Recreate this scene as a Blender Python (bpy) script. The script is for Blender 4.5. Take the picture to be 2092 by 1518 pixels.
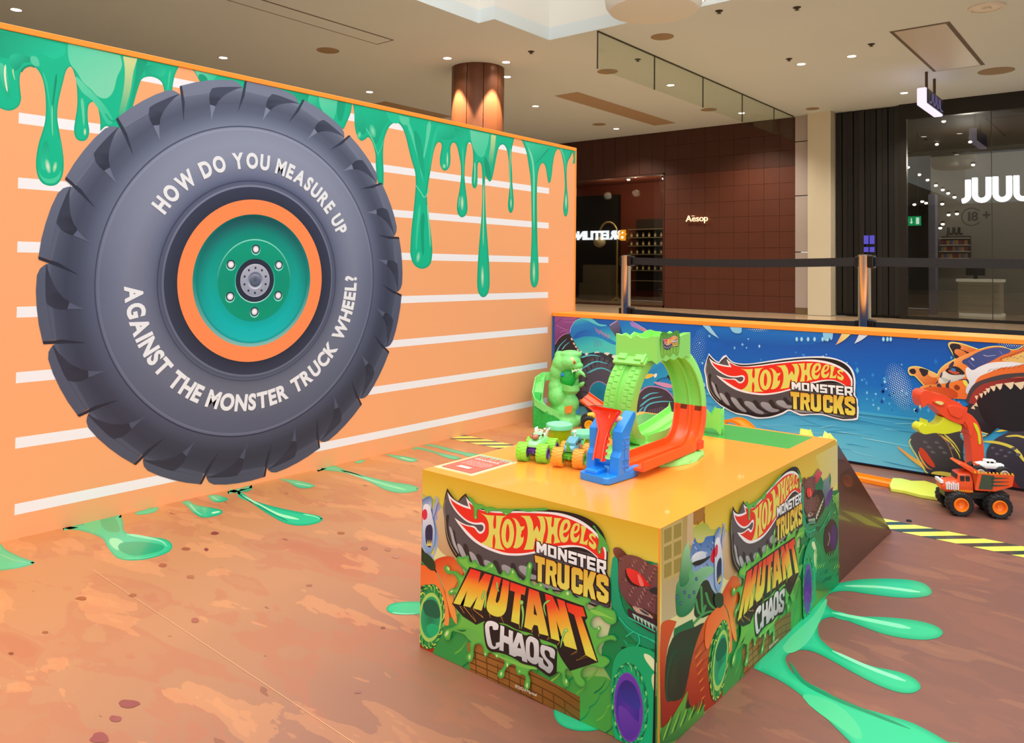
import bpy, bmesh, math, random
from math import sin, cos, pi, radians, atan2, hypot, sqrt
from mathutils import Vector, Matrix, geometry
random.seed(7)
for o in list(bpy.data.objects): bpy.data.objects.remove(o)
COL = bpy.context.scene.collection
SC = bpy.context.scene

# ------------------------------------------------------------------ camera, light, exposure
W, H = 2092.0, 1518.0
F, PX, PY = 1594.91, 1035.93, 495.53          # focal length and principal point, pixels
YAW, PITCH, ROLL, EYE = 0.69467, 0.03171, -0.01170, 0.9
def _rot(v):
    x, y, z = v
    c, s = cos(ROLL), sin(ROLL); x, z = c*x+s*z, -s*x+c*z
    c, s = cos(PITCH), sin(PITCH); y, z = c*y-s*z, s*y+c*z
    c, s = cos(YAW), sin(YAW); x, y = c*x-s*y, s*x+c*y
    return Vector((x, y, z))
cam_d = bpy.data.cameras.new('camera'); cam = bpy.data.objects.new('camera', cam_d); COL.objects.link(cam)
cam_d.sensor_fit = 'HORIZONTAL'; cam_d.sensor_width = 36.0; cam_d.lens = 36.0*F/W
cam_d.shift_x = (W/2-PX)/W; cam_d.shift_y = (PY-H/2)/W
cam_d.clip_start = 0.02; cam_d.clip_end = 200
X_, Y_, Z_ = _rot((1, 0, 0)), _rot((0, 0, 1)), _rot((0, -1, 0))
cam.matrix_world = Matrix(((X_.x, Y_.x, Z_.x, 0), (X_.y, Y_.y, Z_.y, 0), (X_.z, Y_.z, Z_.z, EYE), (0, 0, 0, 1)))
SC.camera = cam

world = bpy.data.worlds.new('world'); SC.world = world; world.use_nodes = True
world.node_tree.nodes['Background'].inputs[0].default_value = (1.0, 0.98, 0.95, 1)
world.node_tree.nodes['Background'].inputs[1].default_value = 0.85
def area_light(name, loc, size, size_y, power, color, target):
    d = bpy.data.lights.new(name, 'AREA'); d.shape = 'RECTANGLE'; d.size = size; d.size_y = size_y
    d.energy = power; d.color = color
    o = bpy.data.objects.new(name, d); COL.objects.link(o); o.location = loc
    o.rotation_euler = (Vector(target)-Vector(loc)).to_track_quat('-Z', 'Y').to_euler()
    return o
# daylight falling through the atrium roof over the stand
area_light('skylight', (0.2, 1.9, 7.5), 9.0, 11.0, 860, (1.0, 0.98, 0.95), (0.6, 1.2, 0))
# added fill light behind the camera, brightens the plinth front and tall wall
area_light('front_fill', (4.5, -5.5, 4.2), 7.0, 5.0, 310, (1.0, 0.97, 0.93), (-1.6, 2.0, 0.6))
SC.view_settings.view_transform = 'Standard'; SC.view_settings.look = 'None'
SC.view_settings.gamma = 1.0; SC.view_settings.use_curve_mapping = False
SC.view_settings.exposure = 0.08

# ------------------------------------------------------------------ measuring: photo pixel -> point on a plane of the place
def ray(x, y): return _rot(((x-PX)/F, 1.0, -(y-PY)/F))
def onx(x, y, X): d = ray(x, y); t = X/d.x; return Vector((X, d.y*t, EYE+d.z*t))
def ony(x, y, Y): d = ray(x, y); t = Y/d.y; return Vector((d.x*t, Y, EYE+d.z*t))
def onz(x, y, Z): d = ray(x, y); t = (Z-EYE)/d.z; return Vector((d.x*t, d.y*t, Z))

XW, HW = -2.8574, 1.6702                       # tall orange wall: plane and height
YB, XB, XL, YK, HB = 1.3153, -0.7167, -1.3494, 2.3422, 0.4169   # plinth: front, right, left, back, height
YP, HP = 3.8668, 0.6266                        # low blue wall: plane and height
YF, ZC = 16.5, 4.15                            # shop fronts and ceiling

# ------------------------------------------------------------------ materials
def lin(h):
    h = h.lstrip('#'); r = []
    for i in (0, 2, 4):
        c = int(h[i:i+2], 16)/255.0
        r.append(c/12.92 if c <= 0.04045 else ((c+0.055)/1.055)**2.4)
    return tuple(r)
def hx(h): return lin(h)+(1.0,)
_M = {}
def mat(name, color='#808080', rough=0.5, metal=0.0, vary=0.0, scale=20.0, bump=0.0, bscale=60.0, emit=None, es=0.0, coat=0.0, spec=0.5, trans=0.0, alpha=1.0, sss=0.0):
    if name in _M: return _M[name]
    m = bpy.data.materials.new(name); m.use_nodes = True; nt = m.node_tree
    b = nt.nodes['Principled BSDF']; b.inputs['Base Color'].default_value = hx(color)
    b.inputs['Roughness'].default_value = rough; b.inputs['Metallic'].default_value = metal
    b.inputs['Specular IOR Level'].default_value = spec; b.inputs['Coat Weight'].default_value = coat
    b.inputs['Transmission Weight'].default_value = trans; b.inputs['Alpha'].default_value = alpha
    if sss: b.inputs['Subsurface Weight'].default_value = sss; b.inputs['Subsurface Radius'].default_value = (0.01, 0.01, 0.006)
    if emit: b.inputs['Emission Color'].default_value = hx(emit); b.inputs['Emission Strength'].default_value = es
    tc = nt.nodes.new('ShaderNodeTexCoord')
    if vary > 0:
        n = nt.nodes.new('ShaderNodeTexNoise'); n.inputs['Scale'].default_value = scale; n.inputs['Detail'].default_value = 5
        nt.links.new(tc.outputs['Object'], n.inputs['Vector'])
        h = nt.nodes.new('ShaderNodeHueSaturation'); h.inputs['Color'].default_value = hx(color)
        r = nt.nodes.new('ShaderNodeMapRange'); r.inputs[3].default_value = 1-vary; r.inputs[4].default_value = 1+vary
        nt.links.new(n.outputs['Fac'], r.inputs[0]); nt.links.new(r.outputs[0], h.inputs['Value']); nt.links.new(h.outputs[0], b.inputs['Base Color'])
    if bump > 0:
        n2 = nt.nodes.new('ShaderNodeTexNoise'); n2.inputs['Scale'].default_value = bscale; n2.inputs['Detail'].default_value = 4
        nt.links.new(tc.outputs['Object'], n2.inputs['Vector'])
        bp = nt.nodes.new('ShaderNodeBump'); bp.inputs['Strength'].default_value = bump; bp.inputs['Distance'].default_value = 0.01
        nt.links.new(n2.outputs['Fac'], bp.inputs['Height']); nt.links.new(bp.outputs[0], b.inputs['Normal'])
    _M[name] = m; return m
def print_mat(name, rough, coat=0.0, mott=0.0, mscale=8.0):
    """ink on vinyl: colour comes from the drawing's own colours, gloss from the film"""
    m = bpy.data.materials.new(name); m.use_nodes = True; nt = m.node_tree; b = nt.nodes['Principled BSDF']
    a = nt.nodes.new('ShaderNodeVertexColor'); a.layer_name = 'Col'
    b.inputs['Roughness'].default_value = rough; b.inputs['Coat Weight'].default_value = coat; b.inputs['Specular IOR Level'].default_value = 0.4
    src = a.outputs[0]
    if mott:
        tc = nt.nodes.new('ShaderNodeTexCoord'); n = nt.nodes.new('ShaderNodeTexNoise'); n.inputs['Scale'].default_value = mscale; n.inputs['Detail'].default_value = 6
        nt.links.new(tc.outputs['Object'], n.inputs['Vector'])
        h = nt.nodes.new('ShaderNodeHueSaturation'); r = nt.nodes.new('ShaderNodeMapRange')
        r.inputs[1].default_value = 0.3; r.inputs[2].default_value = 0.7; r.inputs[3].default_value = 1-mott; r.inputs[4].default_value = 1+mott
        nt.links.new(n.outputs['Fac'], r.inputs[0]); nt.links.new(r.outputs[0], h.inputs['Value']); nt.links.new(src, h.inputs['Color']); src = h.outputs[0]
    nt.links.new(src, b.inputs['Base Color'])
    _M[name] = m; return m
def glass_mat(name, tint='#ffffff', refl=0.12, dark=1.0, top=0.9):
    m = bpy.data.materials.new(name); m.use_nodes = True; nt = m.node_tree; nt.nodes.clear()
    out = nt.nodes.new('ShaderNodeOutputMaterial'); mix = nt.nodes.new('ShaderNodeMixShader')
    t = nt.nodes.new('ShaderNodeBsdfTransparent'); c = lin(tint); t.inputs[0].default_value = (c[0]*dark, c[1]*dark, c[2]*dark, 1)
    g = nt.nodes.new('ShaderNodeBsdfGlossy'); g.inputs['Roughness'].default_value = 0.0
    lw = nt.nodes.new('ShaderNodeLayerWeight'); lw.inputs[0].default_value = 0.25
    r = nt.nodes.new('ShaderNodeMapRange'); r.inputs[3].default_value = refl; r.inputs[4].default_value = top
    nt.links.new(lw.outputs['Fresnel'], r.inputs[0]); nt.links.new(r.outputs[0], mix.inputs[0])
    nt.links.new(t.outputs[0], mix.inputs[1]); nt.links.new(g.outputs[0], mix.inputs[2]); nt.links.new(mix.outputs[0], out.inputs[0])
    _M[name] = m; return m

# ------------------------------------------------------------------ naming
def tag(o, label=None, cat=None, group=None, kind=None):
    if label: o['label'] = label
    if cat: o['category'] = cat
    if group: o['group'] = group
    if kind: o['kind'] = kind
    return o
def thing(name, label, cat, loc=(0, 0, 0), rz=0.0, group=None):
    o = bpy.data.objects.new(name, None); COL.objects.link(o); o.location = loc; o.rotation_euler = (0, 0, rz)
    o.empty_display_size = 0.05
    return tag(o, label, cat, group)
def copy_tree(o, parent=None):
    c = o.copy(); COL.objects.link(c)
    if parent: c.parent = parent
    for ch in list(o.children): copy_tree(ch, c)
    return c

# ------------------------------------------------------------------ solid meshes
class MB:
    def __init__(s): s.v = []; s.f = []; s.T = None
    def add(s, vs, fs):
        n = len(s.v)
        vs = [Vector(v) for v in vs]
        if s.T is not None: vs = [s.T @ v for v in vs]
        s.v += vs; s.f += [tuple(i+n for i in f) for f in fs]; return s
    def box(s, a, b):
        x0, y0, z0 = a; x1, y1, z1 = b
        return s.add([(x0,y0,z0),(x1,y0,z0),(x1,y1,z0),(x0,y1,z0),(x0,y0,z1),(x1,y0,z1),(x1,y1,z1),(x0,y1,z1)],
                     [(0,3,2,1),(4,5,6,7),(0,1,5,4),(1,2,6,5),(2,3,7,6),(3,0,4,7)])
    def obox(s, c, size, R):
        """box centred on c with half axes turned by the matrix R"""
        hx_, hy, hz = size[0]/2, size[1]/2, size[2]/2; c = Vector(c)
        vs = [c+R@Vector((x, y, z)) for z in (-hz, hz) for x, y in ((-hx_,-hy),(hx_,-hy),(hx_,hy),(-hx_,hy))]
        return s.add(vs, [(0,3,2,1),(4,5,6,7),(0,1,5,4),(1,2,6,5),(2,3,7,6),(3,0,4,7)])
    def prism(s, pts, axis, a, b, caps=True):
        """polygon of (u,v) extruded along axis from a to b; x:(y,z) y:(x,z) z:(x,y)"""
        def P(u, v, w): return {'x': (w, u, v), 'y': (u, w, v), 'z': (u, v, w)}[axis]
        n = len(pts); vs = [P(u, v, a) for u, v in pts]+[P(u, v, b) for u, v in pts]
        fs = [(i, (i+1) % n, n+(i+1) % n, n+i) for i in range(n)]
        if caps:
            tri = geometry.tessellate_polygon([[Vector((u, v, 0)) for u, v in pts]])
            fs += [t for t in tri]+[tuple(n+i for i in reversed(t)) for t in tri]
        return s.add(vs, fs)
    def loft(s, rings, closed=True, cap=True):
        n = len(rings[0]); vs = [p for r in rings for p in r]; fs = []
        for k in range(len(rings)-1):
            for i in range(n if closed else n-1):
                j = (i+1) % n; fs.append((k*n+i, k*n+j, (k+1)*n+j, (k+1)*n+i))
        if cap and closed: fs.append(tuple(reversed(range(n)))); fs.append(tuple((len(rings)-1)*n+i for i in range(n)))
        return s.add(vs, fs)
    def lathe(s, prof, n=24, c=(0, 0, 0), axis='z', cap=True):
        """prof: (radius, height) pairs turned about the axis through c"""
        c = Vector(c); rings = []
        for r, h in prof:
            ring = []
            for i in range(n):
                a = 2*pi*i/n; p = (r*cos(a), r*sin(a), h)
                if axis == 'y': p = (p[0], p[2], -p[1])
                elif axis == 'x': p = (p[2], p[0], p[1])
                ring.append(c+Vector(p))
            rings.append(ring)
        return s.loft(rings, True, cap)
    def tube(s, path, r, n=8, cap=True):
        path = [Vector(p) for p in path]; rings = []; up = None
        for i, p in enumerate(path):
            t = (path[min(i+1, len(path)-1)]-path[max(i-1, 0)]).normalized()
            if up is None: up = Vector((0, 0, 1)) if abs(t.z) < 0.9 else Vector((1, 0, 0))
            a = t.cross(up).normalized(); b = a.cross(t).normalized(); up = b
            rr = r[i] if isinstance(r, (list, tuple)) else r
            rings.append([p+a*rr*cos(2*pi*k/n)+b*rr*sin(2*pi*k/n) for k in range(n)])
        return s.loft(rings, True, cap)
    def sweep(s, frames, prof, closed=True, cap=True):
        """prof: (u,v) pairs; frames: (origin, u axis, v axis)"""
        return s.loft([[o+a*u+b*v for u, v in prof] for o, a, b in frames], closed, cap)
    def ball(s, c, r, n=12, m=8, sc=(1, 1, 1)):
        c = Vector(c); vs = [c+Vector((0, 0, r*sc[2]))]; fs = []
        for j in range(1, m):
            t = pi*j/m
            for i in range(n): a = 2*pi*i/n; vs.append(c+Vector((r*sin(t)*cos(a)*sc[0], r*sin(t)*sin(a)*sc[1], r*cos(t)*sc[2])))
        vs.append(c-Vector((0, 0, r*sc[2])))
        for i in range(n): fs.append((0, 1+i, 1+(i+1) % n))
        for j in range(m-2):
            for i in range(n): a = 1+j*n+i; b = 1+j*n+(i+1) % n; fs.append((a, a+n, b+n, b))
        L = len(vs)-1
        for i in range(n): fs.append((L, 1+(m-2)*n+(i+1) % n, 1+(m-2)*n+i))
        return s.add(vs, fs)
    def build(s, name, material, parent=None, smooth=False, bevel=0.0, seg=2, weld=False, sub=0, label=None, w=False):
        me = bpy.data.meshes.new(name); me.from_pydata([tuple(v) for v in s.v], [], s.f)
        bm = bmesh.new(); bm.from_mesh(me)
        if weld: bmesh.ops.remove_doubles(bm, verts=bm.verts, dist=1e-5)
        bmesh.ops.recalc_face_normals(bm, faces=bm.faces); bm.to_mesh(me); bm.free()
        me.materials.append(material)
        if smooth: me.polygons.foreach_set('use_smooth', [True]*len(me.polygons))
        me.update()
        o = bpy.data.objects.new(name, me); COL.objects.link(o)
        if parent:
            o.parent = parent
            if w: o.matrix_parent_inverse = Matrix.Translation(-Vector(parent.location))
        if bevel:
            b = o.modifiers.new('bevel', 'BEVEL'); b.width = bevel; b.segments = seg; b.limit_method = 'ANGLE'; b.angle_limit = radians(35)
        if sub:
            b = o.modifiers.new('sub', 'SUBSURF'); b.levels = sub; b.render_levels = sub
        if smooth == 'auto':
            me.polygons.foreach_set('use_smooth', [True]*len(me.polygons))
            try: me.set_sharp_from_angle(angle=radians(35))
            except Exception: pass
        if label: o['label'] = label
        return o

# ------------------------------------------------------------------ flat prints: coloured polygons laid on a plane
def parse(t):
    if not isinstance(t, str): return [(x, y, False) for x, y in t]
    r = []
    for w in t.split():
        k = w.endswith('*'); x, y = w.rstrip('*').split(','); r.append((float(x), float(y), k))
    return r
def curve(pts, n=4, closed=True):
    """smooth line through the points; points marked * stay corners"""
    N = len(pts); out = []
    if n <= 1: return [(p[0], p[1]) for p in pts]
    for i in range(N if closed else N-1):
        p0, p1, p2, p3 = pts[(i-1) % N], pts[i], pts[(i+1) % N], pts[(i+2) % N]
        if not closed:
            if i == 0: p0 = p1
            if i == N-2: p3 = p2
        ch = (p2[0]-p1[0], p2[1]-p1[1])
        L = hypot(*ch) or 1e-9
        if p1[2] and p2[2]: out.append((p1[0], p1[1])); continue
        def tan(a, b, c):
            t = (c[0]-a[0], c[1]-a[1]); q = hypot(*t) or 1e-9
            k = min(L, q)/q; return (t[0]*k, t[1]*k)
        m1 = ch if p1[2] else tan(p0, p1, p2); m2 = ch if p2[2] else tan(p1, p2, p3)
        for k in range(n):
            t = k/n; a = 2*t**3-3*t*t+1; b = t**3-2*t*t+t; c = -2*t**3+3*t*t; d = t**3-t*t
            out.append((a*p1[0]+b*m1[0]+c*p2[0]+d*m2[0], a*p1[1]+b*m1[1]+c*p2[1]+d*m2[1]))
    if not closed: out.append((pts[-1][0], pts[-1][1]))
    return out
def zoom(x0, y0, s): return lambda p: (x0+p[0]/s, y0+p[1]/s)
class Plane:
    def __init__(s, axis, const, sign): s.axis, s.c, s.sg, s.n = axis, const, sign, 1; s.step = 0.00001
    def uv(s, px):
        if s.axis == 'x': P = onx(px[0], px[1], s.c); return (P.y, P.z)
        if s.axis == 'y': P = ony(px[0], px[1], s.c); return (P.x, P.z)
        P = onz(px[0], px[1], s.c); return (P.x, P.y)
    def xyz(s, u, v, d):
        w = s.c+s.sg*d
        return {'x': (w, u, v), 'y': (u, w, v), 'z': (u, v, w)}[s.axis]
def clip(poly, a, b, c):
    """keep the part of the polygon with a*x+b*y+c >= 0"""
    out = []; n = len(poly)
    for i in range(n):
        p, q = poly[i], poly[(i+1) % n]; d1 = a*p[0]+b*p[1]+c; d2 = a*q[0]+b*q[1]+c
        if d1 >= 0: out.append(p)
        if (d1 >= 0) != (d2 >= 0):
            t = d1/(d1-d2); out.append((p[0]+t*(q[0]-p[0]), p[1]+t*(q[1]-p[1])))
    return out
class Print:
    def __init__(s, plane, zm=None, box=None): s.p = plane; s.v = []; s.f = []; s.c = []; s.zm = zm; s.box = box; s.flat = False
    def m(s, p):
        if s.flat: return p                       # already in plane coordinates
        return s.zm(p)
    def _emit(s, pts, tris, cols, d=None):
        if d is None: d = s.p.n*s.p.step; s.p.n += 1
        n = len(s.v)
        if s.box:
            (a0, b0), (a1, b1) = s.box
            if any(not (a0 <= u <= a1 and b0 <= v <= b1) for u, v in pts):
                for t in tris:
                    w = [(pts[i], cols[i]) for i in t]
                    for A_, B_, C_ in ((1, 0, -a0), (-1, 0, a1), (0, 1, -b0), (0, -1, b1)):
                        if w: w = clip4(w, A_, B_, C_)
                    if len(w) < 3: continue
                    n = len(s.v); s.v += [s.p.xyz(q[0][0], q[0][1], d) for q in w]; s.c += [q[1] for q in w]
                    s.f += [(n, n+i, n+i+1) for i in range(1, len(w)-1)]
                return
        g = getattr(s, 'sag', None)
        s.v += [s.p.xyz(u, v, d-(s.p.step*.7 if g and i >= g else 0)) for i, (u, v) in enumerate(pts)]; s.c += cols
        s.f += [(a+n, b+n, c+n) for a, b, c in tris]
    def _colf(s, col):
        if isinstance(col, str): c = hx(col); return lambda q: c
        if callable(col): return col
        stops, A, B = col; dx, dy = B[0]-A[0], B[1]-A[1]; L = dx*dx+dy*dy; S = [lin(c) for c in stops]; k = len(S)-1
        def f(q):
            t = max(0.0, min(0.99999, ((q[0]-A[0])*dx+(q[1]-A[1])*dy)/L))*k; i = int(t); t -= i
            return tuple(S[i][j]*(1-t)+S[i+1][j]*t for j in range(3))+(1.0,)
        return f
    def fill(s, t, col, holes=(), n=4, d=None):
        raw = curve(parse(t), n); hs = [curve(parse(h), n) for h in holes]; cf = s._colf(col)
        parts = [raw]
        if isinstance(col, tuple) and not hs and len(col) == 3 and isinstance(col[0], (tuple, list)):
            stops, A, B = col; dx, dy = B[0]-A[0], B[1]-A[1]; L = dx*dx+dy*dy; k = len(stops)-1; parts = []
            for i in range(k):
                q = raw
                if i > 0: q = clip(q, dx, dy, -(A[0]*dx+A[1]*dy)-L*i/k)
                if i < k-1 and q: q = clip(q, -dx, -dy, (A[0]*dx+A[1]*dy)+L*(i+1)/k)
                if len(q) > 2: parts.append(q)
        if d is None: d = s.p.n*s.p.step; s.p.n += 1
        for q in parts:
            loops = [q]+hs; uvl = [[s.m(p) for p in l] for l in loops]
            tri = geometry.tessellate_polygon([[Vector((p[0], p[1], 0)) for p in l] for l in uvl])
            pts = [p for l in uvl for p in l]; rw = [p for l in loops for p in l]
            s._emit(pts, tri, [cf(r) for r in rw], d)
        return s
    def rim(s, t, w, c_out, c_in, n=4, d=None):
        """soft band of width w (input units) inside the outline, from c_out at the edge to c_in"""
        q = curve(parse(t), n); N = len(q)
        A = sum(q[i][0]*q[(i+1) % N][1]-q[(i+1) % N][0]*q[i][1] for i in range(N)); sg = 1 if A > 0 else -1
        inn = []
        for i in range(N):
            a, b = q[i-1], q[(i+1) % N]; tx, ty = b[0]-a[0], b[1]-a[1]; L = hypot(tx, ty) or 1
            inn.append((q[i][0]-sg*ty/L*w, q[i][1]+sg*tx/L*w))
        co, ci = s._colf(c_out), s._colf(c_in)
        pts = [s.m(p) for p in q]+[s.m(p) for p in inn]; tri = []
        for i in range(N): j = (i+1) % N; tri += [(i, j, N+j), (i, N+j, N+i)]
        s.sag = N; s._emit(pts, tri, [co(p) for p in q]+[ci(p) for p in inn], d); s.sag = None; return s
    def line(s, t, w, col, n=4, closed=False, d=None, w2=None):
        q = curve(parse(t), n, closed); N = len(q); cf = s._colf(col); L_, R_ = [], []
        for i in range(N):
            a = q[(i-1) % N] if closed else q[max(i-1, 0)]; b = q[(i+1) % N] if closed else q[min(i+1, N-1)]
            tx, ty = b[0]-a[0], b[1]-a[1]; l = hypot(tx, ty) or 1; k = (w if w2 is None else (w+(w2-w)*i/(N-1))*min(1.0, (i+.15)/(N-1)/.16, (N-1-i+.15)/(N-1)/.16)**.6)/2
            L_.append((q[i][0]-ty/l*k, q[i][1]+tx/l*k)); R_.append((q[i][0]+ty/l*k, q[i][1]-tx/l*k))
        tri = []
        for i in range(N if closed else N-1): j = (i+1) % N; tri += [(i, j, N+j), (i, N+j, N+i)]
        s._emit([s.m(p) for p in L_+R_], tri, [cf(p) for p in L_+R_], d); return s
    def disc(s, c, rx, ry, col, n=28, rot=0.0, inner=None, d=None):
        """ellipse; colour may run from the middle (inner) to the edge (col)"""
        a = radians(rot); q = []
        for i in range(n):
            t = 2*pi*i/n; x, y = rx*cos(t), ry*sin(t); q.append((c[0]+x*cos(a)-y*sin(a), c[1]+x*sin(a)+y*cos(a)))
        cf = s._colf(col); ci = s._colf(inner) if inner else cf
        s._emit([s.m(p) for p in q]+[s.m(c)], [(i, (i+1) % n, n) for i in range(n)], [cf(p) for p in q]+[ci(c)], d); return s
    def radial(s, c, rings, n=96, d=None):
        """concentric rings in plane units: (radius, colour function of angle or hex)"""
        fs = [(r, (lambda h: (lambda a: h))(hx(k)) if isinstance(k, str) else k) for r, k in rings]
        pts, cols, tri = [], [], []
        for r, k in fs:
            for i in range(n): a = 2*pi*i/n; pts.append((c[0]+r*cos(a), c[1]+r*sin(a))); cols.append(k(a))
        for j in range(len(fs)-1):
            for i in range(n): k = (i+1) % n; a, b = j*n+i, j*n+k; tri += [(a, b, b+n), (a, b+n, a+n)]
        s._emit(pts, tri, cols, d); return s
    def done(s, name, parent, material, label=None, loc=None, kind=None):
        me = bpy.data.meshes.new(name); me.from_pydata(s.v, [], s.f)
        ca = me.color_attributes.new('Col', 'FLOAT_COLOR', 'POINT')
        ca.data.foreach_set('color', [x for c in s.c for x in c])
        bm = bmesh.new(); bm.from_mesh(me); nv = Vector({'x': (1, 0, 0), 'y': (0, 1, 0), 'z': (0, 0, 1)}[s.p.axis])*s.p.sg
        bm.normal_update(); fl = [f for f in bm.faces if f.normal.dot(nv) < 0]; bmesh.ops.reverse_faces(bm, faces=fl); bm.to_mesh(me); bm.free()
        me.materials.append(material); o = bpy.data.objects.new(name, me); COL.objects.link(o)
        if parent:
            o.parent = parent
            o.matrix_parent_inverse = Matrix.Translation(-Vector(parent.location))
        if label: o['label'] = label
        if kind: o['kind'] = kind
        return o
def clip4(w, a, b, c):
    out = []; n = len(w)
    for i in range(n):
        (p, r), (q, t) = w[i], w[(i+1) % n]; d1 = a*p[0]+b*p[1]+c; d2 = a*q[0]+b*q[1]+c
        if d1 >= 0: out.append((p, r))
        if (d1 >= 0) != (d2 >= 0):
            k = d1/(d1-d2); out.append(((p[0]+k*(q[0]-p[0]), p[1]+k*(q[1]-p[1])), tuple(x+k*(y-x) for x, y in zip(r, t))))
    return out
# ------------------------------------------------------------------ lettering from the built-in typeface
_G = {}
def glyph(ch, fat=0.0):
    k = (ch, fat)
    if k in _G: return _G[k]
    cu = bpy.data.curves.new('glyph', 'FONT'); cu.body = ch; cu.size = 1.0; cu.offset = fat; cu.resolution_u = 4; cu.fill_mode = 'FRONT'
    o = bpy.data.objects.new('glyph', cu); COL.objects.link(o)
    dg = bpy.context.evaluated_depsgraph_get(); me = bpy.data.meshes.new_from_object(o.evaluated_get(dg)); me.calc_loop_triangles()
    vs = [(v.co.x, v.co.y) for v in me.vertices]; tr = [tuple(t.vertices) for t in me.loop_triangles]
    bpy.data.objects.remove(o); bpy.data.curves.remove(cu); bpy.data.meshes.remove(me)
    x0 = min((v[0] for v in vs), default=0); x1 = max((v[0] for v in vs), default=0.28)
    _G[k] = (vs, tr, x0, x1); return _G[k]
CAP = None
def text_run(body, fat=0.0, track=0.08, space=0.3):
    """glyph triangles laid out from x = 0: list of (vertices, triangles, middle), and total length; cap height is 1"""
    global CAP
    if CAP is None: vs = glyph('H')[0]; CAP = max(v[1] for v in vs)
    out, x = [], 0.0
    for ch in body:
        if ch == ' ': x += space; continue
        vs, tr, a, b = glyph(ch, fat); out.append(([((p[0]-a)/CAP, p[1]/CAP) for p in vs], tr, x, (b-a)/CAP)); x += (b-a)/CAP+track
    return out, x-track
def text_line(pr, body, org, ux, uy, col, fat=0.0, track=0.08, length=None, space=0.3):
    """straight lettering in the print's input units: ux, uy are the cap-height-long writing and up directions; length squeezes the run"""
    run, L = text_run(body, fat, track, space); k = 1.0 if length is None else length/L
    d = pr.p.n*pr.p.step; pr.p.n += 1; cf = pr._colf(col)
    for vs, tr, x, w in run:
        q = [(org[0]+ux[0]*(x+p[0])*k+uy[0]*p[1], org[1]+ux[1]*(x+p[0])*k+uy[1]*p[1]) for p in vs]
        pr._emit([pr.m(p) for p in q], tr, [cf(p) for p in q], d)
def solid_text(body, org, ux, uy, nrm, depth, fat=0.0, track=0.08, length=None, space=0.3):
    """raised letters as one mesh builder"""
    run, L = text_run(body, fat, track, space); k = 1.0 if length is None else length/L; org, ux, uy, nrm = map(Vector, (org, ux, uy, nrm)); res = []
    for vs, tr, x, w in run:
        mb = MB(); n = len(vs); P = [org+ux*((x+p[0])*k)+uy*p[1] for p in vs]
        ed = {}
        for t in tr:
            for a, b in ((t[0], t[1]), (t[1], t[2]), (t[2], t[0])): ed[(a, b)] = 1
        side = [(a, b, n+b, n+a) for (a, b) in ed if (b, a) not in ed]
        mb.add(P+[p+nrm*depth for p in P], [tuple(reversed(t)) for t in tr]+[tuple(n+i for i in t) for t in tr]+side); res.append(mb)
    return res
# ================================================================== the place
def struct(name, mb, m, parent=None, **k):
    o = mb.build(name, m, parent, **k)
    if parent is None: o['kind'] = 'structure'
    return o
plaster = mat('ceiling_plaster', '#dbe6e8', 0.8, vary=0.04, scale=0.6)
white_plaster = mat('white_plaster', '#e9e9e2', 0.7, vary=0.02, scale=1)

# mall floor: polished stone
m_stone = mat('polished_stone', '#bda385', 0.16, vary=0.10, scale=1.3)
struct('floor', MB().box((-17, -9, -0.12), (11, 24, -0.006)), m_stone)

# ceiling with the atrium opening
HXL, HXL2, HY, HY2 = -6.64, -6.92, 8.86, 7.66
mb = MB(); c0, c1 = ZC, ZC+0.18
mb.box((-17, -9, c0), (HXL2, HY2, c1)); mb.box((-17, HY2, c0), (HXL, HY, c1)); mb.box((-17, HY, c0), (11, YF+0.4, c1)); mb.box((9, -9, c0), (11, HY, c1))
ceiling = struct('ceiling', mb, plaster)
def slab(a, b, m=white_plaster, name='well_side'): return MB().box(a, b).build(name, m, ceiling)
slab((HXL2-0.1, -9, c1), (HXL2, HY2, 6.2)); slab((HXL2, HY2, c1), (HXL, HY2+0.1, 6.2))
slab((HXL-0.1, HY2+0.1, c1), (HXL, HY, 6.2)); slab((HXL, HY, c1), (9, HY+0.1, 6.2)); slab((9, -9, c1), (9.1, HY, 6.2))
# access hatches, recessed frames and service panels set in the ceiling
def hatch(px, name, m, drop=0.012, inset=0.0):
    P = [onz(x, y, ZC) for x, y in px]; xs = sorted(p.x for p in P); ys = sorted(p.y for p in P)
    x0, x1, y0, y1 = (xs[0]+xs[1])/2, (xs[2]+xs[3])/2, (ys[0]+ys[1])/2, (ys[2]+ys[3])/2
    o = MB().box((x0, y0, ZC-drop), (x1, y1, ZC)).build(name, m, ceiling, bevel=0.004)
    return x0, x1, y0, y1
m_panel = mat('hatch_paint', '#cfcac0', 0.45); m_gap = mat('shadow_gap', '#6d6355', 0.8); m_tan = mat('tan_grille', '#b39a7c', 0.8, vary=0.1, scale=40)
x0, x1, y0, y1 = hatch([(1825, 65), (1930, 48), (2005, 130), (1915, 145)], 'access_hatch', m_panel)
MB().box((x0-.05, y0-.05, ZC-.004), (x1+.05, y1+.05, ZC)).build('hatch_frame', m_gap, ceiling)
x0, x1, y0, y1 = hatch([(400, -20), (470, 0), (830, 75), (770, 88)], 'access_hatch', plaster, 0.006)
MB().box((x0-.03, y0-.03, ZC-.002), (x1+.03, y1+.03, ZC)).build('hatch_frame', m_gap, ceiling)
hatch([(1140, 195), (1180, 187), (1375, 250), (1335, 258)], 'vent_grille', m_tan, 0.006)
hatch([(775, 210), (800, 204), (905, 240), (880, 246)], 'vent_grille', m_tan, 0.004)

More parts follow.
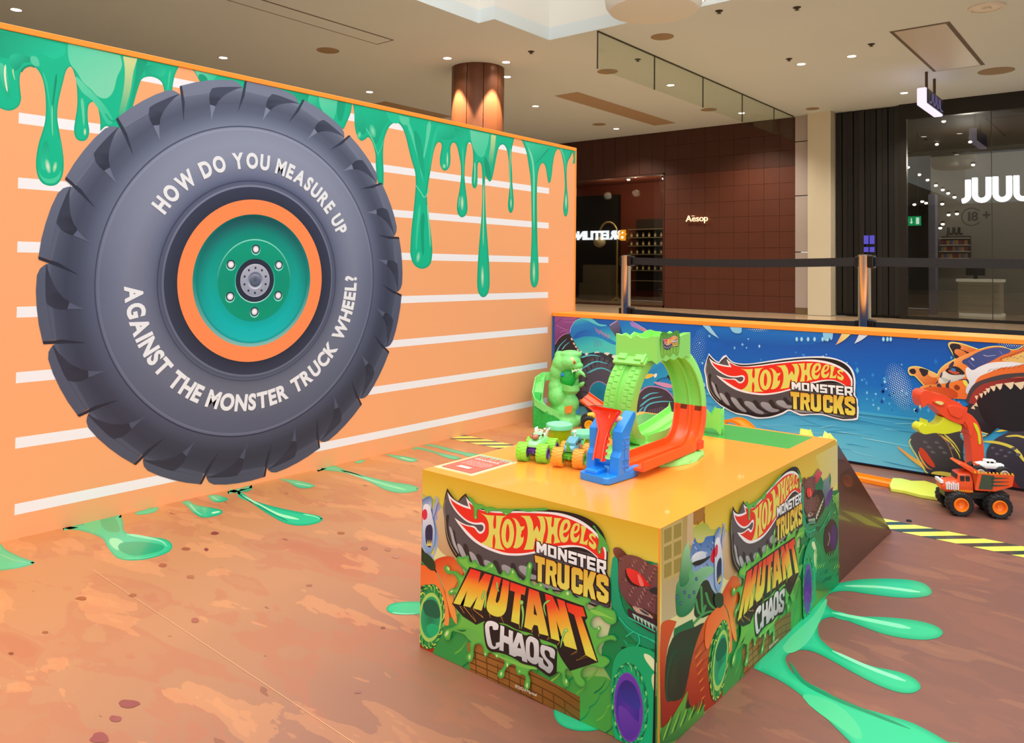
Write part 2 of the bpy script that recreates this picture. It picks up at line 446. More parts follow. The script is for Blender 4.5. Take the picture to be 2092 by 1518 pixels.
# glass smoke curtain hanging across the ceiling
m_smoke = glass_mat('smoke_curtain_glass', '#f6faf4', 0.015, 0.985, .10); m_seal = mat('black_seal', '#3a352c', 0.6)
gx = -5.85; xs = [8.905, 10.48, 12.13, 13.75, 15.3, 16.4]
t = thing('glass_smoke_curtain', 'row of clear glass panes hanging below the ceiling beside the white pier', 'smoke curtain', (gx, xs[0], ZC))
for a, b in zip(xs, xs[1:]):
    MB().box((gx-.006, a+.012, ZC-.52), (gx+.006, b-.012, ZC-.01)).build('pane', m_smoke, t, w=True)
for a in xs[:-1]: MB().box((gx-.007, a-.007, ZC-.525), (gx+.007, a+.007, ZC)).build('joint', m_seal, t, w=True)
MB().box((gx-.012, xs[0], ZC-.014), (gx+.012, xs[-1], ZC)).build('rail', m_seal, t, w=True)

# the rest of the hall, outside the photo
hall = mat('hall_stone', '#8d8376', .6, vary=.05, scale=.5)
struct('wall_front', MB().box((-17, -9.2, 0), (11, -9, ZC)), hall); struct('wall_side', MB().box((11, -9.2, 0), (11.2, 24, ZC)), hall)
struct('wall_end', MB().box((-17.2, -9.2, 0), (-17, 24, ZC)), hall)
# ------------------------------------------------------------------ shop fronts at the back
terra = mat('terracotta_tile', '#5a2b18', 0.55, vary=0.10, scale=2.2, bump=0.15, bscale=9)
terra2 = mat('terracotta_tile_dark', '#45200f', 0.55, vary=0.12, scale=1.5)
pier_m = mat('pier_paint', '#d8d0b8', 0.6, vary=0.03, scale=1.0); grey_m = mat('grey_cladding', '#b4a9a4', 0.5, vary=0.04, scale=2)
black_m = mat('black_cladding', '#0d0c0b', 0.35); mull = mat('dark_mullion', '#2b2824', 0.4, metal=0.5)
WX0, WX1, WZ = -12.6, -8.915, 3.16              # skincare shop window
back = MB(); back.box((-17, YF, WZ), (WX1, YF+.25, ZC)); back.box((-17, YF, 0), (WX0, YF+.25, WZ)); back.box((WX1, YF+.02, 0), (-5.82, YF+.25, ZC))
wall_back = struct('wall_back', back, terra2)
random.seed(3)
tile_me = None
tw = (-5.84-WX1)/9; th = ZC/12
for i in range(9):
    for j in range(12):
        mb = MB().box((WX1+i*tw+.0025, YF-.010-random.random()*.003, j*th+.0025), (WX1+(i+1)*tw-.0025, YF+.03, (j+1)*th-.0025))
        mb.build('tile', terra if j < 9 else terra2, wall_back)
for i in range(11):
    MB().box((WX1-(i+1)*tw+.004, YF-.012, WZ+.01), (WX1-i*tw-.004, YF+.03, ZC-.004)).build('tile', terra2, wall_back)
# white pier with grey cladding beside it
pier = MB(); a = ony(1650, 400, YF-.25).x; b = ony(1697, 400, YF-.25).x
pier.box((a, YF-.25, 0), (b, YF+.3, ZC)); wall_right = struct('wall_pier', pier, pier_m)
a0 = ony(1626, 400, YF-.02).x
for z0, z1 in ((0.13, 1.28), (1.30, 2.46), (2.48, 3.60), (3.62, ZC)):
    MB().box((a0, YF-.06, z0), (a, YF+.2, z1)).build('cladding_panel', grey_m, wall_right)
MB().box((a0, YF-.05, 0), (a, YF+.2, .13)).build('plinth', mat('plinth_brown', '#7a6446', 0.5), wall_right)
# black folding shutters
sx0, sx1 = b+.03, ony(1838, 400, YF).x
wall_dark = struct('wall_shutters', MB().box((b, YF+.12, 0), (sx1, YF+.3, ZC)), black_m)
n = 11
for i in range(n):
    w0 = sx0+(sx1-sx0)*i/n; w1 = sx0+(sx1-sx0)*(i+1)/n
    MB().box((w0+.006, YF+.02+.03*(i % 2), .05), (w1-.006, YF+.13, ZC-.03)).build('shutter_leaf', mat('shutter_%s' % ('black', 'charcoal')[i % 3 == 1], ('#12110f', '#1d1b18')[i % 3 == 1], 0.4), wall_dark)
for dx, dz in ((0, 0), (.11, 0), (0, .16), (.11, .16)):
    q = ony(1765, 515, YF); MB().box((q.x+dx, YF-.01, q.z+dz), (q.x+dx+.085, YF+.02, q.z+dz+(.1 if dz == 0 else .17))).build('keypad', mat('violet_screen', '#3a36a0', .4, emit='#5a55c8', es=.5), wall_dark)
# glazed front of the vape shop: frame, glass, room behind
jx0, jx1 = sx1, 3.2
fr = MB(); fr.box((jx0, YF-.05, ZC-.30), (jx1, YF+.1, ZC)); fr.box((jx0, YF-.04, 0), (jx0+.13, YF+.08, ZC-.30)); fr.box((jx0+.13, YF-.02, 0), (jx1, YF+.06, .05))
window_1 = struct('window_1', fr, mull)
jg = glass_mat('shop_glass', '#f2f2ee', 0.05, 0.8, .5)
edges = [jx0+.13, ony(2027, 500, YF).x, jx1]
for a_, b_ in zip(edges, edges[1:]): MB().box((a_+.008, YF, .05), (b_-.008, YF+.012, ZC-.30)).build('pane', jg, window_1)
MB().box((edges[1]-.006, YF-.002, .05), (edges[1]+.006, YF+.016, ZC-.3)).build('joint', m_seal, window_1)
room = MB(); room.box((jx0-1, 21.5, 0), (jx1, 21.6, ZC)); room.box((jx0-1.1, YF+.3, 0), (jx0-1, 21.6, ZC))
wall_shop = struct('wall_shop', room, mat('shop_grey', '#4a4641', 0.7))
MB().box((jx0-1.1, YF+.1, ZC-.25), (jx1, 21.6, ZC)).build('soffit', mat('brown_soffit', '#30241a', 0.7), wall_shop)
g0 = ony(1903, 300, 20.5).x
MB().box((g0, 20.4, 0), (jx1, 20.5, ZC-.55)).build('partition', mat('partition_grey', '#8d887f', .7), wall_shop)
MB().box((ony(1903, 300, 19).x-.06, 18.95, 0), (ony(1917, 300, 19).x-.06, 19.2, 2.6)).build('lit_column', mat('lilac_column', '#8f8ca6', .5), wall_shop)
# skincare shop window
fr = MB(); fr.box((WX0, YF-.02, WZ-.03), (WX1, YF+.1, WZ)); fr.box((WX1-.04, YF-.02, 0), (WX1, YF+.1, WZ)); fr.box((WX0, YF-.02, 0), (WX1, YF+.1, .04))
window_2 = struct('window_2', fr, terra2)
ag = glass_mat('window_glass', '#f4f2ea', 0.09, 0.9)
MB().box((WX0, YF+.02, .04), (WX1-.04, YF+.034, WZ-.03)).build('pane', ag, window_2)
room = MB(); room.box((WX0-1, 19.6, 0), (WX1+1, 19.7, WZ+.3)); room.box((WX1+.9, YF+.3, 0), (WX1+1, 19.7, WZ+.3)); room.box((WX0-1, YF+.3, WZ+.2), (WX1+1, 19.7, WZ+.3))
wall_store = struct('wall_store', room, mat('store_red', '#6b2c1b', .7))
dk = ony(1265, 400, 19.5).x
MB().box((WX0-.9, 19.45, 0), (dk, 19.59, WZ-.1)).build('dark_backing', mat('dark_backing', '#15120f', .6), wall_store)
# ================================================================== the stand
orange_w = mat('orange_board', '#f2ad78', 0.42, vary=0.015, scale=1.5)
orange_rim = mat('orange_edging', '#ff9c33', 0.35)
m_print = print_mat('printed_vinyl', 0.36)
m_gloss = print_mat('printed_gloss', 0.22, coat=0.15)

# printed floor vinyl
def mud():
    m = bpy.data.materials.new('printed_mud'); m.use_nodes = True; nt = m.node_tree; b = nt.nodes['Principled BSDF']
    tc = nt.nodes.new('ShaderNodeTexCoord'); sep = nt.nodes.new('ShaderNodeSeparateXYZ'); nt.links.new(tc.outputs['Object'], sep.inputs[0])
    def noise(scale, det=4, dist=0.0, sx=1, sy=1):
        mp = nt.nodes.new('ShaderNodeMapping'); mp.inputs['Scale'].default_value = (sx, sy, 1); mp.inputs['Rotation'].default_value = (0, 0, 0.6)
        nt.links.new(tc.outputs['Object'], mp.inputs[0]); n = nt.nodes.new('ShaderNodeTexNoise'); n.inputs['Scale'].default_value = scale
        n.inputs['Detail'].default_value = det; n.inputs['Distortion'].default_value = dist; nt.links.new(mp.outputs[0], n.inputs['Vector']); return n.outputs['Fac']
    def ramp(src, stops, const=False):
        r = nt.nodes.new('ShaderNodeValToRGB'); r.color_ramp.interpolation = 'CONSTANT' if const else 'LINEAR'
        while len(r.color_ramp.elements) < len(stops): r.color_ramp.elements.new(0.5)
        for e, (p, c) in zip(r.color_ramp.elements, stops): e.position = p; e.color = hx(c) if isinstance(c, str) else (c, c, c, 1)
        nt.links.new(src, r.inputs[0]); return r.outputs[0]
    def mix(a, b_, fac, mode='MIX'):
        x = nt.nodes.new('ShaderNodeMix'); x.data_type = 'RGBA'; x.blend_type = mode
        if isinstance(fac, float): x.inputs[0].default_value = fac
        else: nt.links.new(fac, x.inputs[0])
        for s, i in ((a, 6), (b_, 7)):
            if isinstance(s, str): x.inputs[i].default_value = hx(s)
            else: nt.links.new(s, x.inputs[i])
        return x.outputs[2]
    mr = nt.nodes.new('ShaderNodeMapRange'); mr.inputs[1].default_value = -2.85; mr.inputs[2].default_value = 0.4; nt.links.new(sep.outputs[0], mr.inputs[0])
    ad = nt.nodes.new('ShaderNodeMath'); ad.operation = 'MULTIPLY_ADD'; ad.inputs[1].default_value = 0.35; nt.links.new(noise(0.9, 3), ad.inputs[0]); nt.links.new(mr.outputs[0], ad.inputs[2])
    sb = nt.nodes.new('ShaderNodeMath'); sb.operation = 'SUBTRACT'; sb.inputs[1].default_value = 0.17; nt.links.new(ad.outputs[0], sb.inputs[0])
    base = ramp(sb.outputs[0], [(0.0, '#c08049'), (0.28, '#b5805a'), (0.46, '#9a6c56'), (0.64, '#785043'), (1.0, '#6b473e')])  # print tone plus painted light: wall's orange bounce at left, dimmer light at right
    b1 = mix(base, '#b0664a', ramp(noise(2.3, 5, 0.25, 1, 2.4), [(0.0, 0.0), (0.50, 0.35), (0.55, 0.18), (0.60, 0.5), (0.66, 0.68)], True))
    b2 = mix(b1, '#d99562', ramp(noise(3.2, 5, 0.3, 1, 3.0), [(0.0, 0.0), (0.58, 0.35), (0.68, 0.55)], True))
    b3 = mix(b2, '#6e3a30', ramp(noise(7.5, 2, 0.2, 1, 2.6), [(0.0, 0.0), (0.72, 0.55)], True))
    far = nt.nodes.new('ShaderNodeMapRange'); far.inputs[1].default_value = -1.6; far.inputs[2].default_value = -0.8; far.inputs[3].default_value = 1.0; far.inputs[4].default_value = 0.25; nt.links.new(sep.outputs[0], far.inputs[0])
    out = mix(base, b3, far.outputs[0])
    nt.links.new(out, b.inputs['Base Color']); b.inputs['Roughness'].default_value = 0.40; b.inputs['Specular IOR Level'].default_value = 0.5
    return m
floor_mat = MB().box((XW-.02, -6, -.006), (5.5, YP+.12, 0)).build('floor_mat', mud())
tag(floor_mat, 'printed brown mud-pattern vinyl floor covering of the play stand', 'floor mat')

# tall orange wall
Y0, Y1 = -1.2, onx(1177.3, 302, XW).y
tall = thing('display_wall', 'tall orange exhibition wall with printed tyre and green slime drips', 'display wall', (XW, 1.8, 0))
MB().box((XW-.12, Y0, 0), (XW, Y1-.012, HW-.02)).build('panel', orange_w, tall, w=True)
rim = MB(); rim.box((XW-.125, Y0, HW-.021), (XW+.004, Y1, HW)); rim.box((XW-.125, Y1-.012, 0), (XW+.004, Y1, HW-.021))
rim.build('edging', orange_rim, tall, w=True, bevel=.002)
# low wall with the arena print
low = thing('barrier_wall', 'low blue printed barrier wall with orange top edge', 'barrier', (0.5, YP, 0))
PX0 = XW+.006; PX1 = 3.2
MB().box((PX0, YP, .012), (PX1, YP+.2, HP-.022)).build('panel', mat('blue_board', '#1c5fb0', .5), low, w=True)
MB().box((PX0, YP+.004, 0), (PX1, YP+.2, .012)).build('base_rail', black_m, low, w=True)
MB().box((PX0, YP-.004, HP-.022), (PX1, YP+.235, HP)).build('edging', orange_rim, low, w=True, bevel=.002)
# plinth with ramp tail
YR = onx(1822.2, 1087, XB).y
pl = thing('display_plinth', 'orange-topped printed toy display plinth with a brown ramp end', 'plinth', ((XL+XB)/2, (YB+YK)/2, 0))
m_plinth = mat('plinth_orange', '#ff9b38', .25, coat=.25)
MB().box((XL, YB, 0), (XB, YK, HB)).build('body', m_plinth, pl, w=True)
MB().prism([(YK, 0.0), (YK, HB-.001), (YR, 0.0)], 'x', XL+.001, XB-.0005).build('ramp', mat('ramp_brown', '#4a2a14', .28, coat=.3), pl, w=True, label='dark brown sloping ramp end')
# ================================================================== print on the tall wall
PW = Plane('x', XW, 1)
Z1 = zoom(0, 0, 2.9886); Z2 = zoom(600, 0, 2.9886)
FULL = lambda p: p
def P2(zm): return lambda p: PW.uv(zm(p))
for i, z in enumerate((0.0955, 0.310, 0.522, 0.735, 0.948, 1.157, 1.370, 1.586)):
    pr = Print(PW); pr.flat = True
    pr.fill([(0.938+(i-3)*-.004, z-.0178), (3.825, z-.0178), (3.825, z+.0178), (0.938+(i-3)*-.004, z+.0178)], '#eef3fa', n=1, d=0.00001)
    pr.done('printed_stripe', tall, m_print)
PW.n = 4
SL, SD, SE = '#06bd93', '#009c78', '#3fd2a8'
def slime(t, zm, extra=(), name='printed_slime', w=9):
    pr = Print(PW, P2(zm)); pr.fill(t, SL); pr.rim(t, w*.35, '#47d3a6', '#02a880'); pr.rim(t, w*1.6, '#02a57d', SL)
    for e in extra:
        kind = e[0]
        if kind == 'f': pr.fill(e[1], e[2])
        if kind == 'l': pr.line(e[1], e[2], e[3], w2=e[4] if len(e) > 4 else None)
        if kind == 'd': pr.disc(e[1], e[2], e[3], e[4], rot=e[5], inner=e[6])
    return pr.done(name, tall, m_print)
G = lambda a, b, p, q: ((a, b), p, q)
slime('-20,140* 1105,388* 1085,420 1066,465 1055,520 1050,570 1034,640 1008,600 1000,540 985,500 950,475 905,468 868,482 850,520 825,600 805,680 790,770* 700,820* 655,770 612,800* 612,740 603,680 590,640 568,622 545,635 536,670 537,740 545,805 530,850 497,862 465,845 452,800 458,740 470,660 472,580 465,500 450,440 430,408 405,430 388,490 370,560 354,640 350,720 362,800 380,900 389,990 382,1070 352,1122 305,1135 255,1115 226,1060 220,980 235,880 260,800 275,740 280,650 275,560 262,490 240,440 215,412 185,403 150,412 128,440 120,490 125,560 129,605 112,650 70,674 30,672 -20,650*', Z1, [
    ('f', '415,262* 735,338* 745,400 715,470 690,560 650,600 600,590 555,545 505,500 470,440 430,390 415,330', G('#57d5ae', '#7ad9b4', (420, 270), (560, 560))),
    ('f', '460,470 520,520 600,600 650,660 690,740 660,760 610,680 560,610 500,560', G('#63d7b0', '#2fc9a0', (470, 480), (680, 740))),
    ('f', '752,343* 838,358* 815,440 800,540 775,640 745,740 725,700 745,600 760,500 762,420', G('#d5dd9b', '#12b78f', (790, 350), (750, 720))),
    ('f', '838,360* 900,372* 880,430 850,490 815,610 790,720 775,700 800,600 825,480', G('#00a37f', '#0aae88', (860, 370), (790, 700))),
    ('f', '0,190* 400,275* 395,330 330,360 260,330 180,330 90,360 0,350*', G('#02a47e', '#14c79e', (0, 200), (300, 330))),
    ('f', '60,345 130,330 190,355 180,378 140,385 115,420 85,430', G('#1cc39c', '#079f7b', (60, 345), (120, 420))),
    ('f', '190,345 225,350 240,385 235,405 205,398 188,375', '#55ceA9'),
    ('f', '0,385 20,395 45,450 60,540 55,600 30,570 10,500 0,460', G('#4fd0a8', '#10b58c', (0, 400), (40, 560))),
    ('l', '33,395 30,450 36,510 45,560', 15, '#e2eccd', 9), ('l', '78,420 82,455 92,490', 12, '#a8dfa5', 3),
    ('l', '130,440 150,415 185,402 212,410', 10, '#008f6d'),
    ('l', '262,440 285,520 300,620 312,720', 12, '#35cfa3', 4), ('l', '345,450 335,540 322,640 318,740', 16, '#009370', 5),
    ('l', '318,640 318,740 322,830', 9, '#7fdfae', 5),
    ('f', '258,900 280,860 300,900 296,980 272,1040 250,1010', G('#0fae88', '#23caa0', (270, 880), (270, 1030))),
    ('f', '232,1040 260,1080 310,1092 355,1070 372,1040 362,1090 320,1120 265,1105', '#3fd0a2'),
    ('d', (292, 1015), 16, 46, '#31caa0', -12, '#e5edd0'), ('d', (335, 1020), 13, 36, '#2ac79c', 12, '#c9eab8'),
    ('l', '362,840 374,920 378,1000', 7, '#28c89c', 3),
    ('l', '500,600 508,690 512,770', 22, '#63d5aa', 9), ('d', (518, 805), 9, 24, '#3cccA0', 0, '#d9eec2'),
    ('l', '640,690 690,740 730,700', 8, '#08a37e', 3), ('l', '1040,430 1030,500 1022,560', 14, '#3ecfa5', 5),
    ('f', '900,400 1010,420 990,470 940,455 890,450', G('#04a882', '#1dc59c', (900, 400), (990, 470))),
])
slime('1175,415* 2092,592* 2150,628* 2143,680 2128,722 2099,788* 1990,760* 1500,640* 1240,560* 1225,510 1205,470 1188,440', Z1, [
    ('f', '1185,425* 1330,455* 1300,490 1240,500 1210,470', G('#6ed7b2', '#2ccba3', (1200, 430), (1300, 490))),
    ('f', '1215,455 1255,465 1265,500 1235,510 1218,485', '#0a9f7b'),
    ('f', '1720,535* 1880,570* 1890,620 1850,625 1790,590', G('#13b78f', '#0aa681', (1720, 540), (1880, 620))),
    ('f', '1890,575* 1940,585* 1935,640 1960,660 1990,690 1975,700 1930,660 1880,625', G('#35cfa5', '#0aa07c', (1900, 580), (1960, 690))),
    ('f', '1945,590* 2060,615* 2050,690 2020,740 1985,700 1955,650', G('#62d6b0', '#3accA3', (1950, 590), (2020, 730))),
    ('f', '2060,612* 2110,622* 2100,690 2080,740 2058,700', '#04a580'),
])
slime('362,628* 1348,838* 1340,870 1330,920 1328,985 1331,1080 1341,1190 1342,1265 1326,1300 1309,1270 1312,1200 1320,1120 1318,1040 1310,960 1298,905 1278,882 1255,895 1241,940 1226,1020 1212,1085 1198,1108 1180,1090 1169,1075 1169,1200 1175,1350 1186,1500 1196,1680 1190,1780 1158,1815 1126,1780 1121,1680 1130,1518 1142,1380 1150,1250 1152,1120 1150,1050 1145,1005 1132,990 1123,1010 1122,1060 1119,1130 1103,1150 1088,1120 1090,1060 1095,1000 1095,940 1088,890 1075,868 1062,880 1055,920 1046,990 1043,1080 1051,1160 1060,1240 1057,1300 1028,1327 1001,1300 998,1240 1012,1160 1021,1080 1020,1010 1010,950 995,890 977,870 961,885 956,920 957,980 947,1025 920,1042 896,1012 893,960 904,890 893,868 875,876 859,910 848,960 835,1040 821,1130 813,1200 823,1300 835,1400 845,1500 845,1560 830,1618 785,1641 737,1618 714,1560 713,1500 719,1400 730,1300 740,1200 745,1120 741,1050 720,980 700,900 680,820 655,767 625,748 590,765 565,810 551,860 546,920 546,980 549,1050 548,1130* 520,1150* 506,1060 501,1010 500,950 490,900 475,860 455,837 437,850 410,859 385,822 373,770 370,700', Z2, [
    ('f', '425,648* 660,700* 620,735 580,740 545,790 520,850 500,880 470,840 440,780 425,720', G('#0fc096', '#03a982', (430, 650), (520, 860))),
    ('f', '560,680* 660,702* 640,750 590,740', '#19c69d'), ('f', '640,704* 705,718* 700,760 660,755', '#54d3ab'),
    ('f', '375,660 420,700 440,770 430,820 395,800 378,740', G('#17c099', '#04a780', (375, 660), (430, 820))), ('d', (400, 825), 12, 22, '#22c59d', 10, '#7fe0b6'),
    ('d', (482, 800), 18, 42, '#1bc097', -15, '#8ee0b8'), ('l', '440,780 480,850 505,920 520,960', 10, '#53d5ab', 3), ('l', '510,950 535,900 548,850', 8, '#3fcfa5', 3),
    ('l', '690,730 730,850 765,980 790,1110', 24, '#4ad2aa', 6), ('l', '830,740* 815,850 790,980', 30, '#5ad5ae', 8),
    ('l', '880,775* 855,860 840,950 825,1050', 22, '#1fc69c', 5), ('f', '735,800 770,840 790,940 800,1080 780,1050 755,950', G('#02a780', '#06b088', (740, 800), (790, 1060))),
    ('l', '745,1130 780,1180 800,1205 825,1150', 6, '#6bdcb4'), ('l', '770,1250 760,1350 750,1450 748,1530', 18, '#35cda2', 10), ('l', '815,1250 828,1400 834,1510', 9, '#7fdfb5', 6), ('d', (760, 1570), 12, 34, '#2ec89f', 8, '#a4e5c3'), ('l', '790,1300 785,1420 790,1560', 26, '#02a27c', 14),
    ('f', '1075,795* 1195,820* 1180,900 1150,960 1110,930 1085,870', G('#66d7b1', '#44cfa7', (1080, 800), (1140, 940))),
    ('f', '1205,822* 1235,828* 1225,920 1205,1020 1190,980 1200,900', G('#c4dc9d', '#28b78f', (1215, 825), (1205, 1000))), ('f', '1165,960 1190,1000 1205,1080 1190,1090 1170,1050', '#0b9d79'),
    ('d', (938, 975), 6, 50, '#3accA3', 0, '#cdeec0'), ('d', (918, 1015), 12, 16, '#2dc49b', 0, '#a9e7c0'), ('l', '1030,900 1034,1000 1032,1100', 9, '#43d2a8', 4),
    ('d', (1028, 1240), 11, 50, '#1fbb93', 0, '#d8efca'), ('l', '1012,1200 1008,1270', 8, '#77ddb2', 4), ('l', '1105,990 1106,1060 1102,1125', 9, '#8be0b8', 5), ('l', '1160,1120 1158,1300 1156,1500', 8, '#8fe0b5', 6), ('d', (1152, 1690), 10, 70, '#2cc39a', 0, '#d9efca'),
    ('l', '1322,900 1320,1040 1328,1230', 7, '#74dab0', 4), ('d', (1326, 1240), 5, 34, '#2cc39a', 0, '#d9efca'),
    ('f', '880,760* 960,775* 985,830 950,850 900,845 880,810', G('#1cc69c', '#06ac85', (890, 770), (950, 850))), ('f', '975,780* 1060,795* 1050,860 1010,850', G('#04a982', '#17c098', (980, 780), (1050, 860))),
])
slime('1390,848* 1720,918* 1712,1000* 1708,960 1699,930 1685,960 1671,1000 1666,1050 1669,1150 1676,1250 1672,1300 1660,1322 1648,1300 1646,1250 1655,1150 1652,1050 1645,990 1635,940 1620,911 1605,917 1591,950 1581,1010 1573,1080 1560,1118 1548,1080 1538,1020 1522,995 1505,1010 1491,1060 1485,1150 1485,1300 1489,1500 1495,1650 1490,1730 1466,1755 1447,1720 1444,1650 1450,1518 1453,1400 1451,1250 1447,1100 1435,1010 1421,930 1403,880', Z2, [
    ('f', '1410,868* 1560,895* 1540,940 1500,975 1470,980 1440,930', G('#43d1a8', '#0ab78f', (1420, 870), (1490, 980))), ('l', '1560,905 1525,945 1490,985 1468,1000', 9, '#059f7a', 3),
    ('l', '1430,900 1455,970 1465,1060 1465,1200 1466,1400', 12, '#7fdcb4', 7), ('l', '1480,1100 1477,1300 1480,1500', 6, '#03a27c', 5), ('d', (1466, 1660), 9, 70, '#2cc39a', 0, '#cdeebf'),
    ('d', (1662, 1230), 7, 50, '#2cc39a', 0, '#cfeabf'), ('l', '1625,900 1650,960 1660,1050', 9, '#55d4ab', 3), ('l', '1700,920 1690,950 1672,985', 7, '#049b77', 3),
], w=6)

# the tyre
TC = (1.810, 0.834)
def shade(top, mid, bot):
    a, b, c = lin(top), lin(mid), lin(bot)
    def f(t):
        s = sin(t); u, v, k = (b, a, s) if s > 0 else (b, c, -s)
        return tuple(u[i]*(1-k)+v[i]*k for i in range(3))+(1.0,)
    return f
pr = Print(PW); pr.flat = True
lug_out = [(0, .817), (4, .818), (8, .818), (12, .818), (15.6, .816), (17.2, .808), (18.1, .796), (18.7, .780), (19.4, .770)]
q = []
for k in range(18):
    th = 114.1-20*k
    for f_, r in lug_out: a = radians(th-f_); q.append((TC[0]+r*cos(a), TC[1]+r*sin(a)))
colr = lambda p: shade('#77829b', '#525c74', '#4a5266')(atan2(p[1]-TC[1], p[0]-TC[0]))
pr.fill(q, colr, n=1)
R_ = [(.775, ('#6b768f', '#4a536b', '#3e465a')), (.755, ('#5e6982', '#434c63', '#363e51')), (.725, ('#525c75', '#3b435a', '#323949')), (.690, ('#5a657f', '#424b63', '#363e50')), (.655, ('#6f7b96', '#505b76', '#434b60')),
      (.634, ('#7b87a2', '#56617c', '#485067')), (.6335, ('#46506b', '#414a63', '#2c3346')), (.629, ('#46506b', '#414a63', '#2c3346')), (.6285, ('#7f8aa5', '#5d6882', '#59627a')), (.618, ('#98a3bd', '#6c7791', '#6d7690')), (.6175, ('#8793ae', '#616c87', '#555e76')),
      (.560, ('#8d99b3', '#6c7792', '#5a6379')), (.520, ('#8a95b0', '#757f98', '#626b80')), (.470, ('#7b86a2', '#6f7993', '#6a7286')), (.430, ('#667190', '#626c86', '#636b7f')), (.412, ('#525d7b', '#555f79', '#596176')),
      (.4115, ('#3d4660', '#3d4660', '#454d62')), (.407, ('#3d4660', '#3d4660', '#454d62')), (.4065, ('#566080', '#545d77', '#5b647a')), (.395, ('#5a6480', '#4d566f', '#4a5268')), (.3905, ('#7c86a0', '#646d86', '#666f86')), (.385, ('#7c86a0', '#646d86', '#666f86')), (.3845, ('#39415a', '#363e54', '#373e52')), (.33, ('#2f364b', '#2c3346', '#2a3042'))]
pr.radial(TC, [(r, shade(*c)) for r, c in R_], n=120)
D1 = [(7.5, .769), (8.0, .780), (8.9, .787), (12, .789), (18.6, .791), (17.0, .784), (15.1, .774), (12.8, .760), (10.9, .745), (9.5, .731), (8.4, .716), (7.0, .690), (5.6, .662), (6.3, .695), (6.7, .725)]
for k in range(18):
    th = 114.1-20*k
    P = lambda f_, r: (TC[0]+r*cos(radians(th-f_)), TC[1]+r*sin(radians(th-f_)))
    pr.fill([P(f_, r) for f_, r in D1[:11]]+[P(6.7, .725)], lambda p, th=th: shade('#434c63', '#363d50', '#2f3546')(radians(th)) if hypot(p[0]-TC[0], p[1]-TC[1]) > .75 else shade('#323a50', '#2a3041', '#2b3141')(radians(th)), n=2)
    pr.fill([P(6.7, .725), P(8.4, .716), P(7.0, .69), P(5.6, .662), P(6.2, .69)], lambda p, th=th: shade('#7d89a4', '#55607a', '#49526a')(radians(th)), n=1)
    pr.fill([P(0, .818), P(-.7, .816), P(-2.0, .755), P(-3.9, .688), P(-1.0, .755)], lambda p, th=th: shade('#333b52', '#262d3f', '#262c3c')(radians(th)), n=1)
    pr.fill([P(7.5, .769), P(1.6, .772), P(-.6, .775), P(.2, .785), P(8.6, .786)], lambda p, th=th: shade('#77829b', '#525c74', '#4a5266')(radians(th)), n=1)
tyre_o = pr.done('printed_tyre', tall, m_print)
pr = Print(PW); pr.flat = True
pr.radial(TC, [(.333, '#f98f57'), (.27, '#f98f57')], n=96)
def disc_c(top, mid, bot): return shade(top, mid, bot)
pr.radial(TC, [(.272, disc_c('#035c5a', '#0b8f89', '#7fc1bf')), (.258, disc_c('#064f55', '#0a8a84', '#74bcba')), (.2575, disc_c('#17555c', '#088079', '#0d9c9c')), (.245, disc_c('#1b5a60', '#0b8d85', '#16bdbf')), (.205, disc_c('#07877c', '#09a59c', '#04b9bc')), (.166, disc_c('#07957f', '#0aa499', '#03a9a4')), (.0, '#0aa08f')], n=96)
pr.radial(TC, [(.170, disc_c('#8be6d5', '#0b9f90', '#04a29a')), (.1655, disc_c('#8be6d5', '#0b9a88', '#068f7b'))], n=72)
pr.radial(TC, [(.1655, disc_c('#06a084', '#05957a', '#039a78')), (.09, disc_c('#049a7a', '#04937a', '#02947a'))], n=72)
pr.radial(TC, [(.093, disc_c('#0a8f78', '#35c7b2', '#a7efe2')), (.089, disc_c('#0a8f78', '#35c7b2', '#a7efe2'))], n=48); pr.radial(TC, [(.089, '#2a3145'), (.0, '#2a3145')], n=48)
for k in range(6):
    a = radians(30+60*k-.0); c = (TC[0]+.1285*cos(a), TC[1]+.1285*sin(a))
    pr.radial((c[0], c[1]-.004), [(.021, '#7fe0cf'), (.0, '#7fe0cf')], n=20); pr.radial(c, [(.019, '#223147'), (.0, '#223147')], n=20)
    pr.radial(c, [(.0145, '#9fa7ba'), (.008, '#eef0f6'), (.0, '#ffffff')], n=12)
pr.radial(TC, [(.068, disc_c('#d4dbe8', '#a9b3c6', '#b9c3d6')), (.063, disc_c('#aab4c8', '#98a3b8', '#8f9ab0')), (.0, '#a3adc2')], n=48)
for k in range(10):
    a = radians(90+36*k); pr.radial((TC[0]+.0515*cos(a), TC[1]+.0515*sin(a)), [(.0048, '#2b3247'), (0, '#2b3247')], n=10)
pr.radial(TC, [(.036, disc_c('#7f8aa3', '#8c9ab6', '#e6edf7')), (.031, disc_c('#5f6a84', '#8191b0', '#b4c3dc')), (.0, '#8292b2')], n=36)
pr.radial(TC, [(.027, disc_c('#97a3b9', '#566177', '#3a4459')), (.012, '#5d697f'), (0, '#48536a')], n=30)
pr.done('printed_wheel_hub', tall, m_print)
